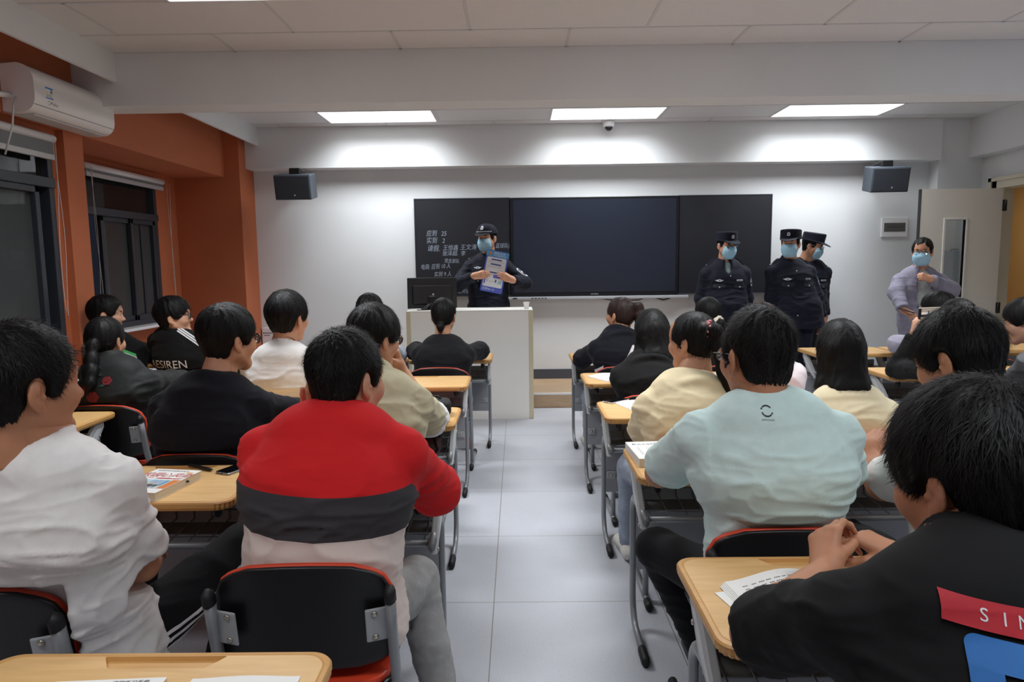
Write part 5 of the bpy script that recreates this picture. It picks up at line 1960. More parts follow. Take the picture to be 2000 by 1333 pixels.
        V = relax(V, Q, 1, 0.4)
        co = mesh_np('cap', (V * hs) @ Rm.T + hc, [Q], cm, root)
        f = Field((-0.12, 0.02, 0.0), (0.12, 0.22, 0.11), 0.004)
        f.ell((0, 0.085, 0.056), (0.083, 0.098, 0.006), 0.0, R=rotm(0, 13, 0).T)
        f.ell((0, -0.012, 0.05), (0.095, 0.112, 0.2), 0.0, op='sub')
        V, Q = f.mesh()
        mesh_np('cap_peak', (relax(V, Q, 1, 0.4) * hs) @ Rm.T + hc, [Q], cm, co)
        pr = Print2D()
        pr.poly([(-0.014, -0.016), (0.014, -0.016), (0.017, 0.0), (0.012, 0.016), (0.0, 0.022), (-0.012, 0.016), (-0.017, 0.0)], M_SILVERBADGE)
        pr.disc(0, 0.002, 0.008, mat('badge_blue', (90, 100, 130), 0.5), 1)
        O = Mh @ Vector((0, 0.11, 0.098 if kind == 'flat' else 0.105))
        lay_on(pr, 'cap_badge', co, O, (Rm @ V3(-1, 0, 0)), (Rm @ V3(0, 0.12, 1)), co, lift=0.003)
        if kind != 'flat':
            m = MB(); m.M = Mh
            for q in range(15):
                a = math.radians(90 + (q - 7) * 7.5)
                m.box((0.1035 * math.cos(a) - 0.004, -0.012 + 0.124 * math.sin(a) - 0.004, 0.066), (0.1035 * math.cos(a) + 0.004, -0.012 + 0.124 * math.sin(a) + 0.002, 0.076), 0.001)
            m.build('cap_braid', M_SILVERBADGE, co)
    return Mh


PEOPLE = {}


def person(label, hc, yaw=0, pitch=0, roll=0, hs=1.08, hip=None, nb=None, sdir=0, sw=0.175, fat=1.0, bfat=None,
           top=None, arms=None, legs=None, trousers=None, shoes=None, style='short', hm=None, skin=None, look=None,
           chair=None, inner=None, armmat=None, res=(0.0045, 0.009, 0.005), strands=1500, seed=1, slouch=0.02, fold=0.008, group=None, strand=None, messy=0.35):
    """One person. Points are in the room; sdir turns the body (0 = facing the board, 180 = facing the class)."""
    look = look or {}
    skin = skin or M_SKIN
    hm = hm or M_HAIR
    bfat = bfat or fat
    hc = np.array(hc, float)
    Rm = rotm(yaw + sdir, pitch, roll)
    Rb = rotm(sdir, 0, 0)
    S, Dv = Rb[:, 0], Rb[:, 1]
    nb = np.array(nb, float) if nb is not None else hc - Dv * 0.050 * hs - V3(0, 0, 0.185 * hs)
    hip = np.array(hip, float)
    if chair: hip[2] -= 0.026
    u = unit(nb - hip)
    Dv = unit(np.cross(u, S))
    L = np.linalg.norm(nb - hip)
    root = thing('person', label, 'person', (hip[0], hip[1], 0), 0, group)
    O = V3(hip[0], hip[1], 0)
    def loc(p): return np.array(p, float) - O
    hc, nb, hip = loc(hc), loc(nb), loc(hip)
    sit = legs is None or legs.get('sit', True)
    OBST.clear()
    for (dx, dy, _l, _r) in DESKS:
        if abs(dx - O[0]) < 1.3 and abs(dy - O[1]) < 1.0 and sit:
            OBST.append((V3(dx - 0.358, dy - 0.234, 0.655) - O, V3(dx + 0.358, dy + 0.234, 0.7665) - O))
    Sj = {'R': nb - u * 0.100 + S * sw, 'L': nb - u * 0.100 - S * sw}
    ch = loc((chair[0], chair[1], 0)) if chair else None
    A = {}
    for k in 'RL':
        a = dict((arms or {}).get(k, {}))
        if 'S' in a: Sj[k] = Sj[k] + np.array(a['S'], float)
        W = loc(a['W'])
        l1, l2 = a.get('l1', 0.285), a.get('l2', 0.25)
        if 'E' in a:
            E = loc(a['E'])
        else:
            pole = a.get('pole', S * (1.0 if k == 'R' else -1.0) - V3(0, 0, 0.25) - Dv * 0.3)
            E, W = ik(Sj[k], W, l1, l2, pole)
        Yd = np.array(a.get('dir', unit(W - E)), float)
        Nn = np.array(a.get('back', V3(0, 0, 1)), float)
        pose = a.get('pose', REST)
        A[k] = (E, W, (Yd, Nn, -1 if k == 'R' else 1, pose[0], pose[1]))
    # legs
    lg = legs or {}
    K, An = {}, {}
    for k, s in (('R', 1), ('L', -1)):
        if sit:
            K[k] = loc(lg['K' + k]) if 'K' + k in lg else hip + S * (0.13 * s) + rotm(sdir, 0, 0)[:, 1] * 0.43 + V3(0, 0, -0.09)
            An[k] = loc(lg['A' + k]) if 'A' + k in lg else K[k] * V3(1, 1, 0) + V3(0, 0, 0.09) + rotm(sdir, 0, 0)[:, 1] * 0.02
        else:
            An[k] = V3(0, 0, 0.09 + lg.get('z', 0)) + S * (0.10 * s)
            K[k] = hip * 0.5 + An[k] * 0.5 + rotm(sdir, 0, 0)[:, 1] * 0.01 + S * 0.01 * s
    H = {k: hip + S * (0.095 if k == 'R' else -0.095) * bfat - u * 0.02 for k in 'RL'}
    # ---- skin: head, neck and trunk, arms with hands
    hV, hQ = get_head(res[0])
    parts = [((hV * hs) @ Rm.T + hc, hQ)]
    f = Field(np.minimum.reduce([hip - 0.3, nb - 0.3, K['L'] - 0.12, K['R'] - 0.12, An['L'] - 0.12, An['R'] - 0.12]), np.maximum.reduce([hc + 0.05, nb + 0.25, hip + 0.3, K['L'] + 0.12, K['R'] + 0.12]), 0.011)
    nk = hc + Rm @ V3(0, -0.030, -0.06) * hs
    f.cone(nk, nb + Dv * 0.012, 0.0535 * hs, 0.060 * hs, 0.0)
    f.cone(nb + Dv * 0.01, nb - u * 0.04, 0.055, 0.052, 0.02)
    f.cone(nb - u * 0.04, nb - u * 0.10, 0.052, 0.070, 0.03, side=S, sx=1.4)
    f.cone(nb - u * 0.10, hip + u * L * 0.4, 0.085 * fat, 0.08 * fat, 0.04, side=S, sx=1.45)
    f.cone(hip + u * L * 0.4, hip, 0.08 * fat, 0.09 * fat, 0.04, side=S, sx=1.4)
    for k in 'RL':
        f.cone(nb - u * 0.055, Sj[k], 0.036, 0.042, 0.03)
        f.cone(H[k], K[k], 0.07 * bfat, 0.05, 0.03)
        f.cone(K[k], An[k], 0.046, 0.034, 0.02)
    if ch is not None: f.chair(ch, 0.004)
    V, Q = f.mesh()
    parts.append((relax(V, Q, 1), Q))
    tk = top['kind']
    short = top.get('short', False)
    for k in 'RL':
        E, W, hnd = A[k]
        V, Q = arm_hand(Sj[k], E, W, hnd, res[2], fat if short else 1.0, True)
        parts.append((V, Q))
    VV, QQ, o = [], [], 0
    for V, Q in parts:
        VV.append(V); QQ.append(Q + o); o += len(V)
    mesh_np('body', np.concatenate(VV), [np.concatenate(QQ)], skin, root)
    # ---- garment on the trunk
    e = top.get('loose', 0.012)
    hem = top.get('hem', 0.09)
    lo = np.minimum.reduce([hip - 0.32 - V3(0, 0, hem), nb - 0.3] + [A[k][0] - 0.12 for k in 'RL'] + [A[k][1] - 0.1 for k in 'RL'])
    hi = np.maximum.reduce([hip + 0.32, nb + 0.3] + [A[k][0] + 0.12 for k in 'RL'] + [A[k][1] + 0.1 for k in 'RL'])
    hi[2] = min(hi[2], max(nb[2] + 0.16, A['R'][1][2] + 0.08, A['L'][1][2] + 0.08))
    f = Field(lo, hi, res[1])
    sl = slouch
    secs = [(-hem / L - 0.05, 0.176 * bfat, 0.128 * bfat, 0.0), (0.0, 0.176 * bfat, 0.128 * bfat, 0.0), (0.33, 0.158 * bfat, 0.116 * bfat, -sl * 0.8), (0.66, 0.176 * fat, 0.122 * fat, -sl), (0.88, 0.158 * fat, 0.092 * fat, -sl * 0.4)]
    pts = [(hip + u * L * t + Dv * b, w + e, d + e) for (t, w, d, b) in secs]
    for (p, w, d), (p2, w2, d2) in zip(pts[:-1], pts[1:]):
        f.cone(p, p2, d, d2, 0.045, side=S, sx=(w / d + w2 / d2) / 2)
    for k, s in (('R', 1), ('L', -1)):
        E, W, hnd = A[k]
        f.cone(nb - u * 0.050, Sj[k], 0.050 + e * 0.4, 0.045 * fat + e * 0.5, 0.035)
        f.cone(hip + u * L * 0.70 - Dv * sl * 0.7 + S * s * 0.09 * fat, Sj[k] - u * 0.02, 0.080 * fat + e * 0.4, 0.046 * fat + e * 0.5, 0.035)
        if short:
            sl_t = top.get('sleeve', 0.62)
            P = Sj[k] + (E - Sj[k]) * sl_t
            ax = unit(E - Sj[k])
            f.cone(Sj[k], P + ax * 0.05, 0.048 * fat + e * 0.5, 0.056 * fat + e * 0.9, 0.030)
            f.cut(P, ax, 0.006, near=0.115 * fat)
        else:
            f.cone(Sj[k], E, 0.048 * fat + e * 0.5, 0.046 * fat + e * 0.9, 0.030)
            f.ell(E, (0.047 * fat + e * 0.9,) * 3, 0.02)
            f.cone(E, W, 0.047 * fat + e * 0.9, 0.033 + e * 0.75, 0.02)
            ax = unit(W - E)
            if top.get('push'):
                pp = top['push']
                f.cut(E + (W - E) * pp, ax, 0.004, near=0.10)
            else:
                f.torus(W - ax * 0.035, ax, 0.030 + e * 0.5, 0.010, 0.012)
                f.cut(W - ax * 0.012, ax, 0.005, near=0.075)
    nd = unit(nk - nb)
    ndt = unit(nd + Dv * 0.35)
    cb = nb + Dv * 0.012
    if tk == 'hoodie':
        f.torus(cb - nd * 0.012 - Dv * 0.004, unit(nd * 1.0 + Dv * 0.5), 0.084, 0.027, 0.02, sx=1.12, side=S)
        f.ell(nb - Dv * 0.070 - u * 0.115, (0.120, 0.036, 0.090), 0.03, R=np.stack([S, Dv, u]))
        f.torus(nb - Dv * 0.060 - u * 0.055, unit(u + Dv * 1.0), 0.082, 0.020, 0.016, sx=1.3, side=S)
        f.cone(nb - nd * 0.01 + Dv * 0.01, nk + nd * 0.10, 0.066, 0.072, 0.01, op='sub')
    elif tk in ('jacket', 'uniform', 'blazer'):
        cht = 0.045 if tk != 'blazer' else 0.02
        for q in range(3):
            f.torus(cb + nd * (0.006 + cht * q / 2) - Dv * 0.002, unit(nd + Dv * 0.35), 0.072 + 0.002 * q, 0.012, 0.012)
        f.cone(nb - nd * 0.03 + Dv * 0.01, nk + nd * 0.08, 0.0605, 0.066, 0.006, op='sub')
        if top.get('vee'):
            f.ell(nb + Dv * 0.13 - u * 0.03, (0.036, 0.09, 0.085), 0.01, R=np.stack([S, Dv, u]), op='sub')
    else:
        f.cone(nb - u * 0.05, nb + nd * 0.004, 0.080, 0.070, 0.02)
        f.cone(nb - nd * 0.03 + Dv * 0.01, nk + nd * 0.06, 0.0615, 0.066, 0.008, op='sub')
        f.torus(cb + nd * 0.014, ndt, 0.0675, 0.0075, 0.006)
    if tk == 'blazer':
        f.ell(nb + Dv * 0.125 - u * 0.20 + S * 0.012, (0.076, 0.088, 0.27), 0.012, R=np.stack([S, Dv, u]), op='sub')
    f.cut(hip - V3(0, 0, hem), (0, 0, -1), 0.01)
    if ch is not None: f.chair(ch)
    for (a, b) in OBST: f.boxsub(a, b)
    V, Q = f.mesh()
    V = relax(V, Q, 1, 0.5)
    N = normals(V, Q)
    tt = ((V - hip) @ u) / L
    wgt = np.interp(tt, [-0.2, 0.1, 0.45, 0.8, 1.0, 1.1], [0.7, 1.2, 1.1, 0.55, 0.3, 0.15])
    # arms always fold
    wgt = np.where(np.abs((V - nb) @ S) > sw * 0.95, 0.9, wgt)
    V = folds(V, N, fold, seed * 7, top.get('fscale', 9.0), top.get('fstretch', (0.6, 0.8, 1.8)), wgt)
    V = V + N * (0.35 * fold * (vnoise(V * 5.0, seed) - 0.5))[:, None]
    gname = {'tshirt': 't_shirt', 'sweater': 'sweater', 'hoodie': 'hoodie', 'jacket': 'jacket', 'uniform': 'uniform_jacket', 'blazer': 'blazer'}[tk]
    if ch is not None:
        # folds must not push back through the backrest
        xx = V[:, 0] - ch[0]
        yb = ch[1] - 0.184 + 0.032 * (xx / 0.235) ** 2 - 0.16 * (V[:, 2] - 0.618)
        V[:, 2] = np.where((np.abs(xx) < 0.226) & (np.abs(V[:, 1] - ch[1]) < 0.212) & (V[:, 2] < 0.4445) & (V[:, 2] > 0.40), 0.4445, V[:, 2])
        m_ = (np.abs(xx) < 0.25) & (V[:, 2] < 0.802) & (V[:, 1] < yb) & (V[:, 2] > 0.455)
        V[:, 1] = np.where(m_, yb, V[:, 1])
    for (a, b) in OBST:
        m_ = (V[:, 0] > a[0]) & (V[:, 0] < b[0]) & (V[:, 1] > a[1]) & (V[:, 1] < b[1]) & (V[:, 2] > a[2] + 0.075) & (V[:, 2] < b[2])
        V[:, 2] = np.where(m_, b[2], V[:, 2])
    fm, ms = None, None
    if armmat:
        C = V[Q].mean(1)
        fm = np.zeros(len(Q), int)
        for k in 'RL':
            E, W, hnd = A[k]
            for (a, b) in ((Sj[k], E), (E, W)):
                t_ = np.clip(((C - a) @ (b - a)) / max((b - a) @ (b - a), 1e-9), 0, 1)
                dd = np.linalg.norm(C - a - t_[:, None] * (b - a), axis=1)
                fm[(dd < 0.085 * fat) & (((C - nb) @ S) * (1 if k == 'R' else -1) > sw * 0.93)] = 1
        ms = [top['mat'], armmat]
    g = mesh_np(gname, V, [Q], top['mat'], root, mats=ms, fmat=fm)
    if inner is not None:
        f = Field(np.minimum(hip - 0.3, nb - 0.3), np.maximum(hip + 0.3, nb + 0.25), res[1])
        for (p, w, d), (p2, w2, d2) in zip(pts[:-1], pts[1:]):
            f.cone(p, p2, d - e * 0.75, d2 - e * 0.75, 0.03, side=S, sx=(w / d + w2 / d2) / 2)
        for k in 'RL': f.cone(nb - u * 0.050, Sj[k], 0.050, 0.040, 0.035)
        if inner[1] == 'polo':
            for q in range(3): f.torus(cb + nd * (0.002 + 0.010 * q) + Dv * 0.004, unit(nd + Dv * 0.5), 0.064 + 0.002 * q, 0.007, 0.008)
        else:
            f.torus(cb + nd * 0.006 + Dv * 0.006, ndt, 0.066, 0.007, 0.006)
        f.cone(nb - nd * 0.03 + Dv * 0.01, nk + nd * 0.06, 0.0585, 0.062, 0.006, op='sub')
        f.cut(hip - V3(0, 0, 0.02), (0, 0, -1), 0.01)
        V, Q = f.mesh()
        V = relax(V, Q, 1)
        V = folds(V, normals(V, Q), 0.006, seed + 90, 9)
        mesh_np('polo_shirt' if inner[1] == 'polo' else 'undershirt', V, [Q], inner[0], root)
    # ---- trousers
    if trousers is not None:
        f = Field(np.minimum.reduce([hip - 0.27, K['L'] - 0.16, K['R'] - 0.16, An['L'] - 0.14, An['R'] - 0.14]), np.maximum.reduce([hip + 0.27, K['L'] + 0.16, K['R'] + 0.16, An['R'] + 0.1, An['L'] + 0.1]), 0.011)
        f.ell(hip - V3(0, 0, 0.01), (0.164 * bfat, 0.118 * bfat, 0.095), 0.03, R=np.stack([S, Dv, u]))
        f.cone(hip, hip + u * 0.07, 0.106 * bfat, 0.092 * bfat, 0.03, side=S, sx=1.38)
        for k in 'RL':
            f.cone(H[k], K[k], 0.088 * bfat, 0.070 * bfat ** 0.5, 0.03)
            f.cone(K[k], An[k] + V3(0, 0, 0.02), 0.068 * bfat ** 0.5, 0.052, 0.02)
            f.cut(An[k] - V3(0, 0, 0.03), unit(An[k] - K[k]), 0.004, near=0.09)
        if ch is not None: f.chair(ch)
        V, Q = f.mesh()
        V = relax(V, Q, 1)
        V = folds(V, normals(V, Q), 0.007, seed * 3 + 1, 10)
        if ch is not None:
            V[:, 2] = np.where((np.abs(V[:, 0] - ch[0]) < 0.226) & (np.abs(V[:, 1] - ch[1]) < 0.212) & (V[:, 2] < 0.4445) & (V[:, 2] > 0.38), 0.4445, V[:, 2])
        tr = mesh_np('trousers', V, [Q], trousers, root)
    if shoes is not None:
        fw = Rb[:, 1]
        for k in 'RL':
            z0 = lg.get('z', 0)
            a = An[k] * V3(1, 1, 0) + V3(0, 0, z0)
            f = Field(a - V3(0.2, 0.24, 0.01), a + V3(0.2, 0.24, 0.16), 0.008)
            f.cone(a + V3(0, 0, 0.05) - fw * 0.02, a + V3(0, 0, 0.10), 0.045, 0.042, 0.02)
            f.cone(a + V3(0, 0, 0.045) - fw * 0.03, a + V3(0, 0, 0.038) + fw * 0.16, 0.044, 0.038, 0.03)
            f.cut(a + V3(0, 0, 0.012), (0, 0, -1), 0.004)
            V, Q = f.mesh()
            mesh_np('shoe', relax(V, Q, 1), [Q], shoes, root)
    # ---- hair and what is worn on the head
    strand = strand or dict(crew=(0.020, 0.0007, 1.1), short=(0.026, 0.0008, 0.9), spiky=(0.042, 0.0009, 0.7), mop=(0.034, 0.0009, 0.35), fluffy=(0.036, 0.0009, 0.5)).get(style, (0.04, 0.0009, 0.2))
    if style:
        hair(style, 0.0055 if res[0] < 0.0045 else 0.0075, seed, strands, strand[0], strand[1], strand[2], root, hm, Rm, hc, hs, messy)
    Mh = head_extras(root, Rm, hc, hs, look, False)
    info = dict(root=root, top=g, hc=hc, Rm=Rm, hs=hs, Mh=Mh, nb=nb, hip=hip, u=u, S=S, D=Dv, L=L, A=A, Sj=Sj, K=K, An=An, O=O, H=H)
    if trousers is not None: info['trousers'] = tr
    return info


def headpt(x, ytop, Y, hs=1.08, drop=0.142):
    """Head centre from the photo position of the crown."""
    p = at(x, ytop, Y)
    return V3(p.x, p.y, p.z - drop * hs)


def A3(x, y, Y):
    p = at(x, y, Y)
    return V3(p.x, p.y, p.z)

# ------------------------------------------------------------------ the class, from the front rows to the camera
T_BLACKKNIT = cloth('cloth_black_knit', (14, 15, 20))
T_NAVY = cloth('cloth_navy_fleece', (13, 15, 26))
T_BLACK = cloth('cloth_black_jersey', (12, 12, 14))
T_CHAR = cloth('cloth_charcoal_satin', (28, 31, 31), 0.65)
T_WHITE = cloth('cloth_white_jersey', (228, 226, 224))
T_KHAKI = cloth('cloth_khaki_cotton', (186, 178, 150))
T_MINT = cloth('cloth_mint_jersey', (208, 232, 229))
T_CREAM = cloth('cloth_cream_fleece', (232, 216, 178))
T_CREAM2 = cloth('cloth_cream_jersey', (230, 218, 184))
T_GREY = cloth('cloth_grey_fleece', (112, 115, 119))
T_PALE = cloth('cloth_pale_grey_fleece', (172, 178, 190))
T_PINKW = cloth('cloth_pinkish_white', (226, 214, 218))
T_UNIFORM = cloth('cloth_police_navy', (17, 20, 36), 0.75)
T_BLAZER = cloth('cloth_lilac_grey_wool', (142, 140, 158), 0.85, noise=0.08)
T_POLO = cloth('cloth_pale_polo', (182, 190, 192))
T_BLUEJEAN = cloth('cloth_pale_jeans', (140, 150, 166), noise=0.12)
T_GREYPANT = cloth('cloth_grey_joggers', (150, 150, 150), noise=0.10)
T_BLACKPANT = cloth('cloth_black_trousers', (12, 13, 17))
T_CAMO = cloth('cloth_blue_camouflage', (52, 68, 96), noise=0.45)
S_WHITE = mat('shoe_white', (214, 212, 204), 0.6)
S_DARK = mat('shoe_dark', (24, 24, 26), 0.5)
FAR = dict(res=(0.0055, 0.011, 0.006), strands=1400)
MIDR = dict(res=(0.0045, 0.009, 0.005), strands=2600)
NEAR = dict(res=(0.0034, 0.0065, 0.0034), strands=6500)


def rest(xc, yd, w=0.10, ew=None, z=0.80):
    """Both forearms lying on a desk."""
    return {'R': dict(W=(xc + w, yd, z), pole=(0.55, -0.4, -0.45), dir=(-0.55, 0.9, -0.05)), 'L': dict(W=(xc - w, yd, z), pole=(-0.55, -0.4, -0.45), dir=(0.55, 0.9, -0.05))}


P = {}
# --- front row, left of the aisle
P['bunlow'] = person('girl student in a black sweater with a low bun, seated before the podium', headpt(866, 580, 5.45), yaw=-8, pitch=6, hip=(-0.59, 5.27, 0.555), fat=1.02,
                     top=dict(kind='sweater', mat=T_BLACKKNIT, loose=0.03), style='bunlow', trousers=T_BLUEJEAN, shoes=mat('shoe_red', (200, 60, 40), 0.6),
                     arms={'R': dict(E=(-0.315, 5.60, 0.85), W=(-0.47, 5.80, 0.80)), 'L': dict(E=(-0.835, 5.60, 0.85), W=(-0.68, 5.80, 0.80))}, chair=(-0.6, 5.33), seed=3, **FAR)
P['greyhood'] = person('student in a pale grey hoodie in the front row, mostly hidden by the khaki jacket', headpt(722, 574, 5.45), yaw=-5, hip=(-1.22, 5.28, 0.555),
                       top=dict(kind='hoodie', mat=T_PALE, loose=0.03), style='mop', trousers=T_BLACKPANT, shoes=S_WHITE,
                       arms={'R': dict(E=(-0.985, 5.52, 0.83), W=(-1.10, 5.76, 0.81)), 'L': dict(W=(-1.40, 5.75, 0.80))}, chair=(-1.29, 5.34), seed=4, **FAR)
P['aesiren'] = person('bespectacled student in a black jacket lettered across the back, looking toward the board', headpt(338, 580, 5.10), yaw=-62, pitch=-4, hip=(-2.44, 5.22, 0.555), nb=(-2.60, 5.11, 1.095), sdir=-12, sw=0.162, fat=0.95,
                      top=dict(kind='jacket', mat=T_BLACK, loose=0.03), style='fluffy', trousers=T_BLACKPANT, shoes=S_WHITE, look=dict(glasses=M_BLACKFRAME),
                      arms=rest(-2.42, 5.72), chair=(-2.42, 5.28), seed=5, skin=M_SKINLIGHT, **FAR)
P['zigzag'] = person('heavy student in a black jacket with a pale zigzag panel, beside the orange pillar', headpt(205, 577, 5.15), yaw=-66, pitch=2, hip=(-3.03, 5.24, 0.555), nb=(-3.06, 5.12, 1.05), sw=0.165, fat=0.97,
                     top=dict(kind='jacket', mat=T_BLACK, loose=0.03), style='spiky', trousers=T_BLACKPANT, shoes=S_WHITE,
                     arms={'R': dict(E=(-2.85, 5.42, 0.85), W=(-2.95, 5.64, 0.81)), 'L': dict(W=(-3.10, 5.62, 0.80))}, chair=(-3.02, 5.3), seed=6, skin=M_SKINLIGHT, **FAR)
# --- second row, left
P['hidden'] = person('dark-haired student of whom only the crown shows above the near left head', headpt(30, 621, 4.05), hip=(-3.0, 4.02, 0.555), top=dict(kind='sweater', mat=T_BLACKKNIT), style='shoulder',
                     trousers=T_BLACKPANT, shoes=S_DARK, arms=rest(-3.0, 4.50), chair=(-3.02, 4.05), seed=7, **FAR)
P['roses'] = person('long-haired student in a dark jacket embroidered with red roses', headpt(203, 616, 4.06), yaw=-6, pitch=8, hip=(-2.37, 4.04, 0.555), nb=(-2.40, 4.01, 0.985), sw=0.175, fat=1.0,
                    top=dict(kind='jacket', mat=T_CHAR, loose=0.045, hem=0.10), style='ponylow', trousers=T_BLACKPANT, shoes=S_DARK,
                    arms={'R': dict(E=(-2.215, 4.30, 0.82), W=(-2.28, 4.60, 0.81)), 'L': dict(W=(-2.5, 4.6, 0.80))}, chair=(-2.38, 4.05), seed=8, fold=0.011, **FAR)
P['whitelong'] = person('student in a white long-sleeved shirt with a thin black necklace', headpt(560, 569, 4.02, 1.12), yaw=-22, hs=1.14, hip=(-1.41, 4.07, 0.555), nb=(-1.365, 3.96, 1.095), sw=0.19, fat=1.05,
                        top=dict(kind='sweater', mat=T_WHITE, loose=0.016), style='mop', trousers=T_BLACKPANT, shoes=S_WHITE, arms=rest(-1.40, 4.52), chair=(-1.42, 4.11), seed=9, fold=0.008, **MIDR)
# --- third row, left
P['navy'] = person('bespectacled student in a navy hoodie, turned toward the podium', headpt(443, 596, 3.04, 1.1), yaw=-36, pitch=3, hs=1.12, hip=(-1.37, 2.97, 0.555), nb=(-1.335, 2.95, 1.05), sw=0.19, fat=1.12,
                   top=dict(kind='hoodie', mat=T_NAVY, loose=0.035), style='mop', trousers=T_BLACKPANT, shoes=S_WHITE, look=dict(glasses=M_BLACKFRAME),
                   arms={'R': dict(E=(-1.06, 3.20, 0.85), W=(-1.045, 3.43, 0.82), dir=(0.1, 1, 0)), 'L': dict(W=(-1.5, 3.45, 0.80))}, chair=(-1.36, 3.02), seed=10, fold=0.009, **MIDR)
P['khaki'] = person('fluffy-haired student in a khaki jacket with a turned-up white cuff, chin on hand', headpt(730, 598, 3.22, 1.1), yaw=-38, pitch=8, hs=1.12, hip=(-0.70, 3.0, 0.555), nb=(-0.645, 3.08, 1.035), sw=0.185, fat=1.12,
                    top=dict(kind='jacket', mat=T_KHAKI, loose=0.035, short=True, sleeve=0.80), style='fluffy', trousers=T_BLACKPANT, shoes=S_DARK, look=dict(glasses=M_BLACKFRAME),
                    arms={'R': dict(E=A3(842, 822, 3.42), W=A3(780, 715, 3.40), dir=(-0.25, -0.35, 0.9), back=(0.7, 0.7, 0.2), pose=FIST), 'L': dict(W=(-0.78, 3.48, 0.81), pole=(-0.3, -0.5, -0.6))}, chair=(-0.66, 3.02), seed=11, fold=0.011, **MIDR)
# --- front row, right of the aisle
P['pony'] = person('girl student with a brown high ponytail and a navy and white jacket', headpt(1211, 578, 5.45), yaw=32, hip=(0.80, 5.27, 0.555), nb=(0.79, 5.37, 0.995), sdir=10,
                   top=dict(kind='hoodie', mat=T_NAVY, loose=0.03), style='pony', hm=M_HAIRBROWN, trousers=T_BLUEJEAN, shoes=S_WHITE,
                   arms={'R': dict(W=(0.86, 5.75, 0.81), pole=(0.3, -0.5, -0.6)), 'L': dict(E=A3(1138, 702, 5.58), W=(0.62, 5.80, 0.80))}, chair=(0.795, 5.29), seed=12, **FAR)
P['bun'] = person('girl student in glasses whose hair is tied with a cream scrunchie', headpt(1382, 578, 5.45), yaw=12, hip=(1.50, 5.27, 0.555), top=dict(kind='sweater', mat=T_BLACKKNIT), style='bun',
                  trousers=T_BLACKPANT, shoes=S_WHITE, look=dict(glasses=M_METALFRAME), arms=rest(1.5, 5.72), chair=(1.51, 5.27), seed=13, **FAR)
P['glasses'] = person('short-haired bespectacled student in a pale hoodie before the door', headpt(1832, 571, 5.55), yaw=62, pitch=6, hip=(3.56, 5.40, 0.555), nb=(3.42, 5.47, 1.0),
                      top=dict(kind='hoodie', mat=cloth('cloth_lilac_fleece', (178, 176, 194)), loose=0.025), style='mop', trousers=T_BLACKPANT, shoes=S_WHITE, look=dict(glasses=M_METALFRAME),
                      arms={'R': dict(W=(3.70, 5.80, 0.80)), 'L': dict(E=A3(1752, 672, 5.72), W=(3.22, 5.86, 0.82))}, chair=(3.62, 5.45), seed=14, **FAR)
# --- second row, right
P['blackhood'] = person('long-haired student in a black zip hoodie, second row right of the aisle', headpt(1272, 600, 4.30), yaw=5, hip=(0.80, 4.10, 0.555), nb=(0.81, 4.22, 0.96),
                        top=dict(kind='hoodie', mat=T_BLACK, loose=0.025), style='longwave', trousers=T_BLACKPANT, shoes=S_WHITE,
                        arms={'R': dict(W=(0.92, 4.58, 0.81), pole=(0.3, -0.5, -0.6)), 'L': dict(E=A3(1215, 745, 4.42), W=(0.80, 4.56, 0.83))}, chair=(0.8, 4.19), seed=15, **FAR)
P['brown'] = person('brown-haired student in a pinkish white top, mostly hidden by the mint T-shirt', headpt(1490, 588, 4.30), yaw=-5, hip=(1.51, 4.12, 0.555), top=dict(kind='sweater', mat=T_PINKW, loose=0.03), style='shoulder',
                    hm=M_HAIRBROWN, trousers=T_BLACKPANT, shoes=S_WHITE, arms=rest(1.5, 4.6), chair=(1.51, 4.19), seed=16, **FAR)
P['filming'] = person('student in black sleeves and a grey vest raising a phone to film', headpt(1870, 580, 4.28), yaw=8, hip=(2.84, 4.24, 0.555), sw=0.18,
                      top=dict(kind='sweater', mat=T_BLACK, loose=0.02), style='shoulder', trousers=T_CAMO, shoes=S_DARK, skin=M_SKINLIGHT,
                      arms={'L': dict(E=A3(1752, 722, 4.62), W=A3(1788, 652, 4.58), dir=(0.28, 0.1, 0.95), back=(-0.75, -0.5, 0.25), pose=HOLD),
                            'R': dict(pole=(0.35, -0.1, -1), W=A3(1872, 655, 4.55), dir=(-0.2, 0.1, 0.95), back=(0.6, -0.5, 0.3), pose=HOLD)}, chair=(2.86, 4.27), seed=17, **FAR)
P['greyright'] = person('student in a mid-grey hoodie at the right edge, looking down', headpt(2006, 583, 4.42), yaw=52, pitch=14, hip=(3.52, 4.25, 0.555), nb=(3.40, 4.36, 0.99), sw=0.185, fat=1.1,
                        top=dict(kind='hoodie', mat=T_GREY, loose=0.03), style='mop', trousers=T_BLACKPANT, shoes=S_WHITE, skin=M_SKINLIGHT, arms=rest(3.5, 4.65), chair=(3.55, 4.27), seed=18, **FAR)
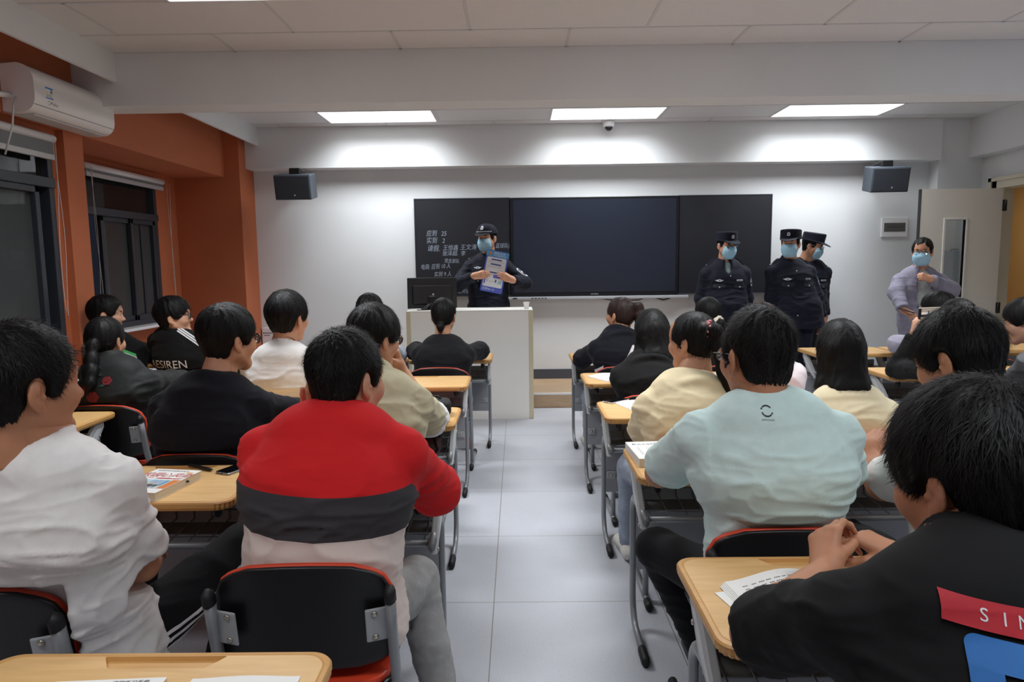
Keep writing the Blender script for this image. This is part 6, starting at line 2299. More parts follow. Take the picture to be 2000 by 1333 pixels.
# --- third row, right
P['creamhood'] = person('girl student in a cream hoodie with a ponytail in a pink flower tie', headpt(1352, 606, 3.30), yaw=36, pitch=4, hip=(0.82, 3.10, 0.555), nb=(0.79, 3.215, 0.985), sdir=10, sw=0.185, fat=1.08,
                        top=dict(kind='hoodie', mat=T_CREAM, loose=0.035), style='ponyhigh', trousers=T_BLUEJEAN, shoes=S_WHITE,
                        arms={'R': dict(W=(0.93, 3.6, 0.81), pole=(0.3, -0.5, -0.6)), 'L': dict(E=A3(1262, 838, 3.30), W=(0.72, 3.55, 0.83))}, chair=(0.81, 3.19), seed=19, fold=0.012,
                        legs=dict(KL=(0.58, 3.48, 0.50)), **MIDR)
P['creamlong'] = person('student with long straight black hair over a cream top', headpt(1641, 619, 3.30), yaw=-4, hip=(1.54, 3.12, 0.555), nb=(1.54, 3.20, 0.935), sw=0.18,
                        top=dict(kind='sweater', mat=T_CREAM2, loose=0.022), style='long', trousers=T_BLACKPANT, shoes=S_WHITE, arms=rest(1.53, 3.58, 0.08), chair=(1.53, 3.19), seed=20, **MIDR)
# --- fourth row
T_RED = banded('cloth_red_charcoal_cream', [(0.827, (222, 208, 200)), (0.952, (62, 60, 64)), (9, (206, 30, 34))])
P['red'] = person('big student in a red, charcoal and cream sweater, head turned right, hand at his neck', headpt(674, 645, 2.06, 1.13, 0.138), yaw=-28, pitch=7, roll=-2, hs=1.13, hip=(-0.585, 1.93, 0.56), nb=(-0.545, 2.01, 1.11), sw=0.205, fat=1.24, bfat=1.22,
                  top=dict(kind='sweater', mat=T_RED, loose=0.022, hem=0.07), style='short', trousers=T_GREYPANT, shoes=S_WHITE, sdir=-3,
                  arms={'R': dict(E=A3(852, 958, 2.20), W=(-0.35, 2.50, 0.81), dir=(-0.6, 0.8, 0)),
                        'L': dict(E=A3(540, 905, 2.32), W=A3(604, 812, 2.22), dir=(0.28, -0.1, 0.95), back=(-0.8, 0.5, 0.1), pose=FLAT)}, seed=21, fold=0.008,
                  legs=dict(KR=(-0.36, 2.25, 0.49), AR=(-0.245, 2.05, 0.09), KL=(-0.75, 2.32, 0.46)), slouch=0.035, chair=(-0.585, 1.945), armmat=cloth('cloth_red_fleece', (206, 30, 34)), **NEAR)
P['mint'] = person('big student in a mint T-shirt with a small black logo, right of the aisle', headpt(1481, 597, 2.12, 1.15, 0.14), yaw=15, pitch=5, hs=1.16, hip=(0.80, 2.10, 0.56), nb=(0.765, 2.09, 1.125), sw=0.208, fat=1.18, bfat=1.06,
                   top=dict(kind='tshirt', mat=T_MINT, loose=0.024, short=True, sleeve=0.78, hem=0.10), style='crew', trousers=T_BLACKPANT, shoes=S_DARK, skin=M_SKINTAN, look=dict(glasses=M_METALFRAME),
                   arms={'L': dict(E=A3(1288, 925, 2.36), W=(0.73, 2.56, 0.81), dir=(0.5, 0.8, 0)), 'R': dict(E=A3(1640, 945, 2.22), W=(0.95, 2.50, 0.81), dir=(-0.6, 0.8, 0))}, chair=(0.79, 2.16), seed=22, fold=0.009,
                   legs=dict(KL=(0.50, 2.42, 0.52), AL=(0.68, 2.46, 0.09), KR=(0.98, 2.50, 0.48)), slouch=0.03, **NEAR)
P['spiky'] = person('spiky-haired student in a white T-shirt, head bowed, beyond the nearest student', headpt(1876, 604, 2.12, 1.12), yaw=30, pitch=20, hs=1.14, hip=(1.44, 2.06, 0.56), nb=(1.41, 2.06, 1.06), sw=0.195, fat=1.12,
                    top=dict(kind='tshirt', mat=T_WHITE, loose=0.022, short=True, sleeve=0.80), style='spiky', trousers=T_BLACKPANT, shoes=S_DARK, skin=M_SKINTAN,
                    arms={'L': dict(E=A3(1722, 950, 2.24), W=A3(1690, 872, 2.34), dir=(0.75, 0.30, 0.22), back=(-0.15, -0.6, 0.8), pose=REST), 'R': dict(W=(1.45, 2.55, 0.82))}, chair=(1.47, 2.1), seed=23,
                    legs=dict(KL=(1.20, 2.42, 0.54), AL=(1.31, 2.36, 0.09)), strand=(0.045, 0.0009, 0.5), **NEAR)
P['nearwhite'] = person('nearest left student in a plain white T-shirt, face turned away to the right', headpt(38, 632, 1.68, 1.15, 0.138), yaw=-27, pitch=2, roll=3, hs=1.15, hip=(-1.22, 1.80, 0.56), nb=(-1.20, 1.70, 1.115), sw=0.165, fat=1.02, bfat=1.08,
                        top=dict(kind='tshirt', mat=T_WHITE, loose=0.022, short=True, sleeve=0.80, hem=0.085), style='short', trousers=T_BLACKPANT, shoes=S_DARK, skin=M_SKINTAN, sdir=-6,
                        arms={'R': dict(E=A3(278, 1105, 1.83), W=(-1.14, 1.99, 0.68), dir=(-0.3, 1, -0.1)), 'L': dict(W=(-1.36, 2.08, 0.68))}, chair=(-1.375, 1.82), seed=24, fold=0.013,
                        legs=dict(KR=(-0.90, 2.14, 0.66), AR=(-0.985, 2.04, 0.09), KL=(-1.3, 2.2, 0.55)), slouch=0.04, **NEAR)
P['nearblack'] = person('nearest student at the right in a black T-shirt with a red patch on the back', headpt(1908, 758, 1.13, 1.16, 0.138), yaw=11, pitch=14, hs=1.17, hip=(0.80, 0.94, 0.56), nb=(0.70, 1.035, 1.095), sw=0.205, fat=1.14,
                        top=dict(kind='tshirt', mat=T_BLACK, loose=0.022, short=True, sleeve=0.86), style='fluffy', trousers=T_BLACKPANT, shoes=S_DARK, skin=M_SKINTAN, sdir=8,
                        arms={'L': dict(S=(0.0, 0.05, 0.0), E=A3(1478, 1240, 1.24), W=A3(1612, 1112, 1.50), dir=(0.25, 0.62, 0.62), back=(-0.75, -0.25, 0.6), pose=((0.75, 0.9, 1.0, 1.1), (0.35, 0.9, 0.8))),
                              'R': dict(W=A3(1760, 1090, 1.53), dir=(-0.72, 0.55, 0.30), back=(0.25, -0.2, 0.95), pose=((0.8, 0.9, 1.0, 1.0), (0.5, 0.7, 0.6)))}, chair=(0.82, 0.96), seed=25, fold=0.007, **NEAR)

# --- standing in front
STAND = dict(sit=False, z=0.158)
UNI = dict(kind='uniform', mat=T_UNIFORM, loose=0.028, hem=0.14)
P['lead'] = person('masked officer in navy uniform behind the podium holding up a leaflet', headpt(951, 433, 7.52, 1.06, 0.172), yaw=-26, pitch=4, hs=1.08, hip=(-0.315, 7.52, 1.06), sdir=180, sw=0.195, fat=1.12,
                   top=UNI, trousers=T_UNIFORM, shoes=S_DARK, style='crew', look=dict(mask=1, cap=('round', T_UNIFORM), gaze=-1),
                   arms={'R': dict(W=A3(925, 540, 7.262), pole=(-1, 0.3, -0.7), dir=(1, -0.02, 0.12), back=(0, -1, 0.1), pose=((0.22, 0.25, 0.28, 0.3), (0.3, 0.2, 0.1))), 'L': dict(W=A3(1002, 548, 7.262), pole=(1, 0.3, -0.7), dir=(-1, -0.02, 0.38), back=(0, -1, 0.1), pose=((0.22, 0.25, 0.28, 0.3), (0.3, 0.2, 0.1)))},
                   legs=STAND, seed=31, **FAR)
P['capglasses'] = person('masked officer in a flat cap and glasses with an open collar, before the blackboard', headpt(1420, 450, 7.62, 1.06, 0.158), yaw=14, pitch=8, hs=1.08, hip=(2.30, 7.62, 1.05), sdir=180, sw=0.20, fat=1.16,
                         top=dict(UNI, vee=True), inner=(cloth('cloth_grey_green_undershirt', (124, 140, 140)), 'crew'), trousers=T_UNIFORM, shoes=S_DARK, style='crew', look=dict(mask=1, cap=('flat', T_UNIFORM), glasses=M_METALFRAME),
                         arms={'R': dict(W=(2.06, 7.66, 0.90), pole=(-0.3, 1, 0), dir=(0.1, 0, -1), back=(-1, 0, 0)), 'L': dict(W=(2.56, 7.66, 0.90), pole=(0.3, 1, 0), dir=(-0.1, 0, -1), back=(1, 0, 0))}, legs=STAND, seed=32, **FAR)
P['capfront'] = person('masked officer in a buttoned-up navy coat and flat cap, in front of a colleague', headpt(1545, 446, 7.45, 1.06, 0.158), yaw=-32, pitch=3, hs=1.08, hip=(3.04, 7.45, 1.05), sdir=180, sw=0.195, fat=1.10,
                       top=dict(UNI, hem=0.22), trousers=T_UNIFORM, shoes=S_DARK, style='crew', look=dict(mask=1, cap=('flat', T_UNIFORM)),
                       arms={'R': dict(W=(2.80, 7.48, 0.89), pole=(-0.3, 1, 0), dir=(0.1, 0, -1), back=(-1, 0, 0)), 'L': dict(W=(3.31, 7.46, 0.88), pole=(0.3, 1, 0), dir=(-0.05, 0, -1), back=(1, 0, 0))}, legs=STAND, seed=33, **FAR)
P['capback'] = person('masked officer half hidden behind the buttoned-up officer, cap tipped down', headpt(1588, 452, 7.95, 1.06, 0.158), yaw=52, pitch=16, hs=1.08, hip=(3.36, 7.98, 1.05), sdir=180, sw=0.18,
                      top=UNI, trousers=T_UNIFORM, shoes=S_DARK, style='crew', look=dict(mask=1, cap=('flat', T_UNIFORM), glasses=M_METALFRAME),
                      arms={'R': dict(W=(3.14, 7.98, 0.90), pole=(0, 1, 0), dir=(0.1, 0, -1), back=(-1, 0, 0)), 'L': dict(W=(3.56, 7.98, 0.90), pole=(0, 1, 0), dir=(-0.05, 0, -1), back=(1, 0, 0))}, legs=STAND, seed=34, **FAR)
P['blazer'] = person('masked man in a lilac-grey blazer standing before the open door, holding a dark phone', headpt(1803, 464, 7.15, 1.06), yaw=-32, pitch=4, hs=1.06, hip=(4.19, 7.15, 0.91), sdir=176, sw=0.195, fat=1.12,
                     top=dict(kind='blazer', mat=T_BLAZER, loose=0.028, hem=0.20), inner=(T_POLO, 'polo'), trousers=T_BLACKPANT, shoes=S_DARK, style='short', look=dict(mask=1, glasses=M_METALFRAME),
                     arms={'R': dict(E=A3(1751, 571, 7.12), W=A3(1764, 606, 6.93), dir=(0.45, -0.5, -0.35), back=(-0.4, -0.3, 0.8), pose=HOLD),
                           'L': dict(E=A3(1858, 566, 7.08), W=A3(1818, 546, 6.90), dir=(-0.9, 0.1, 0.35), back=(0.0, -0.9, 0.3), pose=FIST)}, legs=dict(sit=False, z=0.0), seed=35, **FAR)

# ------------------------------------------------------------------ prints, badges and small worn things
PW = mat('print_white', (222, 222, 224), 0.7)
PB = mat('print_black', (22, 22, 24), 0.7)
PR = mat('print_crimson', (176, 34, 46), 0.7, noise=0.04)
PBL = mat('print_strong_blue', (44, 108, 178), 0.7, noise=0.05)
PGR = mat('print_green', (60, 170, 90), 0.7)


def anchor(k, x, y, Y):
    return A3(x, y, Y) - P[k]['O']


# mint T-shirt logo
pr = Print2D()
pr.ring(0, 0, 0.0125, 0.0155, PB, 0, 35, 140); pr.ring(0, 0, 0.0125, 0.0155, PB, 0, 195, 320)
pr.disc(-0.0135, 0.006, 0.0022, PB, 0, 10); pr.disc(0.0135, -0.006, 0.0022, PB, 0, 10)
pr.text('performance', 0, -0.023, 0.0065, PB)
lay_on(pr, 'shirt_logo', P['mint']['top'], anchor('mint', 1503, 806, 1.95), (1, 0, 0), (0, 0, 1), P['mint']['root'], cell=0.008)
# red patch and blue figure on the nearest black T-shirt
pr = Print2D()
pr.rect(0, -0.036, 0.20, 0, PR)
pr.text('S', 0.046, -0.018, 0.0235, PW, 1); pr.text('I', 0.070, -0.018, 0.0235, PW, 1); pr.text('N', 0.094, -0.018, 0.0235, PW, 1)
pts = [(0.022 + 0.014 - 0.014 * math.cos(a), -0.042 - 0.014 + 0.014 * math.sin(a)) for a in [math.pi / 2 * k / 6 for k in range(7)]]
pr.poly(pts + [(0.19, -0.042), (0.19, -0.078), (0.022, -0.078)], PBL)
pr.rect(0.022, -0.125, 0.058, -0.078, PBL); pr.rect(0.080, -0.125, 0.19, -0.078, PBL)
lay_on(pr, 'shirt_print', P['nearblack']['top'], anchor('nearblack', 1822, 1147, 0.93) + V3(0.010, 0, -0.003), (1, 0.0, -0.13), (0.13, 0, 1), P['nearblack']['root'], lift=0.005, cell=0.007)
# lettered jacket
pr = Print2D()
pr.text('DAESIREN', 0, 0, 0.085, PW, sx=0.95)
lay_on(pr, 'back_lettering', P['aesiren']['top'], anchor('aesiren', 326, 711, 5.05), (1, 0, 0), (0, 0, 1), P['aesiren']['root'], lift=0.003)
pr = Print2D()
for q in range(3): pr.poly([(0.0, 0.018 * q), (0.20, -0.13 + 0.018 * q), (0.205, -0.121 + 0.018 * q), (0.005, 0.009 + 0.018 * q)], PW)
lay_on(pr, 'sleeve_stripe', P['aesiren']['top'], anchor('aesiren', 362, 660, 5.15), (1, 0, 0), (0, 0.5, 1), P['aesiren']['root'], lift=0.003)
# zigzag panel and green flash
pr = Print2D()
for r_ in range(11):
    for c_ in range(9):
        u0, v0 = -0.075 + 0.017 * c_, -0.16 + 0.030 * r_
        if abs(u0) > 0.085 - 0.0: continue
        for (a, b) in (((0, 0), (0.012, 0.012)), ((0.012, 0.012), (0.003, 0.014)), ((0.003, 0.014), (0.015, 0.027))):
            dx, dy = b[0] - a[0], b[1] - a[1]
            L_ = math.hypot(dx, dy); nx, ny = -dy / L_ * 0.0014, dx / L_ * 0.0014
            pr.poly([(u0 + a[0] - nx, v0 + a[1] - ny), (u0 + b[0] - nx, v0 + b[1] - ny), (u0 + b[0] + nx, v0 + b[1] + ny), (u0 + a[0] + nx, v0 + a[1] + ny)], PW)
lay_on(pr, 'zigzag_panel', P['zigzag']['top'], anchor('zigzag', 160, 672, 5.0), (1, 0, -0.1), (0.25, 0, 1), P['zigzag']['root'], lift=0.004)
pr = Print2D()
pr.poly([(0, 0), (0.11, -0.05), (0.115, -0.085), (0.02, -0.04)], PGR); pr.poly([(0.012, -0.028), (0.113, -0.07), (0.115, -0.09), (0.02, -0.045)], PW, 1)
lay_on(pr, 'sleeve_flash', P['zigzag']['top'], anchor('zigzag', 255, 681, 5.2), (1, 0, 0), (0, 0.2, 1), P['zigzag']['root'], lift=0.004)
# roses
ROSE = mat('embroidery_red', (118, 28, 36), 0.85, noise=0.3, nscale=60); LEAF = mat('embroidery_green', (40, 66, 62), 0.8)
pr = Print2D()
for (u, v, r_) in ((-0.075, 0.075, 0.030), (0.045, -0.02, 0.026), (-0.10, -0.075, 0.028), (-0.025, -0.11, 0.036)):
    for q in range(6):
        a = q * 1.05
        pr.disc(u + r_ * 0.55 * math.cos(a), v + r_ * 0.45 * math.sin(a), r_ * 0.5, ROSE, q % 3, 9)
    pr.disc(u, v, r_ * 0.35, ROSE, 4, 9)
for (u, v, a) in ((-0.10, 0.01, 0.6), (-0.06, -0.02, 2.4), (0.0, -0.05, 0.2), (-0.12, -0.03, 1.4), (0.02, 0.01, 2.9)):
    c_, s_ = math.cos(a), math.sin(a)
    pr.poly([(u, v), (u + 0.025 * c_ - 0.008 * s_, v + 0.025 * s_ + 0.008 * c_), (u + 0.05 * c_, v + 0.05 * s_), (u + 0.025 * c_ + 0.008 * s_, v + 0.025 * s_ - 0.008 * c_)], LEAF)
for q in range(14):
    a, b = math.pi * (0.25 + q * 0.09), math.pi * (0.25 + (q + 1) * 0.09)
    pr.poly([(-0.04 + 0.07 * math.cos(a), 0.0 + 0.06 * math.sin(a)), (-0.04 + 0.073 * math.cos(a), 0.0 + 0.063 * math.sin(a)), (-0.04 + 0.073 * math.cos(b), 0.063 * math.sin(b)), (-0.04 + 0.07 * math.cos(b), 0.06 * math.sin(b))], LEAF)
lay_on(pr, 'rose_embroidery', P['roses']['top'], anchor('roses', 202, 735, 3.9), (1, 0, 0), (0, 0, 1), P['roses']['root'], lift=0.003)
# khaki cuff
i = P['khaki']
E, W, _ = i['A']['R']
ax = unit(E - i['Sj']['R'])
f = Field(E - 0.14, E + 0.14, 0.007)
f.cone(E - ax * 0.065, E + ax * 0.012, 0.099, 0.094, 0.0)
f.cut(E - ax * 0.075, -ax, 0.006); f.cut(E + ax * 0.030, ax, 0.012)
for (a, b) in [(V3(DESKS[8][0] - 0.352, DESKS[8][1] - 0.228, 0.655) - i['O'], V3(DESKS[8][0] + 0.352, DESKS[8][1] + 0.228, 0.7665) - i['O'])]: f.boxsub(a, b)
V, Q = f.mesh()
V = folds(relax(V, Q, 1), normals(V, Q), 0.005, 77, 18)
V[:, 2] = np.where((V[:, 2] > 0.69) & (V[:, 1] > DESKS[8][1] - 0.234 - i['O'][1]), np.maximum(V[:, 2], 0.767), V[:, 2])
mesh_np('turned_up_cuff', V, [Q], cloth('cloth_white_lining', (226, 226, 230)), i['root'])
# necklace
i = P['whitelong']
m = MB()
nk = unit(i['hc'] + i['Rm'] @ V3(0, -0.03, -0.06) * i['hs'] - i['nb'])
c = i['nb'] + nk * 0.034 + i['D'] * 0.010
a1 = unit(np.cross(nk + i['D'] * 0.3, V3(1, 0, 0))); a2 = unit(np.cross(a1, nk + i['D'] * 0.3))
m.tube([tuple(c + (a1 * math.cos(t) + a2 * math.sin(t)) * 0.067) for t in [2 * math.pi * k / 28 for k in range(29)]], 0.0022, 6)
m.lathe([(0.002, -0.005), (0.005, 0.0), (0.002, 0.005)], tuple(c - i['D'] * 0.068), 8)
m.build('necklace', M_BLACK, i['root'])
# earbud
i = P['mint']
m = MB(); m.M = i['Mh']
m.tube([(-0.086, 0.0, -0.008), (-0.094, -0.002, -0.012), (-0.094, 0.002, -0.024)], [0.0045, 0.0045, 0.0028], 10)
m.build('earbud', M_BLACK, i['root'])
# pink flower hair tie, cream scrunchie, pony bands
i = P['creamhood']
m = MB(); m.M = i['Mh']
for k in range(11):
    a = 2 * math.pi * k / 11
    c = Vector((-0.045, -0.110, 0.060)) + Vector((0.85, 0.5, 0)) * (0.031 * math.cos(a)) + Vector((0, 0, 1)) * (0.031 * math.sin(a)) + Vector((0.3, -0.5, 0.1)) * (0.012 * (k % 2))
    prof = [(0.0085 * math.sin(math.pi * q / 6), -0.0085 * math.cos(math.pi * q / 6)) for q in range(1, 6)]
    m.lathe(prof, tuple(c), 8)
m.build('hair_tie', mat('pink_flower_beads', (226, 140, 146), 0.5), i['root'])
i = P['bun']
f = Field((-0.06, -0.2, -0.12), (0.13, -0.02, 0.04), 0.006)
f.torus((0.032, -0.100, -0.047), (0.25, -0.9, -0.2), 0.034, 0.017, 0.005)
V, Q = f.mesh()
V = V + normals(V, Q) * (0.010 * (vnoise(V * 60, 5) - 0.5))[:, None]
mesh_np('scrunchie', (V * i['hs']) @ i['Rm'].T + i['hc'], [Q], cloth('cloth_cream_scrunchie', (220, 212, 194)), i['root'])
# stripes on the near left trousers
i = P['nearwhite']
pr = Print2D()
for q in range(3):
    v = -0.05 + 0.026 * q
    for k in range(12):
        a, b = -0.26 + 0.042 * k, -0.26 + 0.042 * (k + 1)
        w0, w1 = 0.008 * math.sin(k * 0.9), 0.008 * math.sin((k + 1) * 0.9)
        pr.poly([(a, v + w0), (b, v + w1), (b, v + w1 + 0.012), (a, v + w0 + 0.012)], PW)
th = i['K']['R'] - i['H']['R']
lay_on(pr, 'side_stripes', i['trousers'], i['H']['R'] + th * 0.55, tuple(unit(th)), tuple(unit(np.cross(V3(1, 0, 0), th))), i['root'], lift=0.003)
# small white marks on the mint student's dark shorts
i = P['mint']
pr = Print2D()
for q in range(6): pr.poly([(0.018 * q, 0.012 * q), (0.018 * q + 0.012, 0.012 * q + 0.004), (0.018 * q + 0.010, 0.012 * q + 0.012), (0.018 * q + 0.002, 0.012 * q + 0.008)], PW)
lay_on(pr, 'trouser_marks', i['trousers'], i['K']['L'] + V3(-0.03, -0.10, 0.1), (0.8, 0.5, 0), (-0.3, 0.5, 0.8), i['root'], lift=0.003)
# white lower panel of the navy and white jacket
i = P['pony']
pr = Print2D()
pr.poly([(-0.16, -0.15), (-0.02, -0.02), (0.05, 0.10), (0.14, 0.10), (0.17, -0.15)], cloth('cloth_off_white_panel', (206, 202, 204)))
pr.poly([(-0.30, -0.15), (-0.17, -0.05), (-0.18, -0.16)], MATS['cloth_off_white_panel'])
lay_on(pr, 'white_panel', i['top'], anchor('pony', 1222, 700, 5.2), (1, 0, 0), (0, 0, 1), i['root'], lift=0.003)
# zip hoodie piping
i = P['blackhood']
# grey vest front panel of the filming student
i = P['filming']
pr = Print2D()
pr.poly([(-0.18, 0.01), (0.2, 0.01), (0.2, 0.19), (-0.08, 0.20), (-0.17, 0.08)], cloth('cloth_grey_vest', (128, 131, 136)))
lay_on(pr, 'vest', i['top'], i['nb'] + V3(0.0, -0.2, -0.24), (1, 0, 0), (0, 0, 1), i['root'], lift=0.008)


# uniforms ------------------------------------------------------------------------------------
M_GOLD = mat('button_silver', (214, 210, 200), 0.3, metal=0.4)


def uniform(k, patch_side):
    i = P[k]
    g, root, S, D, u, nb, hip = i['top'], i['root'], i['S'], i['D'], i['u'], i['nb'], i['hip']
    L = i['L']
    U, W_ = tuple(S * -1), (0, 0, 1)
    # seen from the front: image-right is -S; u = -S keeps the lettering readable
    def at2(side, up): return nb - u * up + S * side + D * 0.2
    pr = Print2D()
    pr.poly([(-0.045, 0.004), (-0.022, 0.006), (-0.010, 0.013), (0.010, 0.013), (0.022, 0.006), (0.045, 0.004), (0.03, -0.006), (0.012, -0.013), (-0.012, -0.013), (-0.03, -0.006)], M_SILVERBADGE)
    pr.disc(0, 0.0, 0.008, mat('badge_blue', (90, 100, 130), 0.5), 1)
    bu = 0.13 if k == 'lead' else 0.20
    lay_on(pr, 'chest_badge', g, at2(0.105, bu), U, W_, g, lift=0.004)
    pr = Print2D()
    if k == 'capfront':
        pr.text('FJ2086', 0, 0, 0.026, M_SILVERBADGE)
    else:
        pr.rect(-0.036, -0.009, 0.036, 0.009, M_SILVERBADGE); pr.rect(-0.024, -0.003, 0.03, 0.003, mat('badge_blue', (90, 100, 130), 0.5), 1)
    if k != 'lead': lay_on(pr, 'name_tag', g, at2(-0.115, 0.20), U, W_, g, lift=0.004)
    for side in (0.105, -0.115):
        pr = Print2D()
        pr.poly([(-0.062, 0.0), (0.062, 0.0), (0.062, -0.042), (0.0, -0.055), (-0.062, -0.042)], mat('cloth_police_flap', (30, 33, 50), 0.8))
        pr.disc(0, -0.036, 0.0075, M_GOLD, 2, 10)
        lay_on(pr, 'pocket_flap', g, at2(side, 0.235), U, W_, g, lift=0.004)
    pr = Print2D()
    pr.rect(-0.002, -0.56, 0.002, 0.0, mat('cloth_police_seam', (14, 15, 24), 0.8))
    for q in ([0.0, 0.47] if k == 'capfront' else [0.04]): pr.disc(0.012, -q - 0.01, 0.0065, M_GOLD, 2, 10)
    lay_on(pr, 'front_placket', g, at2(0.0, 0.10), U, W_, g, lift=0.003)
    for s in (1, -1):
        a, b = nb - u * 0.035 + S * s * 0.095, i['Sj']['R' if s > 0 else 'L'] + u * 0.02
        pr = Print2D()
        pr.poly([(-0.024, 0.0), (0.024, 0.0), (0.024, 0.115), (0.0, 0.13), (-0.024, 0.115)], mat('cloth_police_board', (28, 31, 46), 0.8))
        pr.rect(-0.022, 0.004, -0.004, 0.020, M_SILVERBADGE, 1); pr.rect(0.004, 0.004, 0.022, 0.020, M_SILVERBADGE, 1)
        if k == 'lead':
            for q in (0.05, 0.085): pr.disc(0, q, 0.009, M_SILVERBADGE, 1, 5)
        d = unit(a - b)
        out = b * 0.75 + a * 0.25
        ww = tuple(d); uu = tuple(unit(np.cross(d, u + D * 0.0)))
        lay_on(pr, 'shoulder_board', g, out + u * 0.05 - d * 0.04, uu, ww, g, lift=0.009)
    for s in patch_side:
        k2 = 'R' if s > 0 else 'L'
        E = i['A'][k2][0]
        c = i['Sj'][k2] * 0.62 + E * 0.38
        pr = Print2D()
        pr.disc(0, 0, 0.032, M_SILVERBADGE, 0, 18, 0.045); pr.disc(0, 0, 0.024, mat('patch_navy', (36, 42, 70), 0.7), 1, 18, 0.034); pr.disc(0, 0.004, 0.013, M_SILVERBADGE, 2, 12)
        N = unit(S * s * 0.85 + D * 0.5)
        lay_on(pr, 'sleeve_patch', g, c + N * 0.1, tuple(unit(np.cross(V3(0, 0, 1), N))), (0, 0, 1), g, lift=0.004)


uniform('lead', (-1,)); uniform('capglasses', (-1,)); uniform('capfront', (-1,)); uniform('capback', ())
# suit buttons and lapels
i = P['blazer']
pr = Print2D()
for q in (0.38, 0.47): pr.disc(0.012, -q, 0.0095, M_BLACK, 1, 12)
lay_on(pr, 'blazer_button', i['top'], i['nb'] + i['D'] * 0.2 + i['S'] * 0.085, tuple(i['S'] * -1), (0, 0, 1), i['top'], lift=0.004)
LAP = cloth('cloth_blazer_lapel', (132, 130, 150))
for s in (1, -1):
    pr = Print2D()
    pr.poly([(s * 0.0, 0.0), (s * 0.052, -0.06), (s * 0.042, -0.082), (s * 0.056, -0.088), (s * 0.012, -0.26), (s * -0.012, -0.10)], LAP)
    lay_on(pr, 'lapel', i['top'], i['nb'] + i['D'] * 0.2 - i['S'] * (s * 0.066 - 0.012) - i['u'] * 0.055, tuple(i['S'] * -1), (0, 0, 1), i['top'], lift=0.006)

# held things ----------------------------------------------------------------------------------
POS = A3(966, 531, 7.312)
t = thing('leaflet', 'blue and white printed leaflet held up by the officer behind the podium', 'leaflet', tuple(POS))
ang = -0.20
U, W_ = Vector((math.cos(ang), 0, math.sin(ang))), Vector((-math.sin(ang), 0.10, math.cos(ang))).normalized()
Nn = U.cross(W_)
Mx = Matrix(((U.x, W_.x, Nn.x, 0), (U.y, W_.y, Nn.y, 0), (U.z, W_.z, Nn.z, 0), (0, 0, 0, 1)))
LWd, LHt = 0.118, 0.222
MB().prism(rrect(2 * LWd, 2 * LHt, 0.012, 4), 'z', -0.0012, 0.0).build('sheet', mat('leaflet_blue', (70, 92, 190), 0.5), t).data.transform(Mx)
LB = mat('leaflet_light_blue', (90, 160, 215), 0.5); LP = mat('leaflet_pale', (222, 226, 232), 0.5); LV = mat('leaflet_violet', (104, 96, 190), 0.5); LR = mat('leaflet_emblem', (214, 96, 48), 0.5); LD2 = mat('leaflet_navy', (56, 66, 140), 0.5); LG = mat('leaflet_grey', (176, 180, 190), 0.5)
pr = Print2D()
pr.rect(-LWd, 0.155, LWd, LHt - 0.008, LB)
pr.disc(-0.075, 0.186, 0.016, LR, 1, 14); pr.disc(-0.075, 0.188, 0.008, mat('leaflet_gold', (236, 190, 80), 0.5), 2, 8)
pr.text('国家反诈', 0.02, 0.192, 0.03, LP, 1); pr.text('中心提醒您谨防诈骗', 0.025, 0.168, 0.014, LP, 1)
pr.poly([(p[0], p[1]) for p in rrect(2 * LWd - 0.03, 0.315, 0.014, 4, 0, -0.008)], LP, 1)
for (v, w) in ((0.125, 0.06), (0.075, 0.06), (-0.012, 0.06)):
    pr.poly([(-w, v - 0.007), (w, v - 0.007), (w - 0.008, v + 0.007), (-w + 0.008, v + 0.007)], LD2, 2)
    for k in range(3): pr.rect(-0.088, v - 0.018 - 0.009 * k, 0.088 - 0.03 * (k == 2), v - 0.0155 - 0.009 * k, LG, 2)
pr.rect(-0.005, -0.068, 0.095, -0.032, LV, 2); pr.rect(-0.095, -0.14, -0.082, -0.09, LV, 2)
for k, (u_, v_) in enumerate(((-0.06, -0.10), (-0.03, -0.105), (0.0, -0.105))): pr.rect(u_ - 0.006, v_ - 0.008, u_ + 0.006, v_ + 0.005, LG, 2)
pr.rect(0.022, -0.112, 0.036, -0.082, LD2, 2)
pr.rect(0.055, -0.125, 0.09, -0.09, mat('leaflet_teal', (150, 196, 200), 0.5), 2)
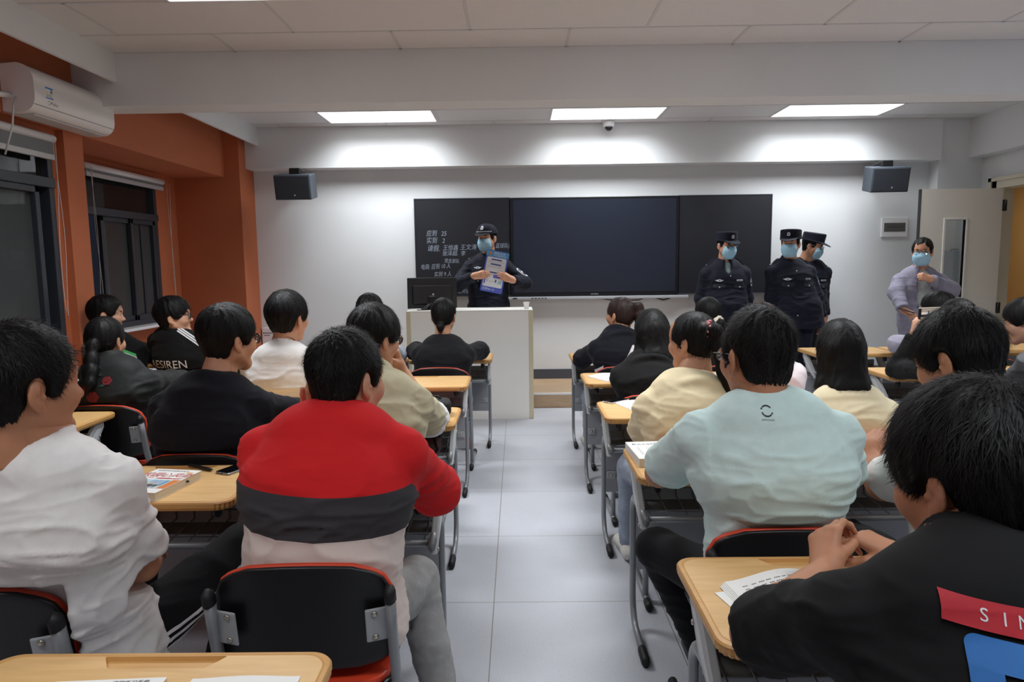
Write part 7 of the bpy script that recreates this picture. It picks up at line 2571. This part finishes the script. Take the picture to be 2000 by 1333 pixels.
pr.text('民警96110', -0.035, -0.193, 0.032, LP, 1, sx=0.9); pr.poly([(p[0], p[1]) for p in rrect(0.075, 0.018, 0.008, 4, 0.07, -0.194)], LV, 1)
o = pr.build('leaflet_print', (0, 0, 0), (1, 0, 0), (0, 1, 0), t)
o.data.transform(Mx)


def held_phone(label, c, U, W_, case):
    t = thing('phone', label, 'phone', tuple(c))
    U = Vector(U).normalized(); W_ = Vector(W_); W_ = (W_ - U * W_.dot(U)).normalized(); N = U.cross(W_)
    Mx = Matrix(((U.x, W_.x, N.x, 0), (U.y, W_.y, N.y, 0), (U.z, W_.z, N.z, 0), (0, 0, 0, 1)))
    MB().prism(rrect(0.155, 0.076, 0.010, 4), 'z', -0.009, 0.0, 0.002).build('case', case, t).data.transform(Mx)
    return t, Mx


t, Mx = held_phone('phone held up sideways in a dark case by the filming student', A3(1818, 613, 4.50), (1, 0.0, 0.02), (0, -0.1, 1), M_BLACK)
MB().prism(rrect(0.150, 0.071, 0.008, 4), 'z', 0.0, 0.0006).build('display', M_BLACK, t).data.transform(Mx)
pr = Print2D()
for (a, b, c_) in ((0.010, 0.034, (150, 140, 130)), (-0.004, 0.010, (210, 205, 200)), (-0.022, -0.004, (40, 42, 48)), (-0.034, -0.022, (196, 170, 140))):
    mm = mat('screen_%d' % c_[0], c_, 0.4, emit=0.55)
    pr.rect(-0.062, a, 0.062, b, mm)
pr.rect(-0.02, 0.0, -0.012, 0.018, mat('screen_fig', (60, 60, 70), 0.4), 1)
o = pr.build('screen_image', (0, 0, 0.0004), (1, 0, 0), (0, 1, 0), t); o.data.transform(Mx)
MB().box((-0.078, 0.034, -0.010), (0.078, 0.040, 0.001), 0.001).build('case_rim', mat('case_pale', (196, 190, 176), 0.4), t).data.transform(Mx)
t, Mx = held_phone('dark phone in the hand of the man in the lilac-grey blazer', A3(1770, 606, 6.85), (0.8, -0.55, -0.30), (0.4, 0.85, -0.10), mat('phone_navy', (36, 40, 56), 0.4))
MB().prism(rrect(0.15, 0.07, 0.008, 4), 'z', 0.0, 0.0008).build('display', mat('phone_glass', (10, 11, 14), 0.12), t).data.transform(Mx)
